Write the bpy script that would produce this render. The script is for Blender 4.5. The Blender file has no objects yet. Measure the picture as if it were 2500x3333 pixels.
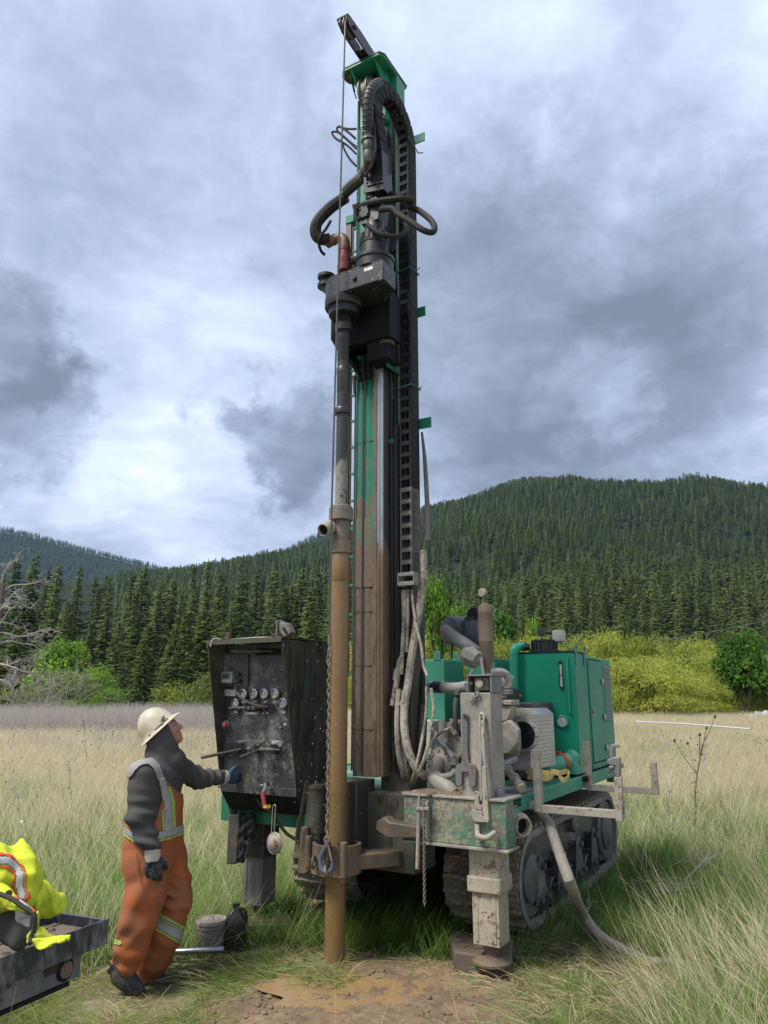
import bpy, bmesh, math, random
import numpy as np
from mathutils import Vector, Matrix, Quaternion, noise as mnoise

random.seed(7)
rng = np.random.default_rng(7)
SC = bpy.context.scene
COL = SC.collection
R_ = math.radians

# ------------------------------------------------------------------ camera
HC = 1.75
PITCH = R_(14.0)
FPX = 2407.0
cam_d = bpy.data.cameras.new('camera')
cam_d.sensor_fit = 'VERTICAL'
cam_d.sensor_height = 36.0
cam_d.sensor_width = 27.0
cam_d.lens = 36.0 * FPX / 3333.0
cam_d.clip_start = 0.05
cam_d.clip_end = 20000
cam = bpy.data.objects.new('camera', cam_d)
cam.location = (0, 0, HC)
cam.rotation_euler = (math.pi / 2 + PITCH, 0, 0)
COL.objects.link(cam)
SC.camera = cam

# ------------------------------------------------------------------ node helper
class NT:
    def __init__(s, tree):
        s.t = tree
        s.n = tree.nodes
        s.l = tree.links
    def new(s, typ, **k):
        nd = s.n.new(typ)
        for a, b in k.items():
            setattr(nd, a, b)
        return nd
    def put(s, sock, v):
        if v is None:
            return
        if isinstance(v, bpy.types.NodeSocket):
            s.l.new(v, sock)
        else:
            if isinstance(v, (tuple, list, Vector)) and sock.type == 'RGBA' and len(v) == 3:
                v = (*v, 1)
            sock.default_value = v
    def m(s, op, a, b=None, c=None, clamp=False):
        nd = s.new('ShaderNodeMath', operation=op, use_clamp=clamp)
        for i, v in enumerate((a, b, c)):
            s.put(nd.inputs[i], v)
        return nd.outputs[0]
    def vm(s, op, a, b=None, scale=None):
        nd = s.new('ShaderNodeVectorMath', operation=op)
        s.put(nd.inputs[0], a)
        if b is not None:
            s.put(nd.inputs[1], b)
        if scale is not None:
            s.put(nd.inputs['Scale'], scale)
        return nd.outputs['Value'] if op in ('DOT_PRODUCT', 'LENGTH', 'DISTANCE') else nd.outputs[0]
    def mix(s, f, a, b):
        nd = s.new('ShaderNodeMix', data_type='RGBA')
        s.put(nd.inputs[0], f); s.put(nd.inputs[6], a); s.put(nd.inputs[7], b)
        return nd.outputs[2]
    def sm(s, x, lo, hi, a=0.0, b=1.0):
        nd = s.new('ShaderNodeMapRange', interpolation_type='SMOOTHSTEP')
        s.put(nd.inputs[0], x); s.put(nd.inputs[1], lo); s.put(nd.inputs[2], hi)
        s.put(nd.inputs[3], a); s.put(nd.inputs[4], b)
        return nd.outputs[0]
    def noise(s, vec, scale, detail=4.0, rough=0.55, dist=0.0, out=0, **k):
        nd = s.new('ShaderNodeTexNoise', **k)
        s.put(nd.inputs['Vector'], vec)
        nd.inputs['Scale'].default_value = scale
        nd.inputs['Detail'].default_value = detail
        nd.inputs['Roughness'].default_value = rough
        nd.inputs['Distortion'].default_value = dist
        return nd.outputs[out]
    def voro(s, vec, scale, feature='F1', rnd=1.0):
        nd = s.new('ShaderNodeTexVoronoi', feature=feature)
        s.put(nd.inputs['Vector'], vec)
        nd.inputs['Scale'].default_value = scale
        nd.inputs['Randomness'].default_value = rnd
        return nd
    def sep(s, v):
        nd = s.new('ShaderNodeSeparateXYZ'); s.put(nd.inputs[0], v); return nd.outputs
    def comb(s, x, y, z):
        nd = s.new('ShaderNodeCombineXYZ')
        for i, v in enumerate((x, y, z)):
            s.put(nd.inputs[i], v)
        return nd.outputs[0]

# ------------------------------------------------------------------ photo measuring helpers (pixels of a 1659 x 2212 view of the photograph)
CP, SP = math.cos(PITCH), math.sin(PITCH)
def pix_ray(x, y):
    X = (x * 1.507 - 1250) / FPX
    q = -(y * 1.507 - 1666.5) / FPX
    return Vector((X, CP - q * SP, SP + q * CP))

# ------------------------------------------------------------------ sky: broken cloud cover under a daylight sky
SUN_EL, SUN_AZ = R_(57), R_(240)      # azimuth clockwise from +Y: high on the left
world = bpy.data.worlds.new('World')
SC.world = world
world.use_nodes = True
w = NT(world.node_tree)
w.n.clear()
sky = w.new('ShaderNodeTexSky', sky_type='NISHITA')
sky.sun_disc = False
sky.sun_elevation = SUN_EL
sky.sun_rotation = SUN_AZ
bg_sky = w.new('ShaderNodeBackground')
w.l.new(sky.outputs[0], bg_sky.inputs[0])
bg_sky.inputs[1].default_value = 0.10
tc = w.new('ShaderNodeTexCoord')
D = w.vm('NORMALIZE', tc.outputs['Generated'])
dx, dy, dz = w.sep(D)
den = w.m('ADD', w.m('MAXIMUM', dz, 0.0), 0.22)
P2 = w.comb(w.m('DIVIDE', dx, den), w.m('DIVIDE', dy, den), 0.0)
warp = w.vm('SUBTRACT', w.noise(P2, 2.2, 5, 0.55, out=1), (0.5, 0.5, 0.5))
P3 = w.vm('ADD', P2, w.vm('SCALE', warp, scale=0.45))
n_big = w.noise(P3, 0.85, 3, 0.5)
n_mid = w.noise(P3, 2.6, 8, 0.58)
n_fine = w.noise(P3, 7.5, 8, 0.62)
# cloud thickness: 0 bright thin veil, 1 heavy grey base
th = w.m('ADD', w.m('MULTIPLY', n_big, 0.55), w.m('ADD', w.m('MULTIPLY', n_mid, 0.40), w.m('MULTIPLY', n_fine, 0.16)))
th = w.m('MULTIPLY_ADD', w.m('SUBTRACT', th, 0.555), 2.1, 0.50)
warp_d = w.vm('SUBTRACT', w.noise(D, 7.0, 6, 0.6, out=1), (0.5, 0.5, 0.5))
warp_d2 = w.vm('SUBTRACT', w.noise(D, 22.0, 5, 0.6, out=1), (0.5, 0.5, 0.5))
DW = w.vm('NORMALIZE', w.vm('ADD', D, w.vm('ADD', w.vm('SCALE', warp_d, scale=0.26), w.vm('SCALE', warp_d2, scale=0.09))))
# single cloud masses: direction, angular radius, softness, amount
for (px, py, rad, soft, amt) in [
        (1210, 640, 12, 9, .15), (1130, 900, 8, 6, .13), (1380, 990, 8, 6, .14), (1600, 660, 7, 5, .13), (1330, 560, 7, 5, .08),
        (1180, 1010, 8, 4, .12), (330, 90, 13, 9, .13), (470, 520, 9, 7, .07), (1180, 300, 9, 7, .08),
        (590, 925, 4.6, 1.6, .30), (500, 885, 2.4, 1.2, .16), (640, 985, 3.6, 1.6, .14),
        (75, 880, 4.2, 1.6, .26), (45, 745, 3.6, 1.6, .24),
        (1000, 60, 6, 5, -.12), (930, 170, 7, 5, -.14), (400, 1010, 6, 5, -.10), (250, 960, 4, 3, -.08), (500, 790, 5, 4, -.10),
        (440, 700, 7, 5, -.06), (1270, 850, 3.4, 2.4, -.30), (1560, 180, 9, 7, -.16), (1600, 860, 7, 6, -.10), (1600, 330, 6, 5, -.08),
        (980, 1010, 5, 3, -.12), (100, 350, 10, 8, -.08)]:
    d0 = pix_ray(px, py).normalized()
    dot = w.vm('DOT_PRODUCT', DW, tuple(d0))
    c0, c1 = math.cos(R_(rad + soft)), math.cos(R_(max(rad - soft, 0.2)))
    th = w.m('ADD', th, w.m('MULTIPLY', w.sm(dot, c0, c1), amt))
ramp = w.new('ShaderNodeValToRGB')
w.put(ramp.inputs[0], th)
ce = ramp.color_ramp
ce.elements[0].position = 0.0; ce.elements[0].color = (.80, .85, .93, 1)
ce.elements[1].position = 1.0; ce.elements[1].color = (.165, .20, .265, 1)
for p_, c_ in ((.22, (.60, .68, .83)), (.42, (.45, .53, .69)), (.62, (.31, .375, .50)), (.82, (.215, .262, .35))):
    e = ce.elements.new(p_); e.color = (*c_, 1)
low = w.sm(dz, 0.02, 0.22)
ccol = w.mix(w.m('MULTIPLY', w.m('SUBTRACT', 1.0, low), 0.25), ramp.outputs[0], (.60, .68, .80, 1))
bg_c = w.new('ShaderNodeBackground')
w.l.new(ccol, bg_c.inputs[0])
bg_c.inputs[1].default_value = 1.05
cover = w.sm(th, -0.20, 0.02)
mixs = w.new('ShaderNodeMixShader')
w.put(mixs.inputs[0], cover)
w.l.new(bg_sky.outputs[0], mixs.inputs[1]); w.l.new(bg_c.outputs[0], mixs.inputs[2])
wo = w.new('ShaderNodeOutputWorld')
w.l.new(mixs.outputs[0], wo.inputs['Surface'])
world.cycles.sampling_method = 'MANUAL'
world.cycles.sample_map_resolution = 512

# ------------------------------------------------------------------ sun behind thin cloud
sun_d = bpy.data.lights.new('sun', 'SUN')
sun_d.energy = 3.3
sun_d.angle = R_(20)
sun_d.color = (1.0, 0.955, 0.88)
sun = bpy.data.objects.new('sun', sun_d)
sv = Vector((math.sin(SUN_AZ) * math.cos(SUN_EL), math.cos(SUN_AZ) * math.cos(SUN_EL), math.sin(SUN_EL)))
sun.rotation_euler = sv.to_track_quat('Z', 'Y').to_euler()
sun.location = (-14, 0, 22)
COL.objects.link(sun)

# ------------------------------------------------------------------ exposure
SC.view_settings.view_transform = 'Standard'
SC.view_settings.look = 'None'
SC.view_settings.exposure = 0.45
SC.view_settings.gamma = 1.0
SC.view_settings.use_curve_mapping = False
SC.render.engine = 'CYCLES'
SC.cycles.max_bounces = 6
SC.cycles.transparent_max_bounces = 4
SC.cycles.use_denoising = True

# ================================================================== helpers
ORG = Vector((-0.332, 5.545, 0.0))            # the bore hole; the rig's own axes: r to its right, a towards its rear
RAX, AAX = Vector((.8660254, -.5, 0)), Vector((.5, .8660254, 0))
def c0(x, y): return (x, y)
def _crop(x0, y0, k): return lambda x, y: ((x0 + x * k) / 1.507, (y0 + y * k) / 1.507)
c1, c2, c3 = _crop(950, 0, .3617), _crop(950, 700, .3617), _crop(950, 1400, .3617)
c4, c5, c6 = _crop(600, 2000, .4219), _crop(1250, 1850, .5425), _crop(1250, 2400, .5726)
c7, c8, c9 = _crop(250, 2250, .4747), _crop(0, 2700, .4219), _crop(1900, 2200, .5123)
e1, e2, e3 = _crop(1250, 1900, .18083), _crop(1250, 2250, .27125), _crop(1650, 2000, .3014)
e4, e6, ec = _crop(1000, 650, .2261), _crop(1350, 1900, .27125), _crop(650, 2050, .27125)
et, e7 = _crop(1450, 2500, .36166), _crop(700, 2700, .4822)
def A(cf, x, y, a=None, r=None, z=None):
    """point of the rig seen at a pixel, on the plane a = / r = / z = of the rig's axes"""
    d = pix_ray(*cf(x, y))
    if a is not None:
        t = (a + ORG.dot(AAX)) / d.dot(AAX)
    elif r is not None:
        t = (r + ORG.dot(RAX)) / d.dot(RAX)
    else:
        t = (z - HC) / d.z
    p = Vector((0, 0, HC)) + d * t
    q = p - ORG
    return Vector((q.dot(RAX), q.dot(AAX), p.z))
def Wp(cf, x, y, z=None, Y=None):
    d = pix_ray(*cf(x, y))
    t = (z - HC) / d.z if z is not None else Y / d.y
    return Vector((0, 0, HC)) + d * t
def to_world(v):
    return ORG + RAX * v[0] + AAX * v[1] + Vector((0, 0, v[2]))

def frame(d):
    d = Vector(d).normalized()
    u = d.cross(Vector((0, 0, 1)))
    if u.length < 1e-4:
        u = d.cross(Vector((0, 1, 0)))
    u.normalize()
    return u, d.cross(u).normalized()

def smooth_path(pts, n=6):
    """Catmull-Rom through the points"""
    P = [Vector(p) for p in pts]
    if len(P) < 3:
        return P
    P = [P[0] * 2 - P[1]] + P + [P[-1] * 2 - P[-2]]
    out = []
    for i in range(1, len(P) - 2):
        p0, p1, p2, p3 = P[i - 1:i + 3]
        for k in range(n):
            t = k / n
            out.append(.5 * ((2 * p1) + (p2 - p0) * t + (2 * p0 - 5 * p1 + 4 * p2 - p3) * t * t + (3 * p1 - p0 - 3 * p2 + p3) * t ** 3))
    out.append(P[-2])
    return out

class MB:
    """collects shapes into one mesh"""
    def __init__(s):
        s.v = []; s.f = []
    def add(s, vs, fs):
        o = len(s.v)
        s.v += [tuple(p) for p in vs]
        s.f += [tuple(i + o for i in f) for f in fs]
        return s
    def box(s, lo, hi):
        x0, y0, z0 = lo; x1, y1, z1 = hi
        return s.add([(x0, y0, z0), (x1, y0, z0), (x1, y1, z0), (x0, y1, z0), (x0, y0, z1), (x1, y0, z1), (x1, y1, z1), (x0, y1, z1)],
                     [(0, 3, 2, 1), (4, 5, 6, 7), (0, 1, 5, 4), (1, 2, 6, 5), (2, 3, 7, 6), (3, 0, 4, 7)])
    def cbox(s, c, size, M=None):
        c = Vector(c); h = Vector(size) / 2
        vs = []
        for dz in (-1, 1):
            for dx, dy in ((-1, -1), (1, -1), (1, 1), (-1, 1)):
                p = Vector((dx * h.x, dy * h.y, dz * h.z))
                vs.append(c + (M @ p if M else p))
        return s.add(vs, [(0, 3, 2, 1), (4, 5, 6, 7), (0, 1, 5, 4), (1, 2, 6, 5), (2, 3, 7, 6), (3, 0, 4, 7)])
    def bar(s, p0, p1, w_, h_, up=None):
        """rectangular bar between two points; w_ across, h_ along the up side"""
        p0, p1 = Vector(p0), Vector(p1)
        d = (p1 - p0).normalized()
        upv = Vector(up) if up is not None else Vector((0, 0, 1))
        u = d.cross(upv)
        if u.length < 1e-4:
            u = d.cross(Vector((0, 1, 0)))
        u.normalize(); v = u.cross(d)
        vs = []
        for p in (p0, p1):
            for a, b in ((-1, -1), (1, -1), (1, 1), (-1, 1)):
                vs.append(p + u * a * w_ / 2 + v * b * h_ / 2)
        return s.add(vs, [(0, 1, 2, 3), (7, 6, 5, 4), (0, 4, 5, 1), (1, 5, 6, 2), (2, 6, 7, 3), (3, 7, 4, 0)])
    def prism(s, pts, off):
        """polygon pts (3D) extruded by the vector off"""
        n = len(pts); off = Vector(off)
        vs = [Vector(p) for p in pts] + [Vector(p) + off for p in pts]
        nrm = Vector((0, 0, 0))
        for i in range(n):
            nrm += vs[i].cross(vs[(i + 1) % n])
        fs = [tuple(range(n - 1, -1, -1)), tuple(range(n, 2 * n))] + [(i, (i + 1) % n, n + (i + 1) % n, n + i) for i in range(n)]
        if nrm.dot(off) < 0:
            fs = [tuple(reversed(f)) for f in fs]
        return s.add(vs, fs)
    def tube(s, pts, rad, n=8, caps=True, sm_=0, flat=1.0):
        P = smooth_path(pts, sm_) if sm_ else [Vector(p) for p in pts]
        m = len(P)
        if hasattr(rad, '__len__'):
            rs = list(np.interp(np.linspace(0, 1, m), np.linspace(0, 1, len(rad)), rad))
        else:
            rs = [rad] * m
        u = None; vs = []
        for i, p in enumerate(P):
            d = (P[min(i + 1, m - 1)] - P[max(i - 1, 0)])
            if d.length < 1e-9:
                d = Vector((0, 0, 1))
            d.normalize()
            if u is None:
                u, _ = frame(d)
            u = (u - d * u.dot(d))
            if u.length < 1e-6:
                u, _ = frame(d)
            u.normalize()
            v = d.cross(u)
            for k in range(n):
                t = 2 * math.pi * k / n
                vs.append(p + (u * math.cos(t) + v * math.sin(t) * flat) * rs[i])
        fs = [(i * n + k, i * n + (k + 1) % n, (i + 1) * n + (k + 1) % n, (i + 1) * n + k) for i in range(m - 1) for k in range(n)]
        if caps:
            fs += [tuple(range(n - 1, -1, -1)), tuple((m - 1) * n + k for k in range(n))]
        return s.add(vs, fs)
    def cyl(s, p0, p1, r0, n=16, r1=None):
        return s.tube([p0, p1], [r0, r0 if r1 is None else r1], n)
    def ring(s, c, axis, R, r, n=20, k=8):
        u, v = frame(axis)
        c = Vector(c); ax = Vector(axis).normalized()
        vs = []; fs = []
        for i in range(n):
            t = 2 * math.pi * i / n
            e = u * math.cos(t) + v * math.sin(t)
            for j in range(k):
                q = 2 * math.pi * j / k
                vs.append(c + e * (R + r * math.cos(q)) + ax * r * math.sin(q))
        for i in range(n):
            for j in range(k):
                fs.append((i * k + j, ((i + 1) % n) * k + j, ((i + 1) % n) * k + (j + 1) % k, i * k + (j + 1) % k))
        return s.add(vs, fs)
    def lathe(s, prof, c, axis=(0, 0, 1), n=24):
        """profile of (radius, height) pairs turned about an axis through c"""
        u, v = frame(axis)
        c = Vector(c); ax = Vector(axis).normalized()
        vs = []; fs = []
        for (r, h) in prof:
            for k in range(n):
                t = 2 * math.pi * k / n
                vs.append(c + ax * h + (u * math.cos(t) + v * math.sin(t)) * max(r, 1e-5))
        m = len(prof)
        for i in range(m - 1):
            for k in range(n):
                fs.append((i * n + k, i * n + (k + 1) % n, (i + 1) * n + (k + 1) % n, (i + 1) * n + k))
        fs += [tuple(range(n - 1, -1, -1)), tuple((m - 1) * n + k for k in range(n))]
        return s.add(vs, fs)
    def ball(s, c, rx, ry=None, rz=None, n=12, m=8, M=None):
        ry = rx if ry is None else ry; rz = rx if rz is None else rz
        c = Vector(c); vs = []; fs = []
        for i in range(m + 1):
            th_ = math.pi * i / m
            for k in range(n):
                t = 2 * math.pi * k / n
                p = Vector((rx * math.sin(th_) * math.cos(t), ry * math.sin(th_) * math.sin(t), rz * math.cos(th_)))
                vs.append(c + (M @ p if M else p))
        for i in range(m):
            for k in range(n):
                fs.append((i * n + k, (i + 1) * n + k, (i + 1) * n + (k + 1) % n, i * n + (k + 1) % n))
        return s.add(vs, fs)
    def bolt(s, c, axis, r, h):
        ax = Vector(axis).normalized()
        return s.cyl(c, Vector(c) + ax * h, r, 6)
    def mesh(s, name, mat, smooth=35):
        me = bpy.data.meshes.new(name)
        me.from_pydata(s.v, [], s.f)
        bm = bmesh.new(); bm.from_mesh(me)
        bmesh.ops.recalc_face_normals(bm, faces=bm.faces)
        bm.to_mesh(me); bm.free()
        for m_ in (mat if isinstance(mat, (list, tuple)) else [mat]):
            me.materials.append(m_)
        if smooth:
            me.polygons.foreach_set('use_smooth', [True] * len(me.polygons))
            me.set_sharp_from_angle(angle=R_(smooth))
        return me
    def build(s, name, mat, parent=None, bevel=0.0, smooth=35, loc=None, seg=2, kind=None):
        o = bpy.data.objects.new(name, s.mesh(name, mat, smooth))
        COL.objects.link(o)
        if parent is not None:
            o.parent = parent
        if loc is not None:
            o.location = loc
        if bevel:
            md = o.modifiers.new('bevel', 'BEVEL')
            md.width = bevel; md.segments = seg; md.limit_method = 'ANGLE'; md.angle_limit = R_(40)
            md.harden_normals = False
        if kind:
            o['kind'] = kind
        return o

def tag(o, label=None, cat=None, group=None, kind=None):
    if label: o['label'] = label
    if cat: o['category'] = cat
    if group: o['group'] = group
    if kind: o['kind'] = kind
    return o
def thing(name, label, cat, loc=(0, 0, 0), rz=0.0, group=None):
    o = bpy.data.objects.new(name, None)
    o.empty_display_size = 0.2
    COL.objects.link(o)
    o.location = loc
    o.rotation_euler = (0, 0, rz)
    return tag(o, label, cat, group)
def copy_tree(o, parent=None):
    c = o.copy(); COL.objects.link(c)
    if parent is not None:
        c.parent = parent
    for ch in list(o.children):
        copy_tree(ch, c)
    return c
def dup_part(o, parent=None, M=None, loc=None):
    c = o.copy(); COL.objects.link(c)
    c.parent = parent if parent is not None else o.parent
    if M is not None:
        c.matrix_local = M
    if loc is not None:
        c.location = loc
    return c
RIGROT = R_(-30)
def rig_thing(name, label, cat, loc=(0, 0, 0), group=None):
    """a thing that stands or hangs at the rig, built in the rig's axes"""
    return thing(name, label, cat, ORG + RAX * loc[0] + AAX * loc[1] + Vector((0, 0, loc[2])), RIGROT, group)

# ================================================================== materials
MATS = {}
def _mat(name):
    m_ = bpy.data.materials.new(name)
    m_.use_nodes = True
    n = NT(m_.node_tree)
    n.n.clear()
    out = n.new('ShaderNodeOutputMaterial')
    bs = n.new('ShaderNodeBsdfPrincipled')
    n.l.new(bs.outputs[0], out.inputs[0])
    return m_, n, bs
def bump(n, bs, h, strength, dist=0.01):
    b = n.new('ShaderNodeBump')
    b.inputs['Strength'].default_value = strength
    b.inputs['Distance'].default_value = dist
    n.put(b.inputs['Height'], h)
    n.l.new(b.outputs[0], bs.inputs['Normal'])
def plain(name, col, rough=0.6, metal=0.0, var=0.25, scale=8, bmp=0.1, spec=0.5):
    """one-colour surface with grain and unevenness"""
    if name in MATS: return MATS[name]
    m_, n, bs = _mat(name)
    t = n.new('ShaderNodeTexCoord').outputs['Object']
    a = n.noise(t, scale, 5, .6); b = n.noise(t, scale * 6, 4, .6)
    f = n.m('ADD', n.m('MULTIPLY', a, .65), n.m('MULTIPLY', b, .35))
    f = n.sm(f, .3, .7)
    n.put(bs.inputs['Base Color'], n.mix(f, [c * (1 - var) for c in col], [min(1, c * (1 + var)) for c in col]))
    n.put(bs.inputs['Roughness'], n.m('MULTIPLY_ADD', b, .25, rough - .12))
    bs.inputs['Metallic'].default_value = metal
    bs.inputs['Specular IOR Level'].default_value = spec
    if bmp:
        bump(n, bs, f, bmp, .006)
    MATS[name] = m_
    return m_
def worn(name, paint, mud=(.34, .29, .215), amt=.5, wet=(.12, .085, .05), wamt=.25, rust=.0, rough=.45, metal=0., scale=5., streak=0.,
         zmud=None, splat=.0, grime=.25, spec=.5, chips=0.0):
    """painted or bare metal with dried mud, wet dark mud, rust, splatter; zmud = (z full, z none) of the rig"""
    if name in MATS: return MATS[name]
    m_, n, bs = _mat(name)
    t = n.new('ShaderNodeTexCoord').outputs['Object']
    x, y, z = n.sep(t)
    ts = n.comb(x, y, n.m('MULTIPLY', z, 1.0 - streak * .9)) if streak else t
    big = n.noise(t, scale * .5, 4, .55)
    mid = n.noise(ts, scale * 2.2, 6, .62)
    fin = n.noise(ts, scale * 9, 5, .65)
    col = n.mix(n.sm(big, .3, .7), [c * .86 for c in paint], [min(1., c * 1.12) for c in paint])
    if grime:
        col = n.mix(n.m('MULTIPLY', n.sm(fin, .35, .7), grime), col, (.07, .065, .055, 1))
    if chips:
        ch = n.sm(n.m('ADD', n.m('MULTIPLY', n.noise(t, scale * 5, 5, .7), .6), n.m('MULTIPLY', mid, .5)), .72 - chips * .2, .76 - chips * .2)
        col = n.mix(ch, col, (.55, .55, .53, 1))
    if rust:
        rm = n.sm(n.m('ADD', n.m('MULTIPLY', mid, .6), n.m('MULTIPLY', big, .4)), .62 - rust * .3, .70 - rust * .22)
        col = n.mix(rm, col, n.mix(fin, (.10, .04, .018, 1), (.23, .10, .045, 1)))
    cov = n.m('ADD', n.m('MULTIPLY', big, .5), n.m('ADD', n.m('MULTIPLY', mid, .35), n.m('MULTIPLY', fin, .2)))
    if zmud:
        zz = n.sm(z, zmud[0], zmud[1], .42, -.25)
        cov = n.m('ADD', cov, zz)
    dm = n.sm(cov, .80 - amt * .55, .92 - amt * .45) if amt > 0 else None
    hgt = fin
    if dm is not None:
        mcol = n.mix(n.sm(fin, .25, .75), [c * .72 for c in mud], [min(1, c * 1.2) for c in mud])
        col = n.mix(dm, col, mcol)
    wm = None
    if wamt:
        wv = n.m('ADD', n.m('MULTIPLY', n.noise(ts, scale * 4.5, 6, .65, dist=.3), .75), n.m('MULTIPLY', n.noise(t, scale * 1.1, 3, .5), .35))
        if zmud:
            wv = n.m('ADD', wv, n.sm(z, zmud[0], zmud[1], .10, -.06))
        wm = n.sm(wv, .78 - wamt * .34, .82 - wamt * .28)
        col = n.mix(wm, col, n.mix(fin, [c * .7 for c in wet], [c * 1.25 for c in wet]))
    if splat:
        tw = n.vm('ADD', t, n.vm('SCALE', n.noise(t, 26, 4, .6, out=1), scale=.06))
        tw = n.vm('MULTIPLY', tw, (1.0, 1.0, .55))
        gate = n.sm(n.noise(t, 5, 4, .6), .60 - splat * .18, .72 - splat * .18)
        s1 = n.sm(n.m('ADD', n.voro(tw, 38).outputs['Distance'], n.m('MULTIPLY', n.noise(t, 60, 3, .6), .25)), .36, .26)
        s2 = n.sm(n.voro(tw, 110).outputs['Distance'], .24, .12)
        sp_ = n.m('MULTIPLY', n.m('MAXIMUM', s1, n.m('MULTIPLY', s2, .7)), gate)
        col = n.mix(sp_, col, wet)
    n.put(bs.inputs['Base Color'], col)
    rg = n.m('MULTIPLY_ADD', fin, .2, rough - .1)
    if dm is not None:
        rg = n.m('MAXIMUM', rg, n.m('MULTIPLY', dm, .9))
    if wm is not None:
        rg = n.m('MULTIPLY_ADD', wm, -.25, rg, clamp=True)
        rg = n.m('MAXIMUM', rg, .28)
    n.put(bs.inputs['Roughness'], rg)
    if metal:
        mt = metal
        if dm is not None:
            mt = n.m('MULTIPLY', n.m('SUBTRACT', 1.0, dm), metal)
        n.put(bs.inputs['Metallic'], mt)
    bs.inputs['Specular IOR Level'].default_value = spec
    hh = n.m('MULTIPLY', fin, .35)
    if dm is not None:
        hh = n.m('ADD', hh, dm)
    if wm is not None:
        hh = n.m('ADD', hh, n.m('MULTIPLY', wm, .8))
    bump(n, bs, hh, .35, .004)
    MATS[name] = m_
    return m_

# ================================================================== the ground
def vnoise(x, y, s, seed=0.0):
    return mnoise.noise(Vector((x * s + seed, y * s - seed * 1.7, seed * 3.1)))
def ground_z(x, y):
    d = math.hypot(x, y - 5)
    z = .05 * vnoise(x, y, .22, 3.3) + .025 * vnoise(x, y, .9, 9.1)
    k = math.exp(-((x + .33) ** 2 + (y - 5.2) ** 2) / 5.0)
    z *= (1 - .85 * k)
    z -= .09 * math.exp(-((x + 1.55) ** 2 + (y - 5.38) ** 2) / .45)
    if d > 20:
        z += min(1, (d - 20) / 60) * .5 * vnoise(x, y, .03, 5.0)
    return z
def ground_mat():
    m_, n, bs = _mat('field_soil')
    t = n.new('ShaderNodeTexCoord').outputs['Object']
    a = n.noise(t, .35, 6, .6); b = n.noise(t, 3.0, 6, .65); c = n.noise(t, 26, 5, .7)
    green = n.mix(n.sm(c, .3, .7), (.035, .055, .015, 1), (.10, .14, .04, 1))
    straw = n.mix(n.sm(c, .25, .75), (.16, .13, .07, 1), (.38, .33, .20, 1))
    col = n.mix(n.sm(n.m('ADD', n.m('MULTIPLY', a, .6), n.m('MULTIPLY', b, .4)), .38, .56), green, straw)
    x, y, z = n.sep(t)
    far = n.sm(n.vm('LENGTH', t), 9.0, 30.0)
    pale = n.mix(n.sm(n.m('ADD', n.m('MULTIPLY', b, .5), n.m('MULTIPLY', n.noise(t, .12, 5, .6), .5)), .35, .65), (.34, .31, .18, 1), (.54, .48, .33, 1))
    col = n.mix(far, col, pale)
    forest = n.sm(n.vm('LENGTH', t), 78.0, 92.0)
    col = n.mix(forest, col, (.03, .04, .018, 1))
    n.put(bs.inputs['Base Color'], col)
    bs.inputs['Roughness'].default_value = .95
    bump(n, bs, n.m('ADD', b, c), .6, .03)
    return m_
def build_ground():
    rad = np.concatenate([[0.], np.geomspace(.35, 60, 110), np.geomspace(66, 4200, 26)])
    na = 180
    vs = []; fs = []
    cx, cy = 0.0, 5.0
    for i, r in enumerate(rad):
        for k in range(na):
            t = 2 * math.pi * k / na
            x, y = cx + r * math.sin(t), cy + r * math.cos(t)
            vs.append((x, y, ground_z(x, y)))
    for i in range(len(rad) - 1):
        for k in range(na):
            fs.append((i * na + k, i * na + (k + 1) % na, (i + 1) * na + (k + 1) % na, (i + 1) * na + k))
    b = MB(); b.add(vs, fs)
    return b.build('ground', ground_mat(), smooth=60, kind='structure')
ground = build_ground()

# mud apron round the bore hole, with its puddle
MUDC = Vector((-.18, 4.64))
def mud_r(t):
    return 1.0 + .20 * math.sin(2 * t + .6) + .11 * math.sin(5 * t + 1) + .07 * math.sin(9 * t)
def mud_frac(x, y):
    """0 at the middle of the mud, 1 at its edge"""
    ex, ey = (x - MUDC.x) / .80, (y - MUDC.y) / 1.02
    return math.hypot(ex, ey) / mud_r(math.atan2(ey, ex))
def mud_material():
    m_, n, bs = _mat('wet_mud')
    t = n.new('ShaderNodeTexCoord').outputs['Object']
    a = n.noise(t, 2.2, 5, .6); b = n.noise(t, 16, 6, .68); c = n.noise(t, 60, 4, .7)
    col = n.mix(n.sm(a, .35, .65), (.20, .135, .080, 1), (.32, .22, .130, 1))
    col = n.mix(n.sm(b, .3, .75), n.mix(.5, col, (.07, .05, .03, 1)), col)
    sp_ = n.sm(n.voro(t, 55).outputs['Distance'], .22, .14)
    col = n.mix(n.m('MULTIPLY', sp_, n.sm(b, .5, .6)), col, (.055, .038, .022, 1))
    n.put(bs.inputs['Base Color'], col)
    n.put(bs.inputs['Roughness'], n.m('MULTIPLY_ADD', n.sm(a, .35, .6), .3, .5))
    bump(n, bs, n.m('ADD', n.m('MULTIPLY', b, .6), n.m('MULTIPLY', c, .4)), .9, .02)
    return m_
def mud_z(x, y):
    f = mud_frac(x, y)
    z = ground_z(x, y) + .010 + .030 * max(0, 1 - f) ** .5
    z += (.016 * vnoise(x, y, 6, 2) + .012 * vnoise(x, y, 15, 4) + .008 * vnoise(x, y, 38, 6)) * min(1, max(0, (1.12 - f) * 3))
    px, py = (x + .16) / .56, (y - 5.02) / .36
    q = math.hypot(px, py)
    z -= .022 * math.exp(-(q ** 4))
    if f > 1.0:
        z -= (f - 1.0) * .25
    return z
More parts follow.
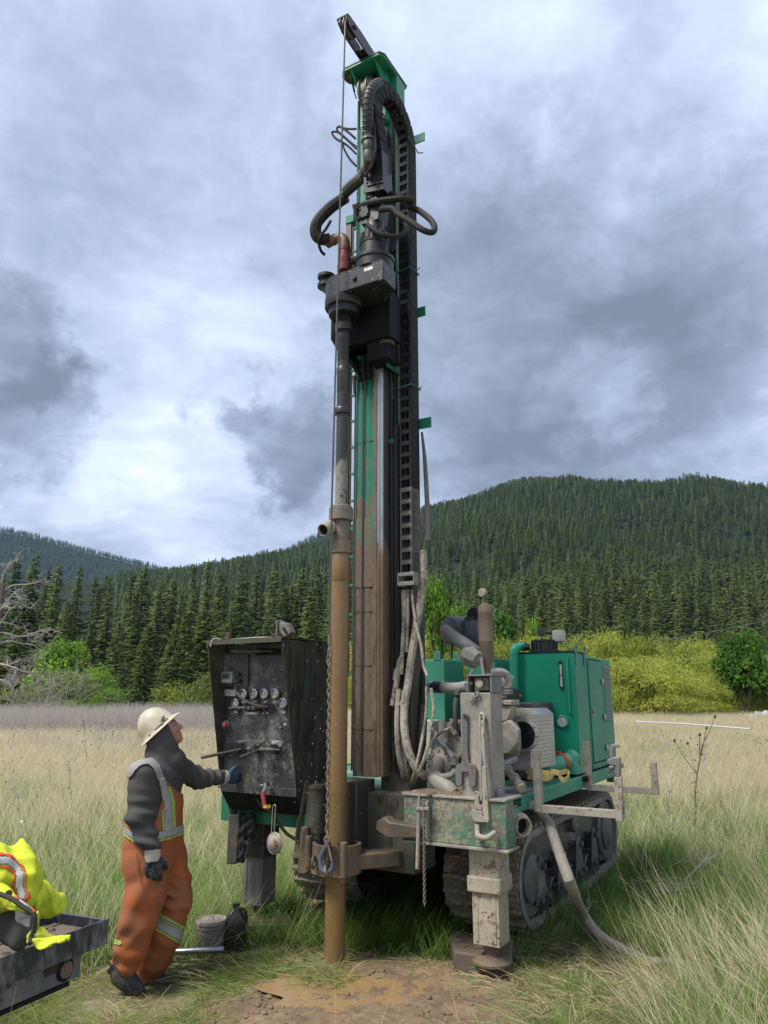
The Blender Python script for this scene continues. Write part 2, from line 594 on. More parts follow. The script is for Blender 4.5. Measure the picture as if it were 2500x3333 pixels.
def build_mud():
    N1, N2 = 60, 110
    b = MB(); vs = []; fs = []
    for i in range(N1 + 1):
        f = 1.14 * i / N1
        for k in range(N2):
            t = 2 * math.pi * k / N2
            r = f * mud_r(t)
            x, y = MUDC.x + r * math.cos(t) * .80, MUDC.y + r * math.sin(t) * 1.02
            vs.append((x, y, mud_z(x, y)))
    for i in range(N1):
        for k in range(N2):
            fs.append((i * N2 + k, i * N2 + (k + 1) % N2, (i + 1) * N2 + (k + 1) % N2, (i + 1) * N2 + k))
    b.add(vs, fs)
    return b.build('mud_patch', mud_material(), smooth=70, kind='structure')
build_mud()
def build_puddle():
    m_, n, bs = _mat('muddy_water')
    t = n.new('ShaderNodeTexCoord').outputs['Object']
    n.put(bs.inputs['Base Color'], n.mix(n.noise(t, 5, 4, .6), (.26, .165, .075, 1), (.35, .23, .11, 1)))
    bs.inputs['Roughness'].default_value = .22
    bs.inputs['IOR'].default_value = 1.33
    bump(n, bs, n.noise(t, 30, 3, .5), .06, .01)
    b = MB(); n1, n2 = 10, 60; vs = []; fs = []
    for i in range(n1 + 1):
        for k in range(n2):
            t_ = 2 * math.pi * k / n2
            r = i / n1 * (1 + .18 * math.sin(3 * t_ + 1) + .1 * math.sin(7 * t_))
            vs.append((-.16 + .62 * r * math.cos(t_), 5.02 + .40 * r * math.sin(t_), 0))
    zl = np.percentile([mud_z(v[0], v[1]) for v in vs], 48)
    vs = [(v[0], v[1], zl) for v in vs]
    for i in range(n1):
        for k in range(n2):
            fs.append((i * n2 + k, i * n2 + (k + 1) % n2, (i + 1) * n2 + (k + 1) % n2, (i + 1) * n2 + k))
    b.add(vs, fs)
    b.build('puddle', m_, smooth=70, kind='structure')
build_puddle()
def build_clods():
    g = np.random.default_rng(77); b = MB()
    for k in range(620):
        r = g.uniform(.35, 1.12); t = g.uniform(0, 6.28); rr_ = r * mud_r(t); x, y = MUDC.x + rr_ * math.cos(t) * .8, MUDC.y + rr_ * math.sin(t) * 1.02
        if math.hypot((x + .16) / .5, (y - 5.02) / .32) < 1 and g.random() < .8: continue
        s = abs(g.normal(0, .0075)) + .003
        b.ball((x, y, mud_z(x, y) + s * .2), s * g.uniform(.8, 1.5), s * g.uniform(.8, 1.4), s * g.uniform(.5, .9), 6, 4)
    b.build('mud_clods', mud_material(), smooth=60, kind='stuff')
build_clods()

# ================================================================== hills
def az_el(x, y):
    d = pix_ray(x, y)
    return math.atan2(d.x, d.y), d.z / math.hypot(d.x, d.y)
def ridge_fn(pts):
    a = [az_el(*p) for p in pts]
    xs = np.array([q[0] for q in a]); es = np.array([q[1] for q in a])
    return lambda t: float(np.interp(t, xs, es))
ridge_r = ridge_fn([(-900, 1300), (-300, 1280), (0, 1262), (400, 1240), (520, 1225), (620, 1205), (715, 1180), (800, 1150), (925, 1108), (1010, 1090), (1070, 1068),
                    (1130, 1050), (1230, 1043), (1300, 1053), (1420, 1058), (1500, 1049), (1590, 1058), (1680, 1064), (1900, 1050), (2500, 1100)])
ridge_m = ridge_fn([(300, 1300), (480, 1250), (545, 1222), (580, 1208), (650, 1174), (715, 1144), (800, 1118), (1000, 1110), (1400, 1130), (2000, 1160)])
ridge_l = ridge_fn([(-900, 1120), (-300, 1130), (0, 1144), (75, 1158), (150, 1179), (225, 1199), (320, 1222), (420, 1245), (600, 1280), (800, 1320)])
def hill_h(ridge, rho0, rho1, steps):
    rr_ = np.array([s[0] for s in steps]); hh_ = np.array([s[1] for s in steps])
    def h(x, y):
        rho = math.hypot(x, y); t = math.atan2(x, y)
        top = HC + ridge(t) * rho1
        k = float(np.interp((rho - rho0) / (rho1 - rho0), rr_, hh_))
        wob = (vnoise(x, y, .006, 2.2) * 16 + vnoise(x, y, .018, 4.2) * 6) * min(1, max(0, (rho - rho0) / 200)) * min(1, max(0, (rho1 * .98 - rho) / (rho1 * .2)))
        return max(-.5, top * k + wob) if rho > rho0 else -.5
    return h
hill_right = hill_h(ridge_r, 112, 1000, [(0, 0), (.10, .05), (.21, .135), (.27, .15), (.36, .23), (.6, .52), (.85, .86), (1, 1), (1.3, .93), (2, .5)])
hill_mid = hill_h(ridge_m, 1100, 2100, [(0, 0), (.5, .42), (1, 1), (1.3, .9), (2, .4)])
hill_left = hill_h(ridge_l, 1300, 2700, [(0, 0), (.5, .42), (1, 1), (1.3, .9), (2, .4)])
def forest_floor(name, col):
    return plain(name, col, .95, var=.4, scale=.05, bmp=0, spec=.05)
def build_hill(name, fn, rho0, rho1, t0, t1, mat, na=110, nr=60):
    b = MB(); vs = []; fs = []
    for i in range(nr + 1):
        rho = rho0 + (rho1 * 1.35 - rho0) * i / nr
        for k in range(na + 1):
            t = t0 + (t1 - t0) * k / na
            x, y = rho * math.sin(t), rho * math.cos(t)
            vs.append((x, y, fn(x, y)))
    for i in range(nr):
        for k in range(na):
            q = i * (na + 1) + k
            fs.append((q, q + 1, q + na + 2, q + na + 1))
    b.add(vs, fs)
    return b.build(name, mat, smooth=80, kind='structure')
FLOOR = forest_floor('forest_floor', (.024, .034, .016))
build_hill('hill_right', hill_right, 112, 1000, R_(-48), R_(52), FLOOR)
build_hill('hill_middle', hill_mid, 1100, 2100, R_(-26), R_(40), FLOOR, 60, 24)
build_hill('hill_left', hill_left, 1300, 2700, R_(-52), R_(4), FLOOR, 60, 24)

# ================================================================== foliage
def two_sided(n, df, tl):
    """crown-shaped shading normals hold on both faces of a leaf"""
    ge = n.new('ShaderNodeNewGeometry')
    k = n.m('MULTIPLY_ADD', ge.outputs['Backfacing'], -2.0, 1.0)
    n.l.new(n.vm('SCALE', ge.outputs['Normal'], scale=k), df.inputs['Normal'])
    n.l.new(ge.outputs['True Normal'], tl.inputs['Normal'])
def leaf_material(name, dark, light, tr=.25, rough=.7, spot=None):
    """leaves: tint differs from leaf to leaf (attribute leaf) and from plant to plant"""
    if name in MATS: return MATS[name]
    m_ = bpy.data.materials.new(name); m_.use_nodes = True
    n = NT(m_.node_tree); n.n.clear()
    out = n.new('ShaderNodeOutputMaterial')
    at = n.new('ShaderNodeAttribute', attribute_name='leaf').outputs['Fac']
    rnd = n.new('ShaderNodeObjectInfo').outputs['Random']
    f = n.m('ADD', n.m('MULTIPLY', at, .45), n.m('MULTIPLY', rnd, .55))
    col = n.mix(f, dark, light)
    if spot:
        col = n.mix(n.m('MULTIPLY', n.sm(rnd, .80, .97), .7), col, spot)
    df = n.new('ShaderNodeBsdfPrincipled')
    n.put(df.inputs['Base Color'], col)
    df.inputs['Roughness'].default_value = rough
    df.inputs['Specular IOR Level'].default_value = .25
    tl = n.new('ShaderNodeBsdfTranslucent')
    n.put(tl.inputs['Color'], col)
    two_sided(n, df, tl)
    mx = n.new('ShaderNodeMixShader'); mx.inputs[0].default_value = tr
    n.l.new(df.outputs[0], mx.inputs[1]); n.l.new(tl.outputs[0], mx.inputs[2])
    n.l.new(mx.outputs[0], out.inputs[0])
    MATS[name] = m_
    return m_
def np_mesh(name, quads, leaf, mat, normals=None):
    """quads: (n,4,3) or (n,3,3)"""
    n_, k = quads.shape[:2]
    me = bpy.data.meshes.new(name)
    me.vertices.add(n_ * k); me.loops.add(n_ * k); me.polygons.add(n_)
    me.vertices.foreach_set('co', quads.reshape(-1).astype(np.float32))
    me.loops.foreach_set('vertex_index', np.arange(n_ * k, dtype=np.int32))
    me.polygons.foreach_set('loop_start', np.arange(0, n_ * k, k, dtype=np.int32))
    me.polygons.foreach_set('loop_total', np.full(n_, k, dtype=np.int32))
    a = me.attributes.new('leaf', 'FLOAT', 'FACE')
    a.data.foreach_set('value', leaf.astype(np.float32))
    me.materials.append(mat)
    me.update(calc_edges=True)
    if normals is not None:
        me.polygons.foreach_set('use_smooth', [True] * n_)
        me.normals_split_custom_set_from_vertices(normals.reshape(-1, 3).tolist())
    return me
def cone_normals(q, g, up=.60, rnd=.35):
    """leaves lit as parts of a rounded crown"""
    c = q.mean(1); n_ = c.copy(); n_[:, 2] = np.hypot(c[:, 0], c[:, 1]) * up + .02
    n_ /= np.linalg.norm(n_, axis=1)[:, None] + 1e-9
    n_ += g.normal(0, rnd, n_.shape); n_ /= np.linalg.norm(n_, axis=1)[:, None]
    return np.repeat(n_[:, None, :], q.shape[1], 1)
def conifer_quads(h, rmax, g, whorl=.62, spray=.55, shape=.8, low=.05, dens=1.0):
    Q = []; Lf = []
    z = h * low
    while z < h * .985:
        t = z / h
        R = rmax * (1 - t) ** shape * g.uniform(.72, 1.12) + .12
        nb = max(4, int((5 + R * 2.2) * dens))
        for b in range(nb):
            if g.random() < .08: continue
            az = g.uniform(0, 2 * math.pi)
            L = R * g.uniform(.65, 1.1)
            droop = g.uniform(.12, .42) * (1.1 - t * .9)
            tint = np.clip(g.normal(.45, .18), 0, 1)
            o = np.array([math.cos(az), math.sin(az), 0]); s = np.array([-o[1], o[0], 0])
            ns = max(2, int(L / (spray * .38)))
            for i in range(ns):
                u = (.22 + .78 * (i + g.random() * .6) / ns)
                base = o * L * u + np.array([0, 0, z - droop * L * u * u + .05 * L])
                for sg in (-1, 1):
                    ln = spray * g.uniform(.6, 1.15) * (1.1 - .5 * u)
                    dirv = o * g.uniform(.5, .95) + s * sg * g.uniform(.35, .9) + np.array([0, 0, -g.uniform(.15, .75)])
                    dirv /= np.linalg.norm(dirv)
                    sd = np.cross(dirv, [0, 0, 1.]); sd /= (np.linalg.norm(sd) + 1e-6)
                    wv = sd * ln * .20 + np.array([0, 0, ln * g.uniform(-.1, .1)])
                    Q.append([base, base + dirv * ln * .45 + wv, base + dirv * ln, base + dirv * ln * .45 - wv])
                    Lf.append(np.clip(tint + g.normal(0, .12), 0, 1))
        z += whorl * g.uniform(.75, 1.2) * (1.1 - .55 * t)
    for i in range(6):
        a_ = g.uniform(0, 6.28)
        Q.append([np.array([0, 0, h * .93]), np.array([.10 * math.cos(a_), .10 * math.sin(a_), h * .96]), np.array([0, 0, h * 1.01]), np.array([-.1 * math.cos(a_), -.1 * math.sin(a_), h * .96])]); Lf.append(.5)
    return np.array(Q), np.array(Lf)
CON_M = leaf_material('conifer_needles', (.042, .084, .024), (.225, .285, .075), .18)
CON_Y = leaf_material('cedar_needles', (.050, .092, .018), (.180, .240, .055), .2)
CON_H = leaf_material('hill_needles', (.054, .105, .032), (.285, .370, .105), .15, spot=(.19, .20, .07, 1))
BARK = plain('bark', (.075, .058, .045), .9, var=.4, scale=3)
PROTO = bpy.data.collections.new('plant_sources')
def proto_obj(name, me):
    o = bpy.data.objects.new(name, me); PROTO.objects.link(o); return o
def trunk_mesh(name, h, r):
    b = MB(); b.tube([(0, 0, -.4), (0, 0, h * .35), (.02, 0, h * .8), (0, 0, h * .97)], [r * 1.15, r * .85, r * .4, .02], 7)
    return b.mesh(name, BARK)
conifer_kinds = []
for i in range(7):
    g = np.random.default_rng(100 + i)
    q, lf = conifer_quads(20, [4.3, 3.7, 4.9, 4.0, 5.2, 3.5, 4.5][i], g, whorl=.56, spray=[.72, .64, .80, .70, .84, .64, .74][i], shape=[.85, 1.0, .78, 1.0, .72, .95, .9][i])
    me = np_mesh('conifer_crown', q, lf, CON_Y if i in (2, 4) else CON_M, cone_normals(q, g))
    conifer_kinds.append((me, trunk_mesh('conifer_trunk', 20, .26)))
dead_kind = None
def place_conifer(kind, x, y, z, h, label, group, wide=1.0):
    me, tm = conifer_kinds[kind]
    o = thing('conifer', label, 'tree', (x, y, z), random.uniform(0, 6.28), group)
    s = h / 20.0
    o.scale = (s * wide, s * wide, s)
    c = bpy.data.objects.new('crown', me); COL.objects.link(c); c.parent = o
    t = bpy.data.objects.new('trunk', tm); COL.objects.link(t); t.parent = o
    return o
# wood on the left, behind the field: rows of trees with the tops the photograph shows
def top_to_h(px, y_top, Y, zb):
    d = pix_ray(px, y_top)
    return HC + d.z / d.y * Y - zb
GL = 'conifers of the wood left of the rig'
LL = 'dark green conifer in the wood behind the field on the left'
skyline = ([-60, 0, 20, 60, 120, 200, 240, 300, 370, 440, 480, 540, 600, 660, 720, 780], [1215, 1195, 1185, 1215, 1225, 1218, 1225, 1235, 1232, 1215, 1220, 1226, 1240, 1235, 1240, 1255])
for row, (Y, n_, drop) in enumerate([(120, 26, 0), (106, 20, 22), (93, 15, 70), (82, 13, 120)]):
    for k in range(n_):
        px = -130 + (950 if row < 2 else 905) * (k + random.uniform(-.35, .35) + .5) / n_
        Yk = Y + random.uniform(-4, 4)
        yt = float(np.interp(px, *skyline)) + drop + random.uniform(-14, 26) + (random.uniform(0, 40) if row > 1 else 0)
        d = pix_ray(px, 1500); x = d.x / d.y * Yk
        h = max(6, top_to_h(px, yt, Yk, 0))
        kd = random.choice([0, 1, 3, 5, 6] if row < 2 else [2, 4, 2, 4, 0, 6])
        place_conifer(kd, x, Yk, 0, h, LL, GL, random.uniform(.95, 1.25) * (1.1 if row > 1 else 1.0))
# lower wood right of the rig
GR = 'conifers of the wood right of the rig'
LR = 'dark green conifer at the foot of the hill behind the yellow bushes'
for row, (Y, n_, y0) in enumerate([(205, 30, 1262), (170, 25, 1285), (142, 21, 1308), (122, 17, 1336)]):
    for k in range(n_):
        px = 700 + 1080 * (k + random.uniform(-.4, .4) + .5) / n_
        Yk = Y + random.uniform(-9, 9)
        d = pix_ray(px, 1500); x = d.x / d.y * Yk
        zb = max(-.2, hill_right(x, Yk) - .3)
        yt = y0 + random.uniform(-26, 22)
        h = min(30, max(9, top_to_h(px, yt, Yk, zb)))
        place_conifer(random.choice([0, 1, 3, 5, 6, 6]), x, Yk, zb, h, LR, GR, random.uniform(1.0, 1.3))

# far forest: one scattered mass on each hill
def scatter(name, pts, rot, scl, idx, tint, coll, kind='stuff'):
    me = bpy.data.meshes.new(name)
    n_ = len(pts)
    me.vertices.add(n_)
    me.vertices.foreach_set('co', np.asarray(pts, np.float32).reshape(-1))
    for nm, typ, arr, key in (('rot', 'FLOAT_VECTOR', rot, 'vector'), ('scl', 'FLOAT_VECTOR', scl, 'vector'), ('idx', 'INT', idx, 'value'), ('tint', 'FLOAT', tint, 'value')):
        a = me.attributes.new(nm, typ, 'POINT')
        a.data.foreach_set(key, np.asarray(arr, np.int32 if typ == 'INT' else np.float32).reshape(-1))
    o = bpy.data.objects.new(name, me); COL.objects.link(o)
    ng = bpy.data.node_groups.new(name + '_scatter', 'GeometryNodeTree')
    ng.interface.new_socket('Geometry', in_out='INPUT', socket_type='NodeSocketGeometry')
    ng.interface.new_socket('Geometry', in_out='OUTPUT', socket_type='NodeSocketGeometry')
    N = ng.nodes; L = ng.links
    gi = N.new('NodeGroupInput'); go = N.new('NodeGroupOutput')
    ci = N.new('GeometryNodeCollectionInfo'); ci.inputs['Collection'].default_value = coll
    ci.inputs['Separate Children'].default_value = True; ci.inputs['Reset Children'].default_value = True
    ip = N.new('GeometryNodeInstanceOnPoints'); ip.inputs['Pick Instance'].default_value = True
    def na(nm, dt):
        q = N.new('GeometryNodeInputNamedAttribute'); q.data_type = dt; q.inputs['Name'].default_value = nm
        return q.outputs['Attribute']
    er = N.new('FunctionNodeEulerToRotation')
    L.new(na('rot', 'FLOAT_VECTOR'), er.inputs[0])
    L.new(gi.outputs[0], ip.inputs['Points']); L.new(ci.outputs[0], ip.inputs['Instance'])
    L.new(na('idx', 'INT'), ip.inputs['Instance Index'])
    L.new(er.outputs[0], ip.inputs['Rotation']); L.new(na('scl', 'FLOAT_VECTOR'), ip.inputs['Scale'])
    L.new(ip.outputs[0], go.inputs[0])
    md = o.modifiers.new('scatter', 'NODES'); md.node_group = ng
    o['kind'] = kind
    return o
far_coll = bpy.data.collections.new('far_conifer_sources')
for i in range(6):
    g = np.random.default_rng(300 + i)
    q, lf = conifer_quads(16, g.uniform(2.9, 3.7), g, whorl=.9, spray=1.15, shape=g.uniform(.8, 1.05), dens=.9)
    o = bpy.data.objects.new('far_conifer', np_mesh('far_conifer', q, lf, CON_H, cone_normals(q, g))); far_coll.objects.link(o)
LEAF_FAR = leaf_material('far_broadleaf', (.06, .13, .02), (.14, .26, .05), .2)
def blob_leaves(lobes, n_, size, g, flat=.5, hang=.0):
    """leaves spread over and just inside a set of lobes ((x, y, z, rx, ry, rz), ...)"""
    vol = np.array([l[3] * l[4] + l[4] * l[5] + l[3] * l[5] for l in lobes]); vol = vol / vol.sum()
    Q = np.empty((n_, 4, 3)); Lf = np.empty(n_)
    clump = g.normal(.5, .16, (len(lobes), 40))
    for i in range(n_):
        li = g.choice(len(lobes), p=vol)
        l = lobes[li]
        d = g.normal(size=3); d /= np.linalg.norm(d)
        if d[2] < -.35: d[2] *= -.6
        bump_ = 1 + .13 * math.sin(5 * d[0] + li) * math.sin(6 * d[1] + 2 * li) + .10 * math.sin(11 * d[2] + 7 * d[0])
        rr_ = bump_ * (1 - abs(g.normal(0, .13)) - (.25 * g.random() if g.random() < .3 else 0)) + (.07 * g.random() if g.random() < .25 else 0)
        c = np.array(l[:3]) + d * np.array(l[3:]) * rr_
        nrm = d + g.normal(0, .55, 3); nrm /= np.linalg.norm(nrm)
        u = np.cross(nrm, g.normal(size=3)); u /= np.linalg.norm(u)
        if hang: u = u * (1 - hang) + np.array([0, 0, hang]); u /= np.linalg.norm(u)
        v = np.cross(nrm, u)
        s = size * g.uniform(.6, 1.3)
        Q[i] = [c - u * s, c + v * s * flat, c + u * s, c - v * s * flat]
        Lf[i] = np.clip(clump[li, int((math.atan2(d[1], d[0]) + math.pi) * 3) + 20 * (d[2] > .3)] + g.normal(0, .14), 0, 1)
    c_ = Q.mean(1); L_all = np.array(lobes); k_ = np.argmin(np.linalg.norm((c_[:, None] - L_all[None, :, :3]) / L_all[None, :, 3:], axis=2), 1)
    nn_ = (c_ - L_all[k_, :3]) / L_all[k_, 3:]; nn_ += g.normal(0, .35, nn_.shape) + np.array([0, 0, .45]); nn_ /= np.linalg.norm(nn_, axis=1)[:, None] + 1e-9
    blob_leaves.N = np.repeat(nn_[:, None, :], 4, 1)
    return Q, Lf
g = np.random.default_rng(42)
q, lf = blob_leaves([(0, 0, 5, 3, 3, 3.6), (1.5, .6, 4, 2.2, 2, 2.6), (-1.4, -.5, 4.2, 2.2, 2.2, 2.8)], 700, .45, g)
o = bpy.data.objects.new('far_tree_round', np_mesh('far_broadleaf', q, lf, LEAF_FAR)); far_coll.objects.link(o)
# Collection Info sorts children by name: far_conifer ... then far_tree_round (index 6)
def forest_points(fn, n_, rho0, rho1, t0, t1, h0, h1, g, pw=1.0):
    P = []; S = []; I = []; R3 = []; T = []
    while len(P) < n_:
        rho = math.sqrt(g.uniform(rho0 ** 2, rho1 ** 2)); t = g.uniform(t0, t1)
        x, y = rho * math.sin(t), rho * math.cos(t)
        z = fn(x, y)
        hh = g.uniform(h0, h1) * (.75 + .35 * (vnoise(x, y, .02, 8) + .5))
        bl = vnoise(x, y, .012, 12) > .42 and vnoise(x, y, .05, 3) > -.1 and rho < 900
        band = 318 < rho < 352 and t > R_(2) and vnoise(x, y, .02, 5) > -.05
        if (bl and g.random() < .25) or (band and g.random() < .75):
            I.append(6); s = g.uniform(.7, 1.1); S.append((s, s, s))
        else:
            I.append(g.integers(0, 6)); s = hh / 16; wd = g.uniform(1.15, 1.7); S.append((s * wd, s * wd, s))
        P.append((x, y, z - .4)); R3.append((0, 0, g.uniform(0, 6.28))); T.append(g.random())
    return P, R3, S, I, T
g = np.random.default_rng(5)
scatter('hillside_forest', *forest_points(hill_right, 10500, 205, 1030, R_(-20), R_(33), 9, 15, g), far_coll)
scatter('middle_ridge_forest', *forest_points(hill_mid, 5200, 1150, 2130, R_(-13), R_(4), 13, 19, g), far_coll)
scatter('left_ridge_forest', *forest_points(hill_left, 13000, 1500, 2730, R_(-32), R_(-6), 13, 19, g), far_coll)

# ================================================================== bushes and broadleaf trees
WIL = leaf_material('willow_leaves', (.19, .25, .028), (.54, .57, .11), .35)
WIL2 = leaf_material('olive_leaves', (.15, .19, .03), (.42, .45, .10), .3)
LIME = leaf_material('spring_leaves', (.10, .21, .022), (.30, .48, .06), .35)
GRN = leaf_material('maple_leaves', (.05, .12, .015), (.15, .28, .045), .3)
SHR = leaf_material('shrub_leaves', (.09, .14, .026), (.26, .33, .085), .3)
TWIG = plain('twigs', (.30, .27, .235), .9, var=.3, scale=4, bmp=0)
def bush_mesh(name, seed, mat, w_, h, n_, size, lobes=9, flat=.45, hang=0.):
    g = np.random.default_rng(seed)
    L = [(0, 0, h * .5, w_ * .36, w_ * .36, h * .48)]
    for i in range(lobes):
        a_ = g.uniform(0, 6.28); r = w_ * g.uniform(.18, .38); s = g.uniform(.16, .27)
        zc = h * g.uniform(.22, .80)
        r *= (1.15 - .6 * zc / h)
        L.append((r * math.cos(a_), r * math.sin(a_), zc, w_ * s, w_ * s, h * s * .95))
    if 'maple' not in name:
        for i in range(8):
            a_ = i * .785 + g.uniform(-.3, .3); r = w_ * g.uniform(.26, .34)
            L.append((r * math.cos(a_), r * math.sin(a_), h * g.uniform(.10, .24), w_ * .19, w_ * .19, h * .20))
    q, lf = blob_leaves(L, n_, size, g, flat, hang)
    q[:, :, 2] = np.maximum(q[:, :, 2], 0.02)
    return np_mesh(name, q, lf, mat, blob_leaves.N)
def stem_mesh(name, seed, w_, h, n_=7, r=.07):
    g = np.random.default_rng(seed); b = MB()
    for i in range(n_):
        a_ = g.uniform(0, 6.28); k = g.uniform(.15, .34) * w_
        b.tube([(g.normal(0, .1), g.normal(0, .1), -.2), (k * .4 * math.cos(a_), k * .4 * math.sin(a_), h * .35), (k * math.cos(a_), k * math.sin(a_), h * g.uniform(.6, .85))], [r, r * .7, r * .25], 5, sm_=2)
    return b.mesh(name, BARK)
bush_kinds = {}
for nm, seed, mat, w_, h, n_, size, fl, hg in [('willow_a', 1, WIL, 7, 7, 14000, .115, .38, .35), ('willow_b', 2, WIL, 8, 6.6, 14000, .12, .38, .35), ('willow_c', 3, WIL2, 7, 6.2, 13000, .12, .4, .3),
                                               ('maple', 4, GRN, 7, 9, 8500, .20, .6, 0), ('maple_b', 5, LIME, 6, 9, 7500, .20, .6, 0), ('lime', 6, LIME, 4, 4.2, 5500, .11, .4, .3),
                                               ('shrub', 7, SHR, 6, 4, 6500, .12, .5, 0), ('shrub_b', 8, WIL2, 5, 3, 5000, .11, .45, .2)]:
    bush_kinds[nm] = (bush_mesh(nm + '_crown', seed, mat, w_, h, n_, size, 12 if 'maple' in nm else 10, fl, hg), stem_mesh(nm + '_stems', seed, w_, h, 3 if 'maple' in nm else 8, .13 if 'maple' in nm else .05), w_, h)
def place_bush(kind, name, px, Y, y_top, width_px, label, cat, group=None, zb=0.0):
    me, st, w_, h = bush_kinds[kind]
    d = pix_ray(px, 1520); x = d.x / d.y * Y
    hh = top_to_h(px, y_top, Y, zb)
    wd = width_px * 1.507 / FPX * math.hypot(x, Y)
    o = thing(name, label, cat, (x, Y, zb), random.uniform(0, 6.28), group)
    o.scale = (wd / w_ * 1.0, wd / w_ * 1.0, hh / h * .97)
    for nm, m_ in (('crown', me), ('trunk', st)):
        c = bpy.data.objects.new(nm, m_); COL.objects.link(c); c.parent = o
    return o
GB = 'yellow green willow bushes behind the field right of the rig'
LB = 'yellow green willow bush in the row behind the field right of the rig'
for k, (px, Y, yt, wpx) in enumerate([(900, 66, 1352, 120), (775, 72, 1360, 100), (1000, 68, 1372, 130), (1085, 64, 1372, 150), (1150, 68, 1352, 150), (1235, 70, 1362, 130), (1300, 66, 1352, 140), (1370, 68, 1350, 150),
                                      (1440, 70, 1360, 130), (1505, 68, 1366, 140), (1560, 66, 1385, 120), (1330, 58, 1402, 150), (1440, 57, 1395, 190), (1530, 60, 1440, 110), (1655, 63, 1410, 90), (1700, 66, 1400, 140)]):
    place_bush(['willow_a', 'willow_b', 'willow_c'][k % 3 if k not in (11, 12) else 1], 'willow_bush', px, Y, yt, wpx, LB, 'bush', GB)
place_bush('maple', 'broadleaf_tree', 1612, 60, 1352, 120, 'dark green broadleaf tree standing right of the yellow willow bushes', 'tree')
place_bush('maple_b', 'broadleaf_tree', 925, 78, 1225, 100, 'tall fresh green tree rising behind the muddy hoses of the rig', 'tree')
place_bush('maple_b', 'broadleaf_tree', 1000, 82, 1290, 110, 'fresh green tree behind the air cleaner of the rig', 'tree')
place_bush('maple', 'broadleaf_tree', 1082, 80, 1305, 110, 'mid green broadleaf tree right behind the exhaust stack', 'tree')
place_bush('maple_b', 'broadleaf_tree', 1164, 92, 1318, 46, 'small pale green tree showing above the yellow bushes', 'tree')
place_bush('maple_b', 'broadleaf_tree', 120, 68, 1368, 120, 'light green broadleaf tree right of the dead tree', 'tree')
place_bush('lime', 'broadleaf_tree', 212, 62, 1425, 95, 'bright lime green sapling at the edge of the left wood', 'tree')
place_bush('shrub', 'shrub', 165, 56, 1440, 140, 'mid green shrub at the field edge left of the lime green shrub', 'bush')
place_bush('lime', 'shrub', 228, 52, 1476, 78, 'bright lime green round shrub above the hard hat on the left', 'bush')
place_bush('lime', 'shrub', 168, 50, 1502, 44, 'small lime green shrub at the field edge on the left', 'bush')
place_bush('shrub_b', 'shrub', 35, 54, 1478, 120, 'olive shrub below the dead tree at the left edge', 'bush')
place_bush('shrub', 'shrub', 95, 58, 1470, 110, 'grey green shrub below the dead tree', 'bush')
place_bush('shrub_b', 'shrub', 385, 54, 1466, 130, 'wide olive shrub between the hard hat and the control cabinet', 'bush')
place_bush('shrub', 'shrub', 452, 52, 1448, 140, 'dense green shrub touching the left edge of the control cabinet', 'bush')
place_bush('shrub', 'shrub', 560, 56, 1450, 150, 'green shrub hidden behind the control cabinet', 'bush')

# dead tree at the left edge, grey twig thicket
def branchy(b, p, d, L, r, depth, g, droop=0.0):
    n_ = 5; P = [p]; dd = d.copy()
    for i in range(n_):
        dd = (dd + Vector(g.normal(0, .22, 3)) + Vector((0, 0, -droop))).normalized()
        P.append(P[-1] + dd * L / n_)
    b.tube(P, [r, r * .45], 5 if depth > 1 else 4, caps=False)
    if depth <= 0: return
    for k in range(g.integers(3, 6)):
        i = g.integers(1, n_ + 1)
        nd = (dd * .5 + Vector(g.normal(0, .75, 3))).normalized()
        branchy(b, P[i], nd, L * g.uniform(.4, .65), max(.012, r * .45), depth - 1, g, droop)
def dead_tree():
    g = np.random.default_rng(11)
    Y = 38.0
    base = Wp(c0, -34, 1540, Y=Y); base.z = 0
    o = thing('dead_tree', 'bare dead tree with pale twisted branches at the left edge', 'tree', base)
    W_ = plain('dead_wood', (.34, .315, .285), .85, var=.35, scale=3, bmp=.2)
    b = MB(); b.tube([(0, 0, -.3), (.05, 0, 3), (.15, 0, 6), (.05, .1, 8.6)], [.26, .2, .15, .04], 8, sm_=3)
    b.build('trunk', plain('dead_trunk', (.10, .08, .065), .9, var=.35), o)
    for k, (z, dx, dz, L) in enumerate([(4.4, .9, .25, 2.6), (5.2, .8, .5, 2.3), (6.0, .6, .7, 2.2), (6.9, .4, .9, 1.9), (7.6, .2, 1, 1.6), (3.3, .95, -.1, 2.4), (2.6, 1, -.15, 1.9), (5.6, -.7, .5, 2.), (6.5, .9, .2, 2.2), (4.9, 1, 0, 2.6)]):
        b = MB(); branchy(b, Vector((.1, 0, z)), Vector((dx, g.normal(0, .4), dz)).normalized(), L * .72, .06, 3, g, .05)
        b.build('branch', W_, o)
dead_tree()
def twig_thicket():
    g = np.random.default_rng(12)
    base = Wp(c0, 75, 1540, Y=50.0); base.z = 0
    b = MB()
    for k in range(26):
        branchy(b, Vector((g.normal(0, 1.5), g.normal(0, .8), -.1)), Vector((g.normal(.1, .35), g.normal(0, .3), 1)).normalized(), g.uniform(2.2, 4.2), .035, 2, g)
    o = b.build('bare_thicket', TWIG, loc=base)
    tag(o, 'grey leafless twig thicket under the dead tree', 'shrub')
twig_thicket()

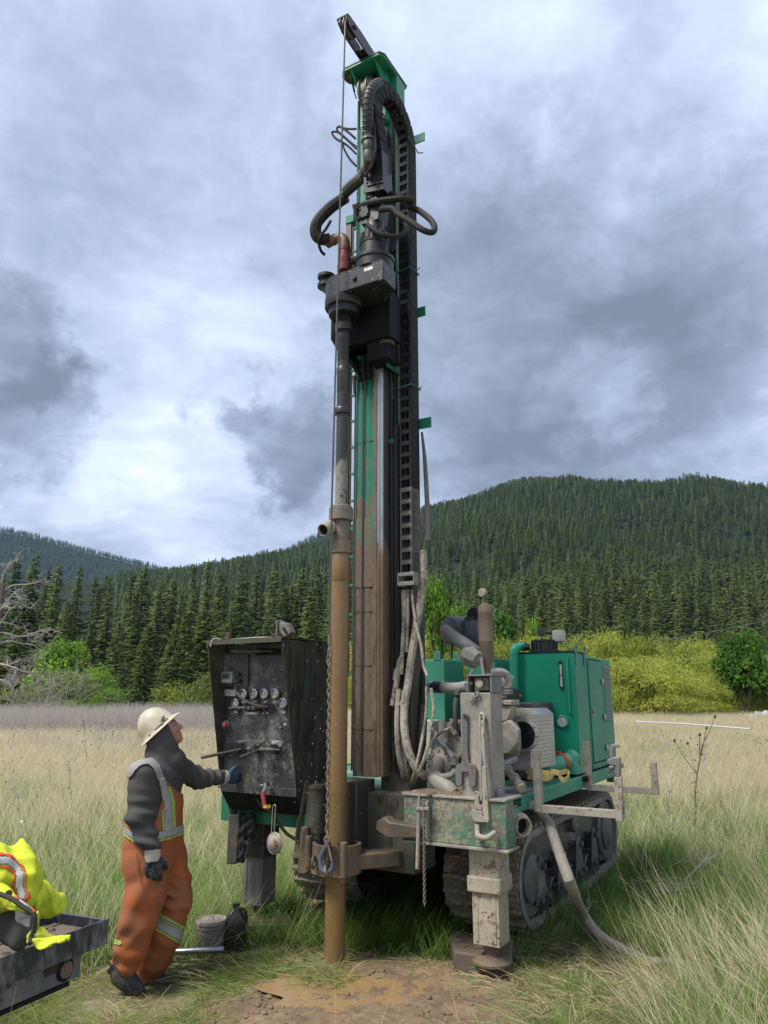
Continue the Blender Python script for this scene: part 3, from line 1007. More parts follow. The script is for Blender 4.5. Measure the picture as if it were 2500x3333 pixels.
# ================================================================== the drill rig (axes: r right, a rearwards, z up; origin at the bore hole)
M_GREEN = worn('green_paint', (.006, .29, .165), amt=.10, wamt=.0, rough=.34, grime=.10, scale=3)
M_GREEND = worn('green_paint_dusty', (.035, .25, .155), mud=(.24, .33, .25), amt=.42, wamt=.0, rough=.5, grime=.18, streak=.5, scale=3)
M_GREENM = worn('green_paint_muddy', (.012, .22, .125), amt=.62, wet=(.13, .105, .075), wamt=.35, rough=.5, grime=.3, scale=5, splat=.5)
M_BEAM = worn('front_beam_paint', (.02, .21, .12), mud=(.30, .27, .20), amt=.72, wet=(.15, .125, .095), wamt=.75, rough=.55, grime=.3, scale=9, splat=.8)
M_GREENB = worn('green_paint_oily', (.008, .12, .07), mud=(.085, .068, .048), amt=.85, wet=(.03, .026, .02), wamt=.6, rough=.35, grime=.35, streak=.7, scale=6, chips=.2)
M_MAST = worn('mast_paint', (.012, .19, .11), mud=(.150, .112, .080), amt=.42, wet=(.095, .072, .052), wamt=.30, rust=.3, rough=.42, zmud=(1.3, 5.6), streak=.6, scale=7, chips=.25)
M_MASTG = worn('mast_paint_upper', (.012, .24, .14), mud=(.10, .09, .06), amt=.15, wamt=.25, wet=(.03, .03, .028), rust=.1, rough=.42, streak=.6, scale=5, grime=.25)
M_RAILB = worn('rail_brown', (.17, .13, .10), mud=(.20, .145, .095), amt=.45, wet=(.10, .072, .05), wamt=.35, rust=.15, rough=.4, zmud=(1.8, 4.0), streak=.9, scale=6)
M_RAILS = worn('rail_polished', (.46, .455, .45), mud=(.22, .15, .095), amt=.30, wet=(.17, .115, .07), wamt=.3, rough=.36, metal=.8, zmud=(2.0, 4.2), streak=.92, scale=7, grime=.15)
M_BLACK = worn('black_steel', (.014, .015, .017), mud=(.08, .072, .06), amt=.12, wamt=.0, rough=.42, grime=.2, scale=5, chips=0.0)
M_GEAR = worn('gearbox_black', (.022, .023, .027), mud=(.09, .085, .08), amt=.15, wamt=0, rough=.38, grime=.2, scale=9, chips=.40)
M_DARK = plain('dark_oily', (.008, .008, .009), .7, var=.4, scale=6, spec=.25)
M_VOID = plain('dark_opening', (.004, .004, .004), .9, var=.3, bmp=0)
M_STEEL = worn('muddy_steel', (.27, .25, .22), mud=(.37, .325, .245), amt=.62, wet=(.13, .10, .07), wamt=.42, rust=.25, rough=.6, scale=7, splat=.6)
M_STEELG = worn('muddy_steel_grey', (.16, .16, .16), mud=(.33, .29, .225), amt=.45, wet=(.10, .08, .06), wamt=.4, rough=.55, scale=6, streak=.4)
M_IRON = worn('oily_iron', (.055, .05, .045), mud=(.17, .13, .09), amt=.4, wet=(.03, .024, .018), wamt=.35, rust=.25, rough=.5, scale=8)
M_MUDDY = worn('wet_muddy_iron', (.10, .08, .06), mud=(.165, .11, .065), amt=.65, wet=(.07, .048, .03), wamt=.4, rough=.5, scale=7)
M_CASE = worn('casing_wet_mud', (.23, .135, .055), mud=(.20, .115, .048), amt=.5, wet=(.155, .088, .036), wamt=.35, rough=.32, scale=3, streak=.85, grime=.1)
M_ROD = worn('drill_rod_steel', (.060, .055, .052), mud=(.25, .23, .20), amt=.12, wet=(.03, .028, .026), wamt=.2, rough=.36, metal=.35, zmud=(3.3, 4.0), streak=.5, scale=7, chips=.15)
M_CREAM = worn('cream_jack_paint', (.42, .37, .27), mud=(.33, .28, .20), amt=.4, wet=(.10, .075, .05), wamt=.45, rust=.3, rough=.6, scale=9, splat=.7)
M_RUBBER = plain('black_rubber', (.020, .020, .021), .62, var=.3, scale=10)
M_TRACK = worn('track_rubber', (.050, .046, .040), mud=(.27, .225, .165), amt=.75, wet=(.055, .042, .03), wamt=.3, rough=.7, scale=5)
M_TRKW = worn('track_edge_dust', (.17, .16, .14), mud=(.30, .27, .22), amt=.6, wet=(.05, .04, .03), wamt=.2, rough=.85, scale=4)
M_UNDER = worn('undercarriage', (.075, .075, .078), mud=(.22, .20, .17), amt=.5, wet=(.03, .028, .025), wamt=.2, rough=.45, scale=5, streak=.5)
M_HOSE = worn('muddy_hose', (.10, .09, .075), mud=(.40, .35, .27), amt=.72, wet=(.11, .085, .055), wamt=.55, rough=.7, scale=9, streak=.3, grime=.1)
M_HOSEB = worn('black_hose', (.020, .019, .018), mud=(.10, .085, .065), amt=.25, wamt=0, rough=.66, scale=8, spec=.25)
M_CABW = worn('cabinet_side', (.006, .10, .055), mud=(.060, .052, .040), amt=.85, wet=(.020, .018, .014), wamt=.75, rough=.30, scale=6, streak=.93, grime=.3, chips=.0)
M_CABF = worn('cabinet_panel', (.032, .033, .036), mud=(.20, .19, .165), amt=.56, wet=(.022, .022, .022), wamt=.3, rough=.5, scale=5, grime=.2, splat=.5)
M_CABI = worn('cabinet_inside', (.06, .055, .045), mud=(.14, .125, .095), amt=.6, wet=(.015, .014, .012), wamt=.35, rough=.5, scale=6, splat=.9)
M_CHROME = plain('gauge_chrome', (.40, .40, .39), .32, 1.0, var=.1, bmp=0)
M_DIAL = plain('gauge_dial', (.36, .33, .20), .35, var=.12, scale=30, bmp=0)
M_DIALW = plain('gauge_dial_white', (.55, .55, .50), .3, var=.08, scale=30, bmp=0)
M_WHITE = plain('label_white', (.62, .62, .60), .6, var=.5, scale=60, bmp=0)
M_RED = plain('red_plastic', (.42, .06, .05), .5, var=.4, scale=30)
M_ORANGE = plain('orange_clamp', (.50, .085, .035), .5, var=.35, scale=20)
M_REDCAST = worn('red_casting', (.16, .022, .016), mud=(.07, .06, .05), amt=.35, wamt=0, rough=.4, scale=9, chips=.1)
M_PIPE = worn('grey_pipe', (.34, .32, .285), mud=(.42, .38, .31), amt=.4, wet=(.2, .17, .13), wamt=.1, rough=.55, scale=6)
M_EXH = worn('exhaust_rust', (.19, .14, .095), mud=(.27, .22, .155), amt=.45, wet=(.12, .08, .05), wamt=.2, rough=.8, rust=.3, scale=7)
M_AIR = worn('air_cleaner_grey', (.085, .095, .115), mud=(.22, .22, .22), amt=.3, wamt=0, rough=.5, scale=6)
M_ALU = plain('diamond_plate', (.40, .39, .365), .45, .6, var=.12, scale=6)
M_DUSTM = worn('dusty_machine', (.24, .225, .195), mud=(.40, .36, .285), amt=.6, wet=(.16, .13, .095), wamt=.25, rough=.7, scale=7, splat=.35)
M_MINT = worn('mint_tube', (.10, .36, .25), mud=(.35, .42, .34), amt=.35, wamt=.1, rough=.5, scale=6)
M_WIRE = worn('wire_rope', (.10, .09, .08), mud=(.14, .10, .065), amt=.4, wamt=.2, rough=.5, metal=.4, scale=60)
M_CHAINR = worn('rusty_chain', (.22, .18, .14), mud=(.24, .18, .11), amt=.5, wet=(.08, .055, .035), wamt=.3, rust=.5, rough=.5, scale=14)

rig = thing('drill_rig', 'green tracked drill rig with tall mast and black control cabinet', 'drill rig', ORG, RIGROT)
def P(*k, **w): return A(*k, **w)
ct_ = _crop(1130, 200, .2034)
def L_(cf, pts): return [A(cf, x, y, a=a) for x, y, a in pts]

# ---------------- undercarriage
def track_loop(n_=220):
    pts = []
    ctr = [(1.205, .415, .335), (3.50, .43, .345)]
    # closed path in (a, z), counted clockwise from the front bottom
    raw = []
    for k in range(25):
        t = math.pi * (1.0 + 1.02) / 2 + 0 * k
    for k in range(21):                                   # front idler, bottom to top
        t = R_(-100 - 170 * k / 20.0)
        raw.append((ctr[0][0] + ctr[0][2] * math.cos(t), ctr[0][1] + ctr[0][2] * math.sin(t)))
    raw += [(2.0, .765), (2.35, .755), (2.9, .765)]
    for k in range(21):                                   # rear sprocket, top to bottom
        t = R_(88 - 170 * k / 20.0)
        raw.append((ctr[1][0] + ctr[1][2] * math.cos(t), ctr[1][1] + ctr[1][2] * math.sin(t)))
    raw += [(3.1, .068), (2.4, .05), (1.7, .058)]
    raw = np.array(raw + [raw[0]])
    seg = np.hypot(*np.diff(raw, axis=0).T)
    s = np.concatenate([[0], np.cumsum(seg)])
    u = np.linspace(0, s[-1], n_, endpoint=False)
    return np.stack([np.interp(u, s, raw[:, 0]), np.interp(u, s, raw[:, 1])], 1), s[-1]
def make_track(side):
    r0, r1 = (.40, 1.0) if side > 0 else (-1.0, -.40)
    pts, length = track_loop()
    n_ = len(pts)
    tan = np.roll(pts, -1, 0) - np.roll(pts, 1, 0); tan /= np.linalg.norm(tan, axis=1)[:, None]
    nrm = np.stack([-tan[:, 1], tan[:, 0]], 1)           # outward
    ce = pts.mean(0)
    if ((pts - ce) * nrm).sum() < 0: nrm = -nrm
    b = MB(); vs = []; fs = []
    for i in range(n_):
        o_ = pts[i]; q_ = pts[i] - nrm[i] * .028
        vs += [(r0, *o_), (r1, *o_), (r1, *q_), (r0, *q_)]
    for i in range(n_):
        j = (i + 1) % n_
        for k in range(4):
            fs.append((i * 4 + k, i * 4 + (k + 1) % 4, j * 4 + (k + 1) % 4, j * 4 + k))
    b.add(vs, fs)
    belt = b.build('track', M_TRACK, rig, smooth=30)
    # pale worn side band of the belt
    b = MB(); vs = []; fs = []
    rr_ = r1 if side > 0 else r0
    for i in range(n_):
        vs += [(rr_ + side * .004, *(pts[i] + nrm[i] * .004)), (rr_ + side * .004, *(pts[i] - nrm[i] * .05)), (rr_ - side * .05, *(pts[i] - nrm[i] * .05))]
    for i in range(n_):
        j = (i + 1) % n_
        fs += [(i * 3, j * 3, j * 3 + 1, i * 3 + 1), (i * 3 + 1, j * 3 + 1, j * 3 + 2, i * 3 + 2)]
    b.add(vs, fs)
    b.build('track_edge', M_TRKW, belt, smooth=30)
    lug = MB()
    w2 = (r1 - r0) / 2 - .006
    for k in range(8):                                      # a wavy bar across the belt
        x0, x1 = -w2 + 2 * w2 * k / 8, -w2 + 2 * w2 * (k + 1) / 8
        y0, y1 = .006 * math.sin(k * 1.6), .006 * math.sin((k + 1) * 1.6)
        lug.add([(x0, y0 - .024, 0), (x1, y1 - .024, 0), (x1, y1 + .024, 0), (x0, y0 + .024, 0), (x0, y0 - .013, .036), (x1, y1 - .013, .036), (x1, y1 + .013, .036), (x0, y0 + .013, .036)],
                [(4, 5, 6, 7), (0, 1, 5, 4), (2, 3, 7, 6)] + ([(3, 0, 4, 7)] if k == 0 else []) + ([(1, 2, 6, 5)] if k == 7 else []))
    lug_me = lug.mesh('track_bar', M_TRACK, 30)
    nl = 66
    for k in range(nl):
        i = int(k * n_ / nl)
        ex = Vector((1, 0, 0)); ez = Vector((0, *nrm[i])); ey = ez.cross(ex)
        M = Matrix((ex, ey, ez)).transposed().to_4x4()
        M.translation = Vector(((r0 + r1) / 2, *(pts[i])))
        o = bpy.data.objects.new('track_bar', lug_me); COL.objects.link(o); o.parent = belt; o.matrix_local = M
    # frame and wheels
    ro = .945 * side
    fr = MB()
    fr.prism([(ro - side * .10, 1.0, .50), (ro - side * .10, 1.35, .68), (ro - side * .10, 3.35, .66), (ro - side * .10, 3.35, .46), (ro - side * .10, 2.9, .44), (ro - side * .10, 1.2, .44)], (side * .07, 0, 0))
    fr.box((min(.55 * side, .80 * side), 1.1, .36), (max(.55 * side, .80 * side), 3.6, .55))
    frame_ = fr.build('track_frame', M_UNDER, rig, .006)
    pin = MB().ring((ro, 1.42, .50), (0, 0, 1), .045, .012, 14, 6).build('lifting_eye', M_UNDER, frame_)
    for k, a_ in enumerate((1.36, 1.88, 2.40, 2.92)):
        bog = MB()
        x0 = ro + side * .045
        bog.prism([(x0, a_ - .13, .215), (x0, a_ + .13, .215), (x0, a_ + .05, .50), (x0, a_ + .02, .54), (x0, a_ - .02, .54), (x0, a_ - .05, .50)], (side * .018, 0, 0))
        bo = bog.build('bogie_plate', M_UNDER, frame_, .006)
        bb = MB()
        for (da, z_) in ((-.085, .255), (.085, .255), (.0, .475)):
            bb.bolt((x0 + side * .018, a_ + da, z_), (side, 0, 0), .026, .034)
            bb.cyl((x0 - side * .16, a_ + da, z_), (x0, a_ + da, z_), .022, 10)
        bb.build('bolt_set', M_UNDER, frame_, kind='stuff')
        for da in (-.13, .13):
            wv = MB()
            wv.lathe([(.11, -.09), (.118, -.085), (.118, .085), (.11, .09), (.098, .088), (.095, .03), (.03, .028), (.03, -.09)], (ro - side * .06, a_ + da, .205), (side, 0, 0), 24)
            wv.build('road_wheel', M_UNDER, frame_)
    for (a_, z_, rad_, nm) in ((1.205, .415, .285, 'idler_wheel'), (3.50, .43, .29, 'drive_sprocket')):
        wv = MB()
        wv.lathe([(rad_ * .9, -.12), (rad_, -.10), (rad_, .10), (rad_ * .9, .115), (rad_ * .62, .10), (rad_ * .6, .12), (rad_ * .25, .14), (.04, .14)], (ro - side * .08, a_, z_), (side, 0, 0), 30)
        o = wv.build(nm, M_UNDER, frame_)
        bb = MB()
        for q in range(8):
            t = q * math.pi / 4
            bb.bolt((ro + side * .03, a_ + rad_ * .45 * math.cos(t), z_ + rad_ * .45 * math.sin(t)), (side, 0, 0), .016, .016)
        bb.build('bolt_circle', M_UNDER, frame_)
    for a_ in (2.36,):
        wv = MB(); wv.lathe([(.07, -.1), (.085, -.09), (.085, .09), (.07, .1), (.03, .1)], (ro - side * .04, a_, .655), (side, 0, 0), 20)
        wv.build('carrier_roller', M_UNDER, frame_)
    return belt
make_track(1)
make_track(-1)
b = MB()
b.box((-.38, 1.3, .42), (.38, 3.4, .78)); b.box((-.38, .55, .66), (.38, 1.3, .95))
b.build('belly_frame', M_DARK, rig, .01)

# ---------------- deck and front beams
b = MB()
b.box((-1.17, .46, 1.03), (1.17, 3.62, 1.075))
deck = b.build('deck', M_GREENM, rig)
b = MB(); b.box((1.172, .46, .995), (1.20, 3.16, 1.092)); b.box((-1.20, .46, .995), (-1.172, 3.16, 1.092)); b.box((1.10, 3.16, .93), (1.20, 3.20, 1.10))
b.build('deck_edge', M_GREEND, deck, .004)
pl = MB(); pl.box((1.2, 2.78, 1.02), (1.2035, 3.02, 1.075))
plate_ = pl.build('stamped_plate', plain('plate_grey', (.28, .31, .29), .6, var=.3, scale=30), deck)
pl = MB()
for k in range(13):
    pl.box((1.2035, 2.80 + k * .0165, 1.028 + .003 * (k % 3)), (1.2045, 2.806 + k * .0165 + .004 * (k % 2), 1.066))
pl.build('stamped_marks', plain('plate_dark', (.12, .13, .12), .6, bmp=0), deck)
# walkway grating
gm = MB()
for k in range(12):
    gm.box((.84 + k * .028, .47, 1.078), (.846 + k * .028, .98, 1.10))
for k in range(16):
    gm.box((.84, .48 + k * .032, 1.084), (1.16, .485 + k * .032, 1.098))
gm.build('walkway_grating', M_STEELG, deck)
b = MB()
b.prism([(.46, .15, .80), (1.20, .15, .80), (1.20, .33, .80), (1.20, .46, .99), (.46, .46, .80)], (0, 0, .285)) if False else None
b.box((.455, .15, .805), (1.20, .30, 1.085))
beam = b.build('front_beam', M_BEAM, rig, .005)
b = MB(); b.prism([(1.0, .302, .81), (1.198, .302, .81), (1.198, .30, 1.083), (1.0, .30, 1.083)], (0, .004, 0)); b.prism([(1.172, .304, .815), (1.172, .304, 1.03), (1.172, .46, 1.03), (1.172, .43, .96)], (.026, 0, 0))
b.build('beam_gusset', M_GREENM, beam)
b = MB(); b.box((.44, .132, .785), (1.215, .33, .803)); b.box((.445, .138, 1.087), (1.205, .46, 1.103))
b.build('beam_flange', M_STEEL, beam, .003)
g = np.random.default_rng(9)
b = MB()
for k in range(26):
    x_ = g.uniform(.47, .86); y_ = g.uniform(.16, .40)
    b.ball((x_, y_, 1.10), g.uniform(.03, .09), g.uniform(.03, .07), g.uniform(.008, .022), 9, 5)
b.build('mud_heap', plain('heaped_mud', (.15, .11, .075), .85, var=.35, scale=20, bmp=.6), beam)
b = MB(); b.box((-1.20, .15, .80), (-.30, .32, 1.085)); b.build('front_beam', worn('left_beam_paint', (.008, .17, .095), mud=(.085, .07, .05), amt=.45, wet=(.03, .026, .02), wamt=.3, rough=.4, grime=.2, scale=5), rig, .005)
b = MB(); b.box((-.30, .30, .55), (.46, .62, 1.07)); b.build('mast_foot', M_GREENB, rig, .008)
# arm of the rod clamp, left of the beam
b = MB()
b.prism([A(c4, 1475, 1660, a=.06), A(c4, 1480, 1600, a=.06), A(c4, 1540, 1560, a=.06), A(c4, 1580, 1600, a=.06), A(e2, 410, 1625, a=.10), A(e2, 420, 1760, a=.10), A(c4, 1560, 1725, a=.06)], (0, .10, 0))
b.build('clamp_arm', M_MUDDY, rig, .008)

# ---------------- outriggers
def jack(r_, a_, mat_tube, mat_leg, zt, zc):
    b = MB(); b.box((r_ - .105, a_ - .10, zc), (r_ + .105, a_ + .10, zt))
    j = b.build('jack', mat_tube, rig, .008)
    b = MB(); b.box((r_ - .118, a_ - .113, zc - .055), (r_ + .118, a_ + .113, zc + .045)); b.build('jack_collar', mat_tube, j, .012)
    b = MB(); b.box((r_ - .092, a_ - .088, .20), (r_ + .092, a_ + .088, zc))
    for s_ in (-.062, .062): b.box((r_ + s_ - .012, a_ - .094, .22), (r_ + s_ + .012, a_ - .085, zc - .06)); 
    b.build('jack_leg', mat_leg, j, .006)
    b = MB(); b.cyl((r_, a_, .12), (r_, a_, .21), .05, 14); b.lathe([(.13, .085), (.13, .10), (.10, .125), (.055, .135)], (r_, a_, 0), n=24); b.build('jack_foot', M_MUDDY, j)
    return j
jack(1.0, .33, M_CREAM, M_CREAM, .80, .565)
jack(-.93, .33, M_IRON, M_STEELG, .90, .60)
# tall guide tube of the right outrigger on the deck
b = MB(); b.box((.865, .225, 1.09), (1.09, .44, 1.775))
post = b.build('outrigger_tube', M_STEEL, rig, .006)
b = MB(); b.box((.915, .235, 1.775), (.925, .43, 1.885)); b.box((1.085, .235, 1.775), (1.10, .43, 1.885)); b.box((.915, .42, 1.775), (1.10, .43, 1.885)); b.box((.91, .23, 1.885), (1.105, .435, 1.897))
b.build('tube_head', M_STEELG, post, .003)
b = MB(); b.box((.945, .29, 1.79), (1.055, .40, 1.878)); b.cyl((1.0, .29, 1.835), (1.0, .25, 1.835), .030, 14); b.cyl((.90, .25, 1.84), (.94, .28, 1.84), .012, 8)
b.build('hydraulic_cap', M_DUSTM, post, .012)
b = MB(); b.tube([A(e2, 1035, 130, a=.215), A(e2, 1080, 90, a=.205), A(e2, 1140, 30, a=.205), A(e2, 1115, 5, a=.205), A(e2, 1095, 30, a=.21), A(e2, 1100, 85, a=.215)], .006, 6, sm_=4)
b.cyl(A(e2, 1080, 90, a=.224), A(e2, 1080, 90, a=.20), .015, 10)
b.build('locking_pin', M_STEELG, post)
b = MB(); b.tube(L_(e2, [(1370, 960, .5), (1410, 905, .45), (1470, 860, .5), (1580, 815, .62)]), .022, 10, sm_=4); b.build('deck_hose', M_STEELG, rig)
b = MB(); b.box((1.09, .25, 1.09), (1.13, .33, 1.15)); b.build('tube_bracket', M_STEELG, rig, .004)

# ---------------- mast
b = MB()
prof = [(-.130, .41), (-.105, .40), (-.065, .40), (-.050, .407), (-.038, .407), (-.024, .40), (.012, .40), (.026, .406), (.036, .406), (.050, .40), (.066, .40), (.066, .50), (.235, .50), (.235, .66), (-.13, .66)]
b.prism([(p[0], p[1], 1.16) for p in prof], (0, 0, 5.55))
mast = b.build('mast', M_MAST, rig, .003)
b = MB(); b.prism([(p[0], p[1], 6.71) for p in prof], (0, 0, .29)); b.box((-.13, .40, 7.0), (-.075, .66, 7.55)); b.box((.085, .40, 7.0), (.165, .66, 7.55)); b.box((-.075, .58, 7.0), (.085, .66, 7.55)); b.box((.165, .50, 7.0), (.235, .66, 7.55))
b.build('mast_head', M_MASTG, mast, .004)
b = MB(); b.box((.070, .365, 1.165), (.106, .50, 6.9)); b.build('mast_rail', M_RAILB, mast, .003)
b = MB()
b.prism([(.1065, .368, 1.17), (.128, .362, 1.17), (.130, .368, 1.17), (.138, .368, 1.17), (.140, .362, 1.17), (.163, .368, 1.17), (.165, .49, 1.17), (.1065, .49, 1.17)], (0, 0, 5.73))
b.build('slide_rail', M_RAILS, mast, .002)
# dark notches and weld lugs along the edge of the channel
lug = MB(); lug.box((.056, .395, 0), (.0695, .403, .035)); lug_me = lug.mesh('rail_lug', M_IRON)
for k in range(19):
    o = bpy.data.objects.new('rail_lug', lug_me); COL.objects.link(o); o.parent = mast; o.location = (0, 0, 1.32 + k * .238)
seam = MB(); seam.add([(-.128, .398, 0), (.066, .398, 0), (.066, .398, .006), (-.128, .398, .006), (-.128, .402, 0), (.066, .402, 0), (.066, .402, .006), (-.128, .402, .006)], [(0, 3, 2, 1), (4, 5, 6, 7), (0, 1, 5, 4), (1, 2, 6, 5), (2, 3, 7, 6), (3, 0, 4, 7)])
seam_me = seam.mesh('weld_seam', M_IRON)
for z_ in (1.50, 1.98, 2.40, 3.05, 3.83, 4.42):
    o = bpy.data.objects.new('weld_seam', seam_me); COL.objects.link(o); o.parent = mast; o.location = (0, 0, z_)
# patch plate welded on the lower mast
b = MB(); b.prism([A(c3, 575, 790, a=.40), A(c3, 735, 795, a=.40), A(c3, 735, 1400, a=.40), A(c3, 720, 1412, a=.40), A(c3, 575, 1420, a=.40)], (0, -.006, 0)); b.build('patch_plate', M_MAST, mast, .002)
# side column with rungs
b = MB(); b.box((-.268, .42, 1.9), (-.212, .46, 6.02)); b.box((-.2115, .435, 1.9), (-.200, .455, 6.02))
colm = b.build('side_column', M_RAILB, mast, .003)
b = MB(); b.box((-.268, .41, 6.02), (-.18, .51, 6.10)); b.build('column_head', M_MASTG, mast, .004)
rung = MB(); rung.box((-.2005, .438, -.009), (-.1305, .462, .009)); rung_me = rung.mesh('rung', M_MASTG)
for k in range(18):
    o = bpy.data.objects.new('rung', rung_me); COL.objects.link(o); o.parent = mast; o.location = (0, 0, 1.92 + k * .238)
# cables lying in the channel
for (x_, zt) in ((-.125, 7.3), (-.045, 4.62)):
    b = MB(); b.tube([(x_, .388, 1.2), (x_, .388, zt)], .008, 8); b.build('feed_cable', M_WIRE, mast)
b = MB(); b.tube([(.19, .47, 1.2), (.19, .47, 7.0)], .017, 8); b.tube([(.222, .475, 1.2), (.222, .475, 4.9)], .013, 8); b.build('mast_hose', M_RUBBER, mast)
b = MB(); b.tube([(.255, .44, 1.2), (.255, .44, 3.86), (.255, .44, 3.92), (.255, .44, 3.945)], [.030, .030, .027, .010], 12); b.build('feed_cylinder', M_DARK, mast)
for z_ in (4.18, 4.75):
    b = MB(); b.cyl((.203, .455, z_), (.203, .455, z_ + .16), .016, 10); b.cyl((.203, .455, z_ + .05), (.203, .455, z_ + .09), .022, 6); b.build('hose_coupling', M_IRON, mast)
b = MB(); b.box((.17, .455, 3.80), (.275, .485, 3.835)); b.build('hose_clip', M_MASTG, mast)
# cap plate, sheave and jib
b = MB()
capz = 7.53
b.prism([(-.185, .215, capz), (.20, .215, capz), (.235, .27, capz), (.235, .70, capz), (-.185, .70, capz)], (0, 0, .022))
cap = b.build('mast_cap', M_MASTG, mast, .003)
b = MB(); b.prism([(-.19, .21, capz + .024), (.203, .21, capz + .024), (.24, .268, capz + .024), (.24, .705, capz + .024), (-.19, .705, capz + .024)], (0, 0, .014)); b.build('cap_plate', M_IRON, mast)
b = MB(); b.prism([(-.12, .40, capz), (-.12, .24, capz), (-.12, .40, capz - .16)], (.016, 0, 0)); b.prism([(.14, .40, capz), (.14, .24, capz), (.14, .40, capz - .16)], (.016, 0, 0)); b.build('cap_gusset', M_MASTG, mast)
b = MB()
for (x_, y_) in ((.17, .25), (.20, .42), (.20, .6), (-.15, .25)): b.bolt((x_, y_, capz), (0, 0, -1), .014, .02)
b.build('cap_bolts', M_IRON, mast)
b = MB(); b.lathe([(.05, -.05), (.20, -.05), (.20, -.035), (.18, -.02), (.18, .02), (.20, .035), (.20, .05), (.05, .05)], (-.02, .47, 7.34), (1, 0, 0), 32); b.build('crown_sheave', worn('sheave_iron', (.10, .085, .065), amt=.3, mud=(.16, .13, .10), wamt=.2, rough=.5), mast)
b = MB(); b.lathe([(.05, -.03), (.19, -.03), (.19, .03), (.05, .03)], (.055, .47, 7.34), (1, 0, 0), 32); b.build('crown_sheave', M_DARK, mast)
jz = capz + .030
b = MB()
for x_ in (-.012, .075):
    b.prism([(x_, .44, jz), (x_, .20, jz + .02), (x_, .02, jz + .035), (x_, -.09, jz + .045), (x_, -.155, jz + .09), (x_, -.16, jz + .14), (x_, -.11, jz + .175), (x_, .10, jz + .175), (x_, .44, jz + .14)], (.014, 0, 0))
b.box((.003, .14, jz + .03), (.075, .42, jz + .045))
jib = b.build('jib', M_BLACK, mast, .003)
b = MB(); b.lathe([(.03, -.024), (.10, -.024), (.10, -.016), (.085, -.006), (.085, .006), (.10, .016), (.10, .024), (.03, .024)], (.038, -.065, jz + .09), (1, 0, 0), 28); b.build('jib_sheave', M_IRON, jib)
b = MB(); b.bolt((.089, -.03, jz + .11), (1, 0, 0), .022, .02); b.cyl((-.02, -.15, jz + .135), (.10, -.15, jz + .135), .012, 8); b.box((-.01, .34, jz), (.09, .44, jz + .17)); b.build('jib_pin', M_IRON, jib)
b = MB(); b.lathe([(.01, -.012), (.085, -.012), (.085, .012), (.01, .012)], (-.17, .33, capz + .05), (0, .35, 1), 20); b.cyl((-.2, .25, capz - .03), (-.2, .25, capz + .03), .02, 8); b.build('cap_pulley', M_IRON, mast)
b = MB(); b.tube(L_(c1, [(535, 610, .33), (540, 720, .33), (560, 820, .36), (582, 890, .42)]), .006, 6, sm_=3); b.tube(L_(c1, [(541, 715, .33), (562, 825, .36)]), .011, 6); b.build('safety_wire', M_RUBBER, mast)
lk = MB()
for k in range(5): lk.ring((.20, .69, capz - .02 - k * .022), (1, 0, 0) if k % 2 else (0, 1, 0), .010, .003, 10, 5)
lk.build('cap_chain', M_IRON, mast)
# green brackets behind the chain
for (z_, r0_, r1_, a_) in ((6.83, .10, .46, .62), (5.02, .23, .45, .60), (3.98, .20, .49, .60)):
    b = MB(); b.box((r0_, a_, z_ - .045), (r1_, a_ + .014, z_ + .045)); b.build('chain_bracket', M_MASTG, mast, .002)
b = MB(); b.box((.12, .60, 6.38), (.235, .68, 6.80)); b.build('valve_box', M_DARK, mast, .006)
# loops of small hose left of the mast top
b = MB()
for pts in ([(580, 1160, .5), (500, 1160, .5), (440, 1145, .48), (420, 1140, .45), (405, 1160, .44), (430, 1200, .45), (500, 1260, .48), (580, 1340, .5)],
            [(578, 1385, .5), (500, 1310, .48), (400, 1250, .45), (362, 1200, .44), (375, 1185, .44), (430, 1195, .45), (510, 1265, .48), (580, 1320, .5)],
            [(575, 1250, .5), (520, 1200, .47), (450, 1150, .45), (425, 1135, .45)], [(580, 1495, .5), (520, 1430, .48), (470, 1340, .46), (445, 1250, .45)]):
    b.tube(L_(c1, pts), .011, 6, sm_=4)
b.build('hose_loop', M_RUBBER, mast)
# lower part of the mast: guard box, green side member
b = MB(); b.box((-.24, .14, .70), (.075, .40, 1.155)); b.build('guard_box', worn('guard_paint', (.045, .045, .04), mud=(.13, .10, .07), amt=.5, wet=(.04, .034, .026), wamt=.4, rough=.45, scale=6), rig, .008)
b = MB()
for (x_, z_) in ((.055, .75), (.055, 1.09), (.055, .93)): b.bolt((x_, .14, z_), (0, -1, 0), .014, .012)
b.build('guard_bolts', M_IRON, rig)
b = MB(); b.box((.09, .46, .70), (.34, .74, 1.30)); b.box((.27, .52, 1.3), (.34, .74, 2.75)); b.cyl((.17, .45, .88), (.17, .40, .88), .085, 20)
b.build('mast_support', M_GREENB, rig, .008)
b = MB()
for k in range(8): b.bolt((.30, .52, 1.30 + k * .19), (0, -1, 0), .013, .02)
b.build('support_bolts', M_GREENB, rig)
b = MB(); b.box((.20, .44, 1.28), (.34, .52, 1.42)); b.build('support_clamp', M_IRON, rig, .006)

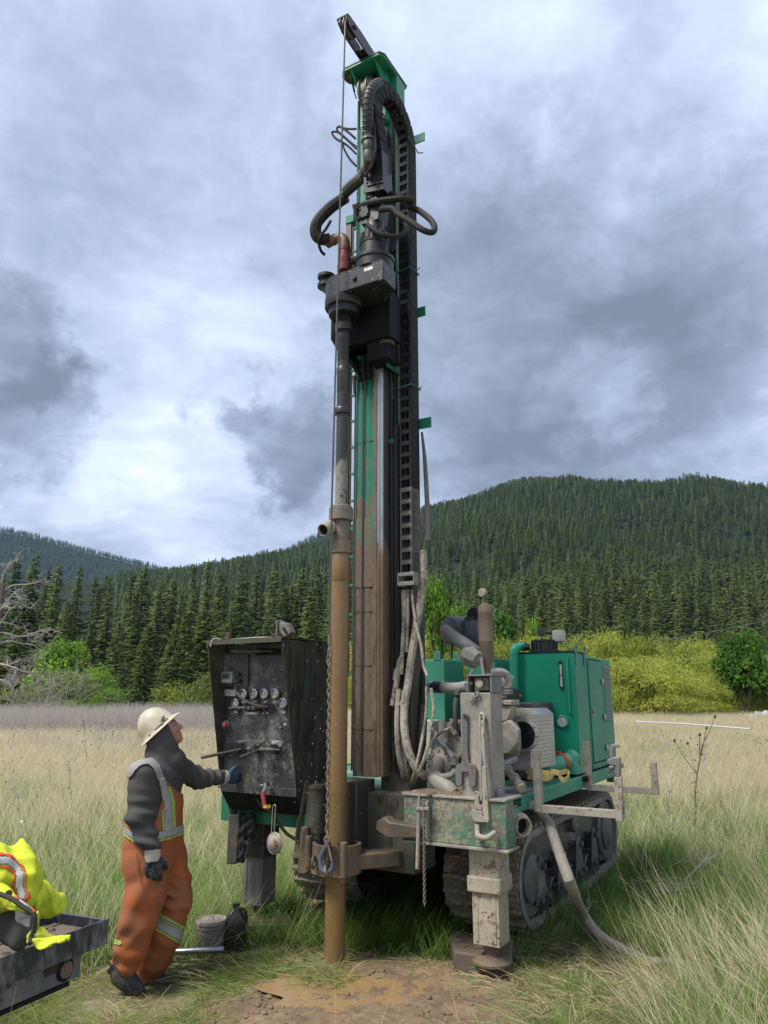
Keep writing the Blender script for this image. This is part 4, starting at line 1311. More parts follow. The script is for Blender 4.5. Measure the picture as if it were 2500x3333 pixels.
# ---------------- rod clamp at the foot (open ring round the casing, hinge pins, hook eye)
b = MB()
ang = [R_(200 + 290 * k / 26) for k in range(27)]
ro_, ri_ = .175, .150
vs = []; fs = []
for t in ang:
    for (rad, z_) in ((ro_, .575), (ro_, .765), (ri_, .765), (ri_, .575)):
        vs.append((rad * math.cos(t), rad * math.sin(t) * .92 + .01, z_))
for i in range(len(ang) - 1):
    for k in range(4): fs.append((i * 4 + k, (i + 1) * 4 + k, (i + 1) * 4 + (k + 1) % 4, i * 4 + (k + 1) % 4))
fs += [(0, 1, 2, 3), tuple((len(ang) - 1) * 4 + k for k in (3, 2, 1, 0))]
b.add(vs, fs); b.lathe([(.07, .575), (.175, .575), (.175, .585), (.07, .585)], (0, .01, 0), n=28)
clampr = b.build('casing_guide', M_MUDDY, rig, .003)
b = MB()
for (t, r_, z0, z1) in ((198, .20, .60, .80), (318, .20, .58, .80), (283, .165, .68, .80)):
    x_, y_ = r_ * math.cos(R_(t)), r_ * math.sin(R_(t)); b.cyl((x_, y_, z0), (x_, y_, z1), .024, 12); b.cyl((x_, y_, z0 - .03), (x_, y_, z0), .015, 8)
b.build('hinge_pin', M_MUDDY, clampr, .003)
b = MB(); b.ring((-.058, -.185, .665), (1, .35, 0), .035, .010, 16, 8); b.build('hook_eye', M_MUDDY, clampr)
b = MB(); b.prism([(-.17, .02, .60), (.17, .02, .60), (.36, .25, .60), (.36, .50, .60), (-.30, .50, .60), (-.30, .2, .60)], (0, 0, .10)); b.build('guide_table', M_MUDDY, rig, .01)
b = MB(); b.prism([A(c4, 870, 2005, a=-.02), A(c4, 940, 2000, a=-.02), A(c4, 950, 1640, a=-.02), A(c4, 900, 1640, a=-.02)], (0, .05, 0)); b.build('side_bar', M_MUDDY, rig, .005)
b = MB(); b.tube(L_(c4, [(945, 1285, -.10), (920, 1440, -.08), (900, 1560, -.07), (885, 1600, -.07), (868, 1740, -.06)]), [.013, .016, .016, .018, .016], 8, flat=.5); b.build('break_lever', M_IRON, rig)

# ---------------- rotary head
head = None
b = MB()
out = []
for k in range(17):
    t = R_(90 + 180 * k / 16); out.append((.165 * math.cos(t), .155 * math.sin(t) + .01, 0))
out += [(.06, -.145, 0), (.462, -.145, 0), (.462, .05, 0), (.30, .165, 0)]
b.prism([(x_, y_, 4.93) for x_, y_, _ in out], (0, 0, .165))
head = b.build('rotary_head', M_GEAR, rig, .008)
b = MB(); b.prism([(x_ * .97, y_ * .97, 5.097) for x_, y_, _ in out], (0, 0, .016)); b.build('gearbox_lid', M_GEAR, head, .003)
b = MB(); b.lathe([(.155, 4.86), (.16, 4.87), (.16, 4.928)], (0, 0, 0), n=36); b.lathe([(.05, 4.80), (.125, 4.80), (.13, 4.86)], (0, 0, 0), n=32); b.build('spindle_flange', M_BLACK, head)
b = MB(); b.bolt((.19, -.145, 5.02), (0, -1, 0), .022, .018); b.build('oil_plug', M_BLACK, head)
b = MB(); b.box((.285, -.148, 5.045), (.365, -.1455, 5.075)); b.build('worn_label', M_WHITE, head)
b = MB(); b.lathe([(.10, 5.113), (.10, 5.135), (.085, 5.15), (.04, 5.16)], (0, 0, 0), n=28); b.build('spindle_cap', M_BLACK, head)
# motor with planetary gear on the right
mc = (.295, .0)
b = MB(); b.lathe([(.155, 5.113), (.155, 5.19), (.165, 5.195), (.165, 5.225), (.155, 5.235), (.125, 5.245), (.122, 5.345), (.128, 5.35), (.128, 5.362), (.116, 5.37), (.112, 5.45), (.095, 5.462), (.085, 5.50), (.08, 5.56), (.08, 5.58)], (*mc, 0), n=36)
b.build('planetary_gear', M_BLACK, head)
b = MB()
for k in range(12):
    t = k * math.pi / 6; b.box((0, 0, 0), (0, 0, 0)) if False else b.cbox((mc[0] + .118 * math.cos(t), mc[1] + .118 * math.sin(t), 5.41), (.012, .034, .075), Matrix.Rotation(t, 3, 'Z'))
b.build('gear_ribs', M_BLACK, head, .003)
b = MB(); b.prism([(mc[0] - .085, -.075, 5.545), (mc[0] + .075, -.075, 5.545), (mc[0] + .095, -.07, 5.70), (mc[0] + .05, -.06, 5.78), (mc[0] - .09, -.06, 5.78), (mc[0] - .115, -.07, 5.66)], (0, .15, 0))
b.box((mc[0] - .10, -.09, 5.60), (mc[0] - .01, -.06, 5.70)); b.cyl((mc[0] - .02, -.02, 5.78), (mc[0] - .02, -.02, 5.84), .05, 16)
for (x_, z_) in ((-.09, 5.615), (-.02, 5.615), (-.09, 5.685), (-.02, 5.685)): b.bolt((mc[0] + x_, -.09, z_), (0, -1, 0), .009, .01)
b.build('hydraulic_motor', M_BLACK, head, .006)
b = MB(); b.prism([(.05, .17, 4.62), (.34, .17, 4.62), (.34, .17, 5.05), (-.20, .17, 5.05), (-.20, .17, 4.80), (-.10, .17, 4.62)], (0, .19, 0)); b.box((-.205, .30, 4.62), (.20, .365, 5.55)); b.box((.10, .20, 4.45), (.30, .40, 4.63))
b.prism([(-.20, .10, 4.93), (-.215, .12, 4.70), (-.17, .16, 4.60), (-.08, .2, 4.50), (-.06, .28, 4.42), (-.06, .34, 4.42), (-.20, .34, 4.9)], (.035, 0, 0))
b.build('head_carriage', M_DARK, head, .008)
b = MB(); b.box((.232, .30, 4.42), (.25, .52, 5.05)); b.build('carriage_plate', M_MASTG, head, .003)
b = MB(); b.lathe([(.07, 4.58), (.07, 4.60), (.06, 4.62), (.06, 4.80), (.05, 4.82)], (.26, .26, 0), n=22); b.build('feed_nut', M_GREENB, head)
b = MB()
for z_ in (4.50, 4.70, 4.92): b.bolt((.25, .47, z_), (1, 0, 0), .014, .014)
for (x_, z_) in ((-.05, 4.55), (.0, 4.55), (.05, 4.58)): b.cyl((x_, .33, 4.36), (x_, .33, z_), .017, 10)
b.build('carriage_bolts', M_DARK, head)
for (x_, z_) in ((-.125, 4.40), (-.045, 4.42)):
    b = MB(); b.tube([(x_, .37, z_ - .12), (x_, .37, z_ + .04)], [.011, .020], 10); b.build('cable_socket', M_IRON, head)
# water swivel, elbow and flanged valve on the left
b = MB(); b.lathe([(.036, 5.16), (.036, 5.215)], (0, 0, 0), n=16); b.build('swivel_stem', M_BLACK, head)
b = MB(); b.lathe([(.05, 5.205), (.062, 5.215), (.064, 5.275), (.058, 5.282), (.060, 5.29), (.060, 5.34), (.05, 5.35), (.048, 5.405), (.052, 5.41), (.052, 5.44), (.044, 5.45)], (0, 0, 0), n=24); b.build('water_swivel', M_REDCAST, head)
b = MB(); b.tube([(0, 0, 5.44), (-.003, 0, 5.50), (-.03, 0, 5.545), (-.08, 0, 5.56), (-.15, 0, 5.555)], [.046, .046, .044, .042, .040], 14, sm_=3); b.cyl((-.10, 0, 5.56), (-.135, 0, 5.557), .048, 6); b.cyl((-.15, 0, 5.556), (-.19, 0, 5.552), .048, 6); b.build('elbow', worn('rusty_elbow', (.10, .07, .05), amt=.2, wamt=.1, rust=.4, rough=.5), head)
b = MB(); b.tube([(.06, 0, 5.30), (.12, .05, 5.32), (.18, .10, 5.34)], .034, 12); b.build('cross_pipe', M_IRON, head)
b = MB()
for z_ in (5.14, 5.225): b.lathe([(.03, z_), (.075, z_ + .003), (.075, z_ + .03), (.03, z_ + .033)], (-.205, .03, 0), n=20)
b.cyl((-.205, .03, 5.16), (-.205, .03, 5.24), .04, 12); b.cyl((-.205, .03, 5.14), (-.15, .03, 5.08), .045, 12)
b.build('flange_valve', M_BLACK, head)
# bracket plate that carries the chain end
b = MB(); b.prism([A(ct_, x, y, a=-.088) for x, y in ((258, 2110), (585, 2040), (575, 1900), (548, 1250), (480, 1235), (470, 1300), (420, 1500), (290, 1700), (262, 1880))], (0, .012, 0))
br = b.build('chain_end_bracket', M_BLACK, head, .003)
b = MB(); b.prism([A(ct_, 588, 2040, a=-.075), A(ct_, 550, 1250, a=-.075), A(ct_, 550, 1250, a=-.075) + Vector((0, .15, 0)), A(ct_, 588, 2040, a=-.075) + Vector((0, .15, 0))], (-.01, 0, 0))
b.build('bracket_side', M_BLACK, br)
b = MB(); b.bar(A(ct_, 315, 1985, a=-.092), A(ct_, 580, 1925, a=-.092), .012, .012)
for (x, y) in ((315, 1880), (318, 1950), (532, 1818), (540, 1872)): b.bolt(A(ct_, x, y, a=-.088), (0, -1, 0), .011, .014)
b.build('bracket_bolts', M_BLACK, br)
b = MB(); b.box((.20, .0, 5.80), (.40, .06, 6.0)); b.box((.22, .06, 5.5), (.30, .36, 6.0)); b.build('bracket_arm', M_DARK, head, .004)
# hoses of the head
for nm, cf, pts, rad, mt in [
        ('main_hose', e4, [(330, 562, -.01), (250, 575, -.03), (175, 560, -.06), (128, 500, -.08), (120, 420, -.09), (140, 335, -.09), (210, 240, -.06), (330, 120, -.02), (440, 40, .02), (560, -40, .02)], .050, M_HOSEB),
        ('main_hose', c1, [(470, 1740, .02), (520, 1690, .02), (600, 1620, .01), (660, 1550, .0), (690, 1490, -.08), (690, 1430, -.12)], [.049, .051, .051, .049, .044, .04], worn('hose_dusty', (.05, .05, .05), mud=(.26, .25, .22), amt=.5, wamt=.1, rough=.6, scale=6)),
        ('lead_hose', e4, [(340, 300, -.07), (270, 420, -.08), (215, 490, -.09), (180, 560, -.09), (170, 640, -.07), (200, 740, -.02), (250, 790, .03)], .013, M_HOSEB),
        ('loop_hose', e4, [(740, 120, .05), (800, 80, -.04), (930, 40, -.09), (1100, 10, -.09), (1350, -15, -.06), (1480, -8, .02), (1500, 20, .06), (1450, 30, .08)], .026, M_HOSEB),
        ('loop_hose', c1, [(760, 1900, -.03), (840, 1880, -.09), (910, 1880, -.12), (960, 1930, -.13), (1060, 1990, -.13), (1180, 2070, -.12), (1260, 2090, -.08), (1285, 2050, -.03), (1250, 1980, .03), (1150, 1900, .09), (1060, 1860, .14)], .025, M_HOSEB),
        ('loop_hose', c1, [(1030, 1880, .1), (980, 1800, .06), (910, 1745, .04), (830, 1740, .08)], .02, M_HOSEB),
        ('drain_hose', e4, [(860, 350, -.10), (930, 400, -.12), (1010, 470, -.12), (1120, 515, -.10), (1260, 530, -.05), (1370, 500, .02), (1430, 420, .08), (1400, 330, .12)], [.017, .022, .020, .020, .020], M_HOSEB),
        ('drain_hose', e4, [(1190, 730, .05), (1230, 710, .06), (1270, 640, .1), (1290, 560, .2)], .016, M_HOSEB)]:
    b = MB(); b.tube(L_(cf, pts), rad, 10, sm_=5); b.build(nm, mt, head)
b = MB(); b.cyl(*L_(e4, [(675, 100, .03), (740, 85, .03)]), .03, 8); b.tube(L_(e4, [(700, 110, .03), (715, 220, .04), (740, 280, .05), (790, 260, .05)]), .027, 8); b.build('hose_elbow', M_BLACK, head)

# ---------------- energy chain: links along a loop in the a-z plane
CR0, CR1 = .297, .405
Ra = .232
a_l, a_r = -.130, .478                 # mid lines of the two legs
zc_ = 6.62
path = [(a_l, 6.12)] + [(a_l, zc_)]
cm = (a_l + a_r) / 2; rad_c = (a_r - a_l) / 2
arc_pts = [(cm - rad_c * math.cos(R_(t)), zc_ + rad_c * math.sin(R_(t))) for t in range(0, 181, 6)]
full = [(-.025 + (a_l + .025) * (3 * q * q - 2 * q ** 3), 6.20 + .42 * q) for q in [k / 21 for k in range(21)]] + arc_pts + [(a_r, zc_ - .02 * k) for k in range(1, int((zc_ - 2.62) / .02))]
full = np.array(full); sg = np.hypot(*np.diff(full, axis=0).T); sl = np.concatenate([[0], np.cumsum(sg)])
pitch_l = .0985
chain = thing('energy_chain_tmp', None, None) if False else None
lk = MB()
def link_mesh():
    h = pitch_l; dp = .072
    b = MB()
    for x_ in (CR0, CR1):
        s_ = 1 if x_ == CR1 else -1
        # side plate overlapping the next like a scale
        b.prism([(x_, -dp, -h * .52), (x_, dp, -h * .50), (x_, dp, h * .40), (x_, dp * .75, h * .58), (x_, -dp * .75, h * .62), (x_, -dp, h * .42)], (-s_ * .009, 0, 0))
        b.prism([(x_ + s_ * .0035, -dp * .8, -h * .30), (x_ + s_ * .0035, -dp * .2, -h * .48), (x_ + s_ * .0035, dp * .75, -h * .42), (x_ + s_ * .0035, dp * .75, h * .1), (x_ + s_ * .0035, -dp * .1, h * .05)], (-s_ * .0035, 0, 0))
    for y_ in (-dp * .97, dp * .97):
        b.bar((CR0 + .009, y_, -h * .32), (CR1 - .009, y_, -h * .32), .010, h * .36, (0, 0, 1))
        for x_ in (CR0 + .011, CR1 - .011):
            b.bar((x_, y_, -h * .5), (x_, y_, h * .5), .010, .009, (0, 1, 0))
    return b.mesh('chain_link', worn('chain_plastic', (.017, .018, .020), mud=(.09, .08, .07), amt=.18, wet=(.05, .042, .034), wamt=.05, rough=.72, scale=3, spec=.2), 25)
lme = link_mesh()
lme_mud = lme.copy(); lme_mud.materials.clear(); lme_mud.materials.append(worn('chain_plastic_muddy', (.05, .047, .042), mud=(.19, .16, .12), amt=.5, wet=(.06, .048, .036), wamt=.3, rough=.6, scale=7))
b = MB()
inner = []
for k in range(0, len(full), 3): inner.append((0, full[k][0], full[k][1]))
for (dr, da) in ((.325, -.02), (.345, .02), (.365, -.015), (.382, .02)):
    pp = [(dr, q[1] + da * 0, q[2]) for q in inner]
    b.tube([(dr, p[1] + (da if k > 12 and k < len(pp) - 1 else da), p[2]) for k, p in enumerate(pp)], .011, 6, caps=False)
ec_ = b.build('energy_chain', worn('chain_hoses', (.035, .034, .033), mud=(.24, .21, .17), amt=.35, wamt=.1, rough=.5, scale=5), rig)
nlk = int(sl[-1] / pitch_l)
for k in range(nlk):
    s_ = (k + .5) * pitch_l
    a_ = np.interp(s_, sl, full[:, 0]); z_ = np.interp(s_, sl, full[:, 1])
    a2 = np.interp(s_ + .02, sl, full[:, 0]) - np.interp(s_ - .02, sl, full[:, 0]); z2 = np.interp(s_ + .02, sl, full[:, 1]) - np.interp(s_ - .02, sl, full[:, 1])
    d = Vector((0, a2, z2)).normalized(); ex = Vector((1, 0, 0)); ey = d.cross(ex)
    M = Matrix((ex, ey, d)).transposed().to_4x4(); M.translation = Vector((0, a_, z_))
    o = bpy.data.objects.new('chain_link', lme_mud if (s_ > sl[-1] - .75) else lme); COL.objects.link(o); o.parent = ec_; o.matrix_local = M
b = MB()
z_ = 2.63
b.box((CR0 - .022, a_r - .085, z_ - .045), (CR1 + .02, a_r - .07, z_ - .012)); b.box((CR0 - .022, a_r - .085, z_ + .03), (CR1 + .02, a_r - .07, z_ + .06)); b.box((CR1 + .01, a_r - .085, z_ - .045), (CR1 + .02, a_r + .09, z_ + .06)); b.box((CR0 - .022, a_r - .085, z_ - .045), (CR0 - .012, a_r + .09, z_ + .06))
b.build('chain_clamp', M_STEEL, ec_, .004)
for (z_, da) in ((4.24, .02), (5.36, -.01)):
    b = MB(); rr2 = .006
    b.tube([(CR0 - .006, a_r - .085, z_ - .02 + da), (CR1 + .012, a_r - .085, z_ + da), (CR1 + .012, a_r + .085, z_ + .01 + da), (CR0 - .006, a_r + .085, z_), (CR0 - .006, a_r - .085, z_ - .02 + da)], rr2, 6); b.tube([(CR1 + .012, a_r + .02, z_), (CR1 + .05, a_r + .03, z_ + .03)], .004, 5)
    b.build('tie_rope', plain('teal_rope', (.04, .12, .14), .8), ec_)
b = MB()
b.tube([(.30, a_l - .10, 6.63), (.42, a_l - .10, 6.55), (.43, a_l + .09, 6.52)], .006, 6); b.tube([(.42, a_r - .1, 6.66), (.42, a_r + .09, 6.62), (.45, a_r + .13, 6.64)], .006, 6)
b.build('tie_wire', M_STEELG, ec_)
# ribbed hose running up beside the chain's left leg and round its top
b = MB()
hp = [A(ct_, 333, y, a=q) for y, q in ((1100, -.185), (950, -.215), (800, -.24), (650, -.255))] + [A(ct_, 352, 540, a=-.25), A(ct_, 390, 450, a=-.22), A(ct_, 440, 395, a=-.16), A(ct_, 505, 362, a=-.06), A(ct_, 560, 365, a=.04)]
hp = smooth_path(hp, 9)
b.tube(hp, .046, 12)
hose_up = b.build('ribbed_hose', worn('ribbed_rubber', (.035, .036, .04), mud=(.14, .13, .115), amt=.3, wamt=0, rough=.55, scale=6), ec_)
b = MB()
for k in range(3, len(hp) - 1, 5): b.ring(hp[k], hp[k + 1] - hp[k - 1], .0455, .005, 14, 5)
b.build('hose_ribs', M_RUBBER, ec_)
FT = worn('fitting_grey', (.12, .12, .12), amt=.2, wamt=.1, rough=.4, metal=.3)
f_ = lambda x, y, a_=-.17: A(ct_, x, y, a=a_)
b = MB(); b.cyl(f_(330, 1090), f_(330, 1180), .050, 18); b.cyl(f_(330, 1180), f_(332, 1260), .046, 6); b.tube([f_(335, 1265), f_(338, 1290)], .060, 18); b.build('hose_fitting', FT, ec_)
b = MB(); b.tube([f_(340, 1300), f_(343, 1360), f_(343, 1450), f_(343, 1460), f_(343, 1530), f_(340, 1600), f_(335, 1680, -.14), f_(325, 1730, -.11)], [.050, .054, .050, .046, .050, .044, .040, .038], 16); b.build('fitting_neck', M_IRON, ec_)
b = MB(); b.tube([f_(432, 1000), f_(440, 1200), f_(455, 1320), f_(445, 1450), f_(400, 1620), f_(340, 1760), f_(290, 1830, -.08)], .013, 8, sm_=3); b.tube([(.42, .10, 6.5), (.425, .10, 6.3), (.43, .09, 6.08)], .014, 8, sm_=2); b.build('thin_hose', M_HOSEB, ec_)
# muddy hoses hanging out of the chain's lower end
for pts, rad in [([(1000, 1440, .46), (985, 1700, .46), (975, 1950, .45), (930, 2250, .42)], .020), ([(1022, 1440, .45), (1020, 1600, .45), (1000, 1900, .44), (985, 2200, .40)], .017),
                 ([(1045, 1440, .45), (1045, 1650, .45), (1040, 1850, .44), (1035, 2000, .43)], .012), ([(1080, 1440, .46), (1095, 1600, .43), (1130, 1800, .42), (1165, 1950, .40), (1185, 2120, .38), (1220, 2215, .36)], .011)]:
    b = MB(); b.tube(L_(c3, pts), rad, 8, sm_=5); b.build('hanging_hose', M_HOSE, ec_)
for pts, rad in [([(300, 130, .46), (280, 900, .45), (250, 1600, .42), (150, 2200, .36)], .021),
                 ([(700, -600, .50), (720, -200, .5), (690, 60, .5), (660, 300, .49), (560, 900, .46), (480, 1400, .42), (400, 2000, .36), (330, 2212, .33)], .030)]:
    b = MB(); b.tube(L_(e1, pts), rad, 10, sm_=6); b.build('hanging_hose', M_HOSE, ec_)
for pts, rad in [([(1170, 20, .58), (1195, 250, .56), (1215, 600, .55), (1225, 800, .54), (1228, 1000, .53)], [.010, .018, .022, .028])]:
    b = MB(); b.tube(L_(c3, pts), rad, 8, sm_=5); b.build('hanging_hose', worn('hose_grey', (.10, .095, .085), mud=(.27, .25, .21), amt=.5, wamt=.1, rough=.6, scale=6), ec_)
for pts, rad in [([(180, -20, .36), (155, 350, .30), (170, 700, .30), (220, 950, .34), (250, 1080, .40)], .021), ([(260, 0, .34), (240, 350, .28), (275, 650, .26), (370, 900, .28), (470, 1000, .34), (520, 1040, .42)], .030),
                 ([(225, 300, .36), (230, 700, .34), (270, 950, .36), (300, 1080, .40), (335, 1130, .42)], .015),
                 ([(510, -60, .36), (510, 200, .36), (470, 500, .30), (400, 850, .26), (340, 1060, .32), (330, 1140, .40)], .011), ([(565, -40, .35), (595, 200, .35), (560, 450, .30), (520, 700, .26), (430, 950, .28), (350, 1120, .38)], .012),
                 ([(600, 440, .35), (540, 600, .30), (480, 800, .28), (390, 1010, .32)], .010), ([(790, 440, .45), (690, 490, .40), (600, 570, .38), (540, 680, .36)], .011)]:
    b = MB(); b.tube(L_(e2, pts), rad, 8, sm_=5); b.build('hanging_hose', M_HOSE, ec_)
for pts, rad in [([(540, 1450, .75), (640, 1490, .7), (690, 1650, .66), (700, 2212, .62)], .022), ([(540, 1530, .8), (620, 1700, .76), (690, 1950, .7), (700, 2212, .66)], .014)]:
    b = MB(); b.tube(L_(e1, pts), rad, 8, sm_=5); b.build('black_loop_hose', M_HOSEB, rig)
b = MB(); pp = smooth_path(L_(e2, [(470, 160, .62), (470, 400, .6), (455, 600, .58), (440, 800, .56), (430, 950, .56)]), 6); b.tube(pp, .030, 10)
for k in range(2, len(pp) - 1, 2): b.ring(pp[k], pp[k + 1] - pp[k - 1], .030, .005, 12, 5)
b.build('wrapped_hose', worn('wrapped_hose_mat', (.05, .045, .038), mud=(.18, .15, .11), amt=.4, wamt=.1, rough=.7, scale=6), rig)

# ---------------- operator's cabinet
cab_r0, cab_r1 = -1.035, -.308
b = MB()
SIDE = [(-.29, 2.152), (.325, 2.166), (.33, 1.02), (.19, .905), (.06, .905), (-.05, 1.05)]
b.prism([(cab_r1 - .006, a_, z_) for a_, z_ in SIDE], (.006, 0, 0))
cab = b.build('control_cabinet', M_CABW, rig, .002)
b = MB(); b.prism([(cab_r0, a_, z_) for a_, z_ in SIDE], (.006, 0, 0)); b.build('side_wall', M_CABI, cab, .002)
b = MB(); b.box((cab_r0 - .004, -.295, 2.166), (cab_r1 + .004, .33, 2.174)); b.add([(cab_r0, -.297, 2.135), (cab_r1, -.297, 2.135), (cab_r1, -.297, 2.166), (cab_r0, -.297, 2.166), (cab_r0, -.292, 2.135), (cab_r1, -.292, 2.135), (cab_r1, -.292, 2.166), (cab_r0, -.292, 2.166)], [(0, 1, 2, 3), (7, 6, 5, 4), (0, 4, 5, 1), (2, 6, 7, 3), (0, 3, 7, 4), (1, 5, 6, 2)])
b.build('hood', M_GREENB, cab)
b = MB(); b.prism([(cab_r0 + .006, -.05, 1.05), (cab_r0 + .006, .06, .905), (cab_r0 + .006, .19, .905), (cab_r0 + .006, .33, 1.02)], (cab_r1 - cab_r0 - .012, 0, 0)); b.box((cab_r0 + .006, .30, 1.02), (cab_r1 - .006, .328, 2.16)); b.build('cabinet_back', M_DARK, cab)
PA = -.075                                   # plane of the instrument panel
b = MB()
b.prism([(cab_r0 + .007, PA, 2.145), (cab_r1 - .007, PA, 2.145), (cab_r1 - .007, PA + .025, 1.07), (cab_r0 + .007, PA + .025, 1.07)], (0, .02, 0)); b.box((cab_r0 + .007, -.055, 1.045), (cab_r1 - .007, -.030, 1.10))
pan = b.build('instrument_panel', M_CABF, cab, .002)
def pp(x, y, da=0.0): 
    v = A(ec, x, y, a=PA + .012)
    v.y = PA + .012 + da - .022
    return v
sub = MB(); q = [pp(265, 290), pp(610, 290), pp(600, 675), pp(265, 675)]; sub.prism(q, (0, -.004, 0)); sub.build('sub_panel', worn('panel_dust', (.07, .07, .07), mud=(.26, .25, .225), amt=.5, wet=(.03, .03, .03), wamt=.4, rough=.6, scale=6, splat=.4), cab)
# meter
b = MB(); b.prism([pp(325, 505), pp(455, 500), pp(462, 560), pp(452, 645), pp(325, 640)], (0, -.045, 0)); mt_ = b.build('digital_meter', plain('meter_grey', (.24, .24, .21), .5, var=.25, scale=30), cab, .005)
b = MB(); b.prism([pp(345, 530, -.046), pp(425, 528, -.046), pp(425, 585, -.046), pp(345, 585, -.046)], (0, -.003, 0)); b.build('meter_screen', plain('lcd', (.045, .055, .045), .3, bmp=0), cab)
b = MB()
for x_ in (345, 372, 415): b.prism([pp(x_ - 10, 605, -.045), pp(x_ + 12, 603, -.045), pp(x_ + 12, 630, -.045), pp(x_ - 10, 632, -.045)], (0, -.006, 0))
b.build('meter_buttons', plain('meter_btn', (.36, .35, .31), .5), cab, .002)
b = MB(); b.cyl(pp(508, 540), pp(508, 540, -.035), .016, 12); b.cyl(pp(520, 620), pp(520, 620, -.04), .017, 12); b.cyl(pp(520, 620, -.04), pp(490, 632, -.055), .008, 8)
b.build('switch', M_BLACK, cab)
b = MB(); b.prism([pp(325, 715), pp(455, 718), pp(455, 795), pp(325, 795)], (0, -.003, 0)); b.build('rating_plate', plain('rating_grey', (.30, .29, .26), .6, var=.3, scale=40), cab)
# gauges
def gauge(x, y, r=.034, dial=None, hand=.6):
    c = pp(x, y)
    b = MB(); b.lathe([(r, .0), (r * 1.18, .002), (r * 1.20, .010), (r * 1.10, .020), (r * .92, .022), (r * .90, .012)], c, (0, -1, 0), 24)
    o = b.build('gauge', M_CHROME, cab)
    b = MB(); b.lathe([(r * .9, .011), (.002, .0125)], c, (0, -1, 0), 24); b.build('gauge_face', dial or M_DIAL, cab)
    b = MB(); t = hand; u = Vector((math.cos(t), 0, math.sin(t))); cc = c + Vector((0, -.0155, 0))
    b.bar(cc - u * r * .35, cc + u * r * .7, r * .09, .0015, (0, 1, 0))
    for k in range(9):
        a_ = R_(-40 + 260 * k / 8); e = Vector((math.cos(a_), 0, math.sin(a_))); b.bar(cc + e * r * .66, cc + e * r * .8, r * .04, .001, (0, 1, 0))
    b.build('gauge_hand', plain('gauge_ink', (.03, .03, .03), .6, bmp=0), cab)
for (x, y, h_) in ((560, 770, 2.2), (686, 768, 1.2), (811, 768, .5), (940, 766, -.3)): gauge(x, y, hand=h_)
gauge(462, 885, dial=M_DIALW, hand=.9); gauge(1035, 880, hand=.8)
b = MB()
for (x, y, w_, h_) in ((560, 862, 26, 12), (690, 860, 18, 8), (815, 862, 18, 11), (940, 862, 24, 9), (460, 980, 20, 14), (1035, 985, 18, 14), (655, 1003, 75, 15), (780, 1000, 14, 5), (830, 1000, 12, 5), (605, 1418, 24, 10), (935, 1345, 46, 18), (1045, 1130, 16, 14), (770, 1858, 24, 6)):
    b.prism([pp(x - w_, y - h_), pp(x + w_, y - h_), pp(x + w_, y + h_), pp(x - w_, y + h_)], (0, -.0015, 0))
b.build('panel_labels', worn('label_worn', (.50, .50, .48), mud=(.03, .03, .03), amt=.55, wet=(.02, .02, .02), wamt=.5, scale=22, rough=.6), cab)
# slots and levers
for (x0, y0, x1, y1) in ((570, 890, 930, 975), (303, 1355, 545, 1480), (678, 1368, 748, 1485), (878, 1375, 1012, 1490), (690, 225, 975, 305)):
    b = MB(); b.prism([pp(x0 + 8, y0, .001), pp(x1 - 8, y0, .001), pp(x1, y0 + 15, .001), pp(x1, y1 - 15, .001), pp(x1 - 8, y1, .001), pp(x0 + 8, y1, .001), pp(x0, y1 - 15, .001), pp(x0, y0 + 15, .001)], (0, -.003, 0))
    b.build('lever_slot', M_VOID, cab)
def lever(x0, y0, d0, x1, y1, d1, r0=.006, r1=.013, mt=None):
    b = MB(); p0, p1 = pp(x0, y0, d0), pp(x1, y1, d1); m_ = p0.lerp(p1, .45)
    b.tube([p0, m_, m_.lerp(p1, .05), p1.lerp(m_, .1), p1], [r0, r0, r1, r1, r1 * .7], 8); b.build('lever', mt or M_IRON, cab)
LVT = worn('lever_dusty', (.13, .11, .085), amt=.5, mud=(.25, .21, .16), wamt=.1, rough=.6, scale=14)
for k, x in enumerate((575, 625, 690, 745, 460, 520)): lever(620 + k * 45, 925, -.005, x, 940, -.085, mt=LVT if k < 4 else M_BLACK)
for k, x in enumerate((500, 555, 620, 680, 740)): lever(720 + 45 * k, 260, -.005, x, 262 + 8 * (k % 2), -.10, .007, .013, LVT)
lever(520, 1430, 0, 215, 1515, -.16, .009, .012); lever(740, 1435, 0, 615, 1515, -.10, .006, .010); lever(960, 1435, 0, 820, 1425, -.08, .006, .014, LVT); lever(990, 1440, 0, 880, 1430, -.06, .006, .014, LVT)
lever(600, 1345, 0, 540, 1345, -.05, .006, .014, LVT); lever(800, 1345, 0, 775, 1380, -.06, .008, .011, M_CHROME); lever(1040, 1210, 0, 1035, 1165, -.05, .006, .011, LVT)
b = MB(); b.cyl(pp(340, 1135), pp(340, 1135, -.03), .021, 18); b.build('stop_button', plain('stop_red', (.30, .05, .055), .5, var=.4, scale=40), cab, .004)
b = MB(); b.ring(pp(340, 1135, -.004), (0, 1, 0), .028, .004, 20, 6); b.cyl(pp(1015, 1365), pp(1015, 1365, -.03), .021, 16); b.build('button_ring', M_STEELG, cab)
b = MB()
for (x, y) in ((525, 1165), (440, 1180), (955, 1185), (985, 1225), (1005, 1225), (300, 1505), (580, 1510), (675, 1520), (785, 1520), (870, 1520), (1050, 1525), (578, 1675), (672, 1675), (782, 1680), (870, 1685), (1045, 1690), (760, 1300), (828, 1302), (955, 1005), (600, 400), (1000, 500), (270, 675), (345, 420), (1105, 1920), (1000, 1960), (675, 1950), (260, 1880), (405, 1505), (410, 1660), (415, 1255)):
    b.bolt(pp(x, y), (0, -1, 0), .0085, .009)
b.build('panel_bolts', M_IRON, cab)
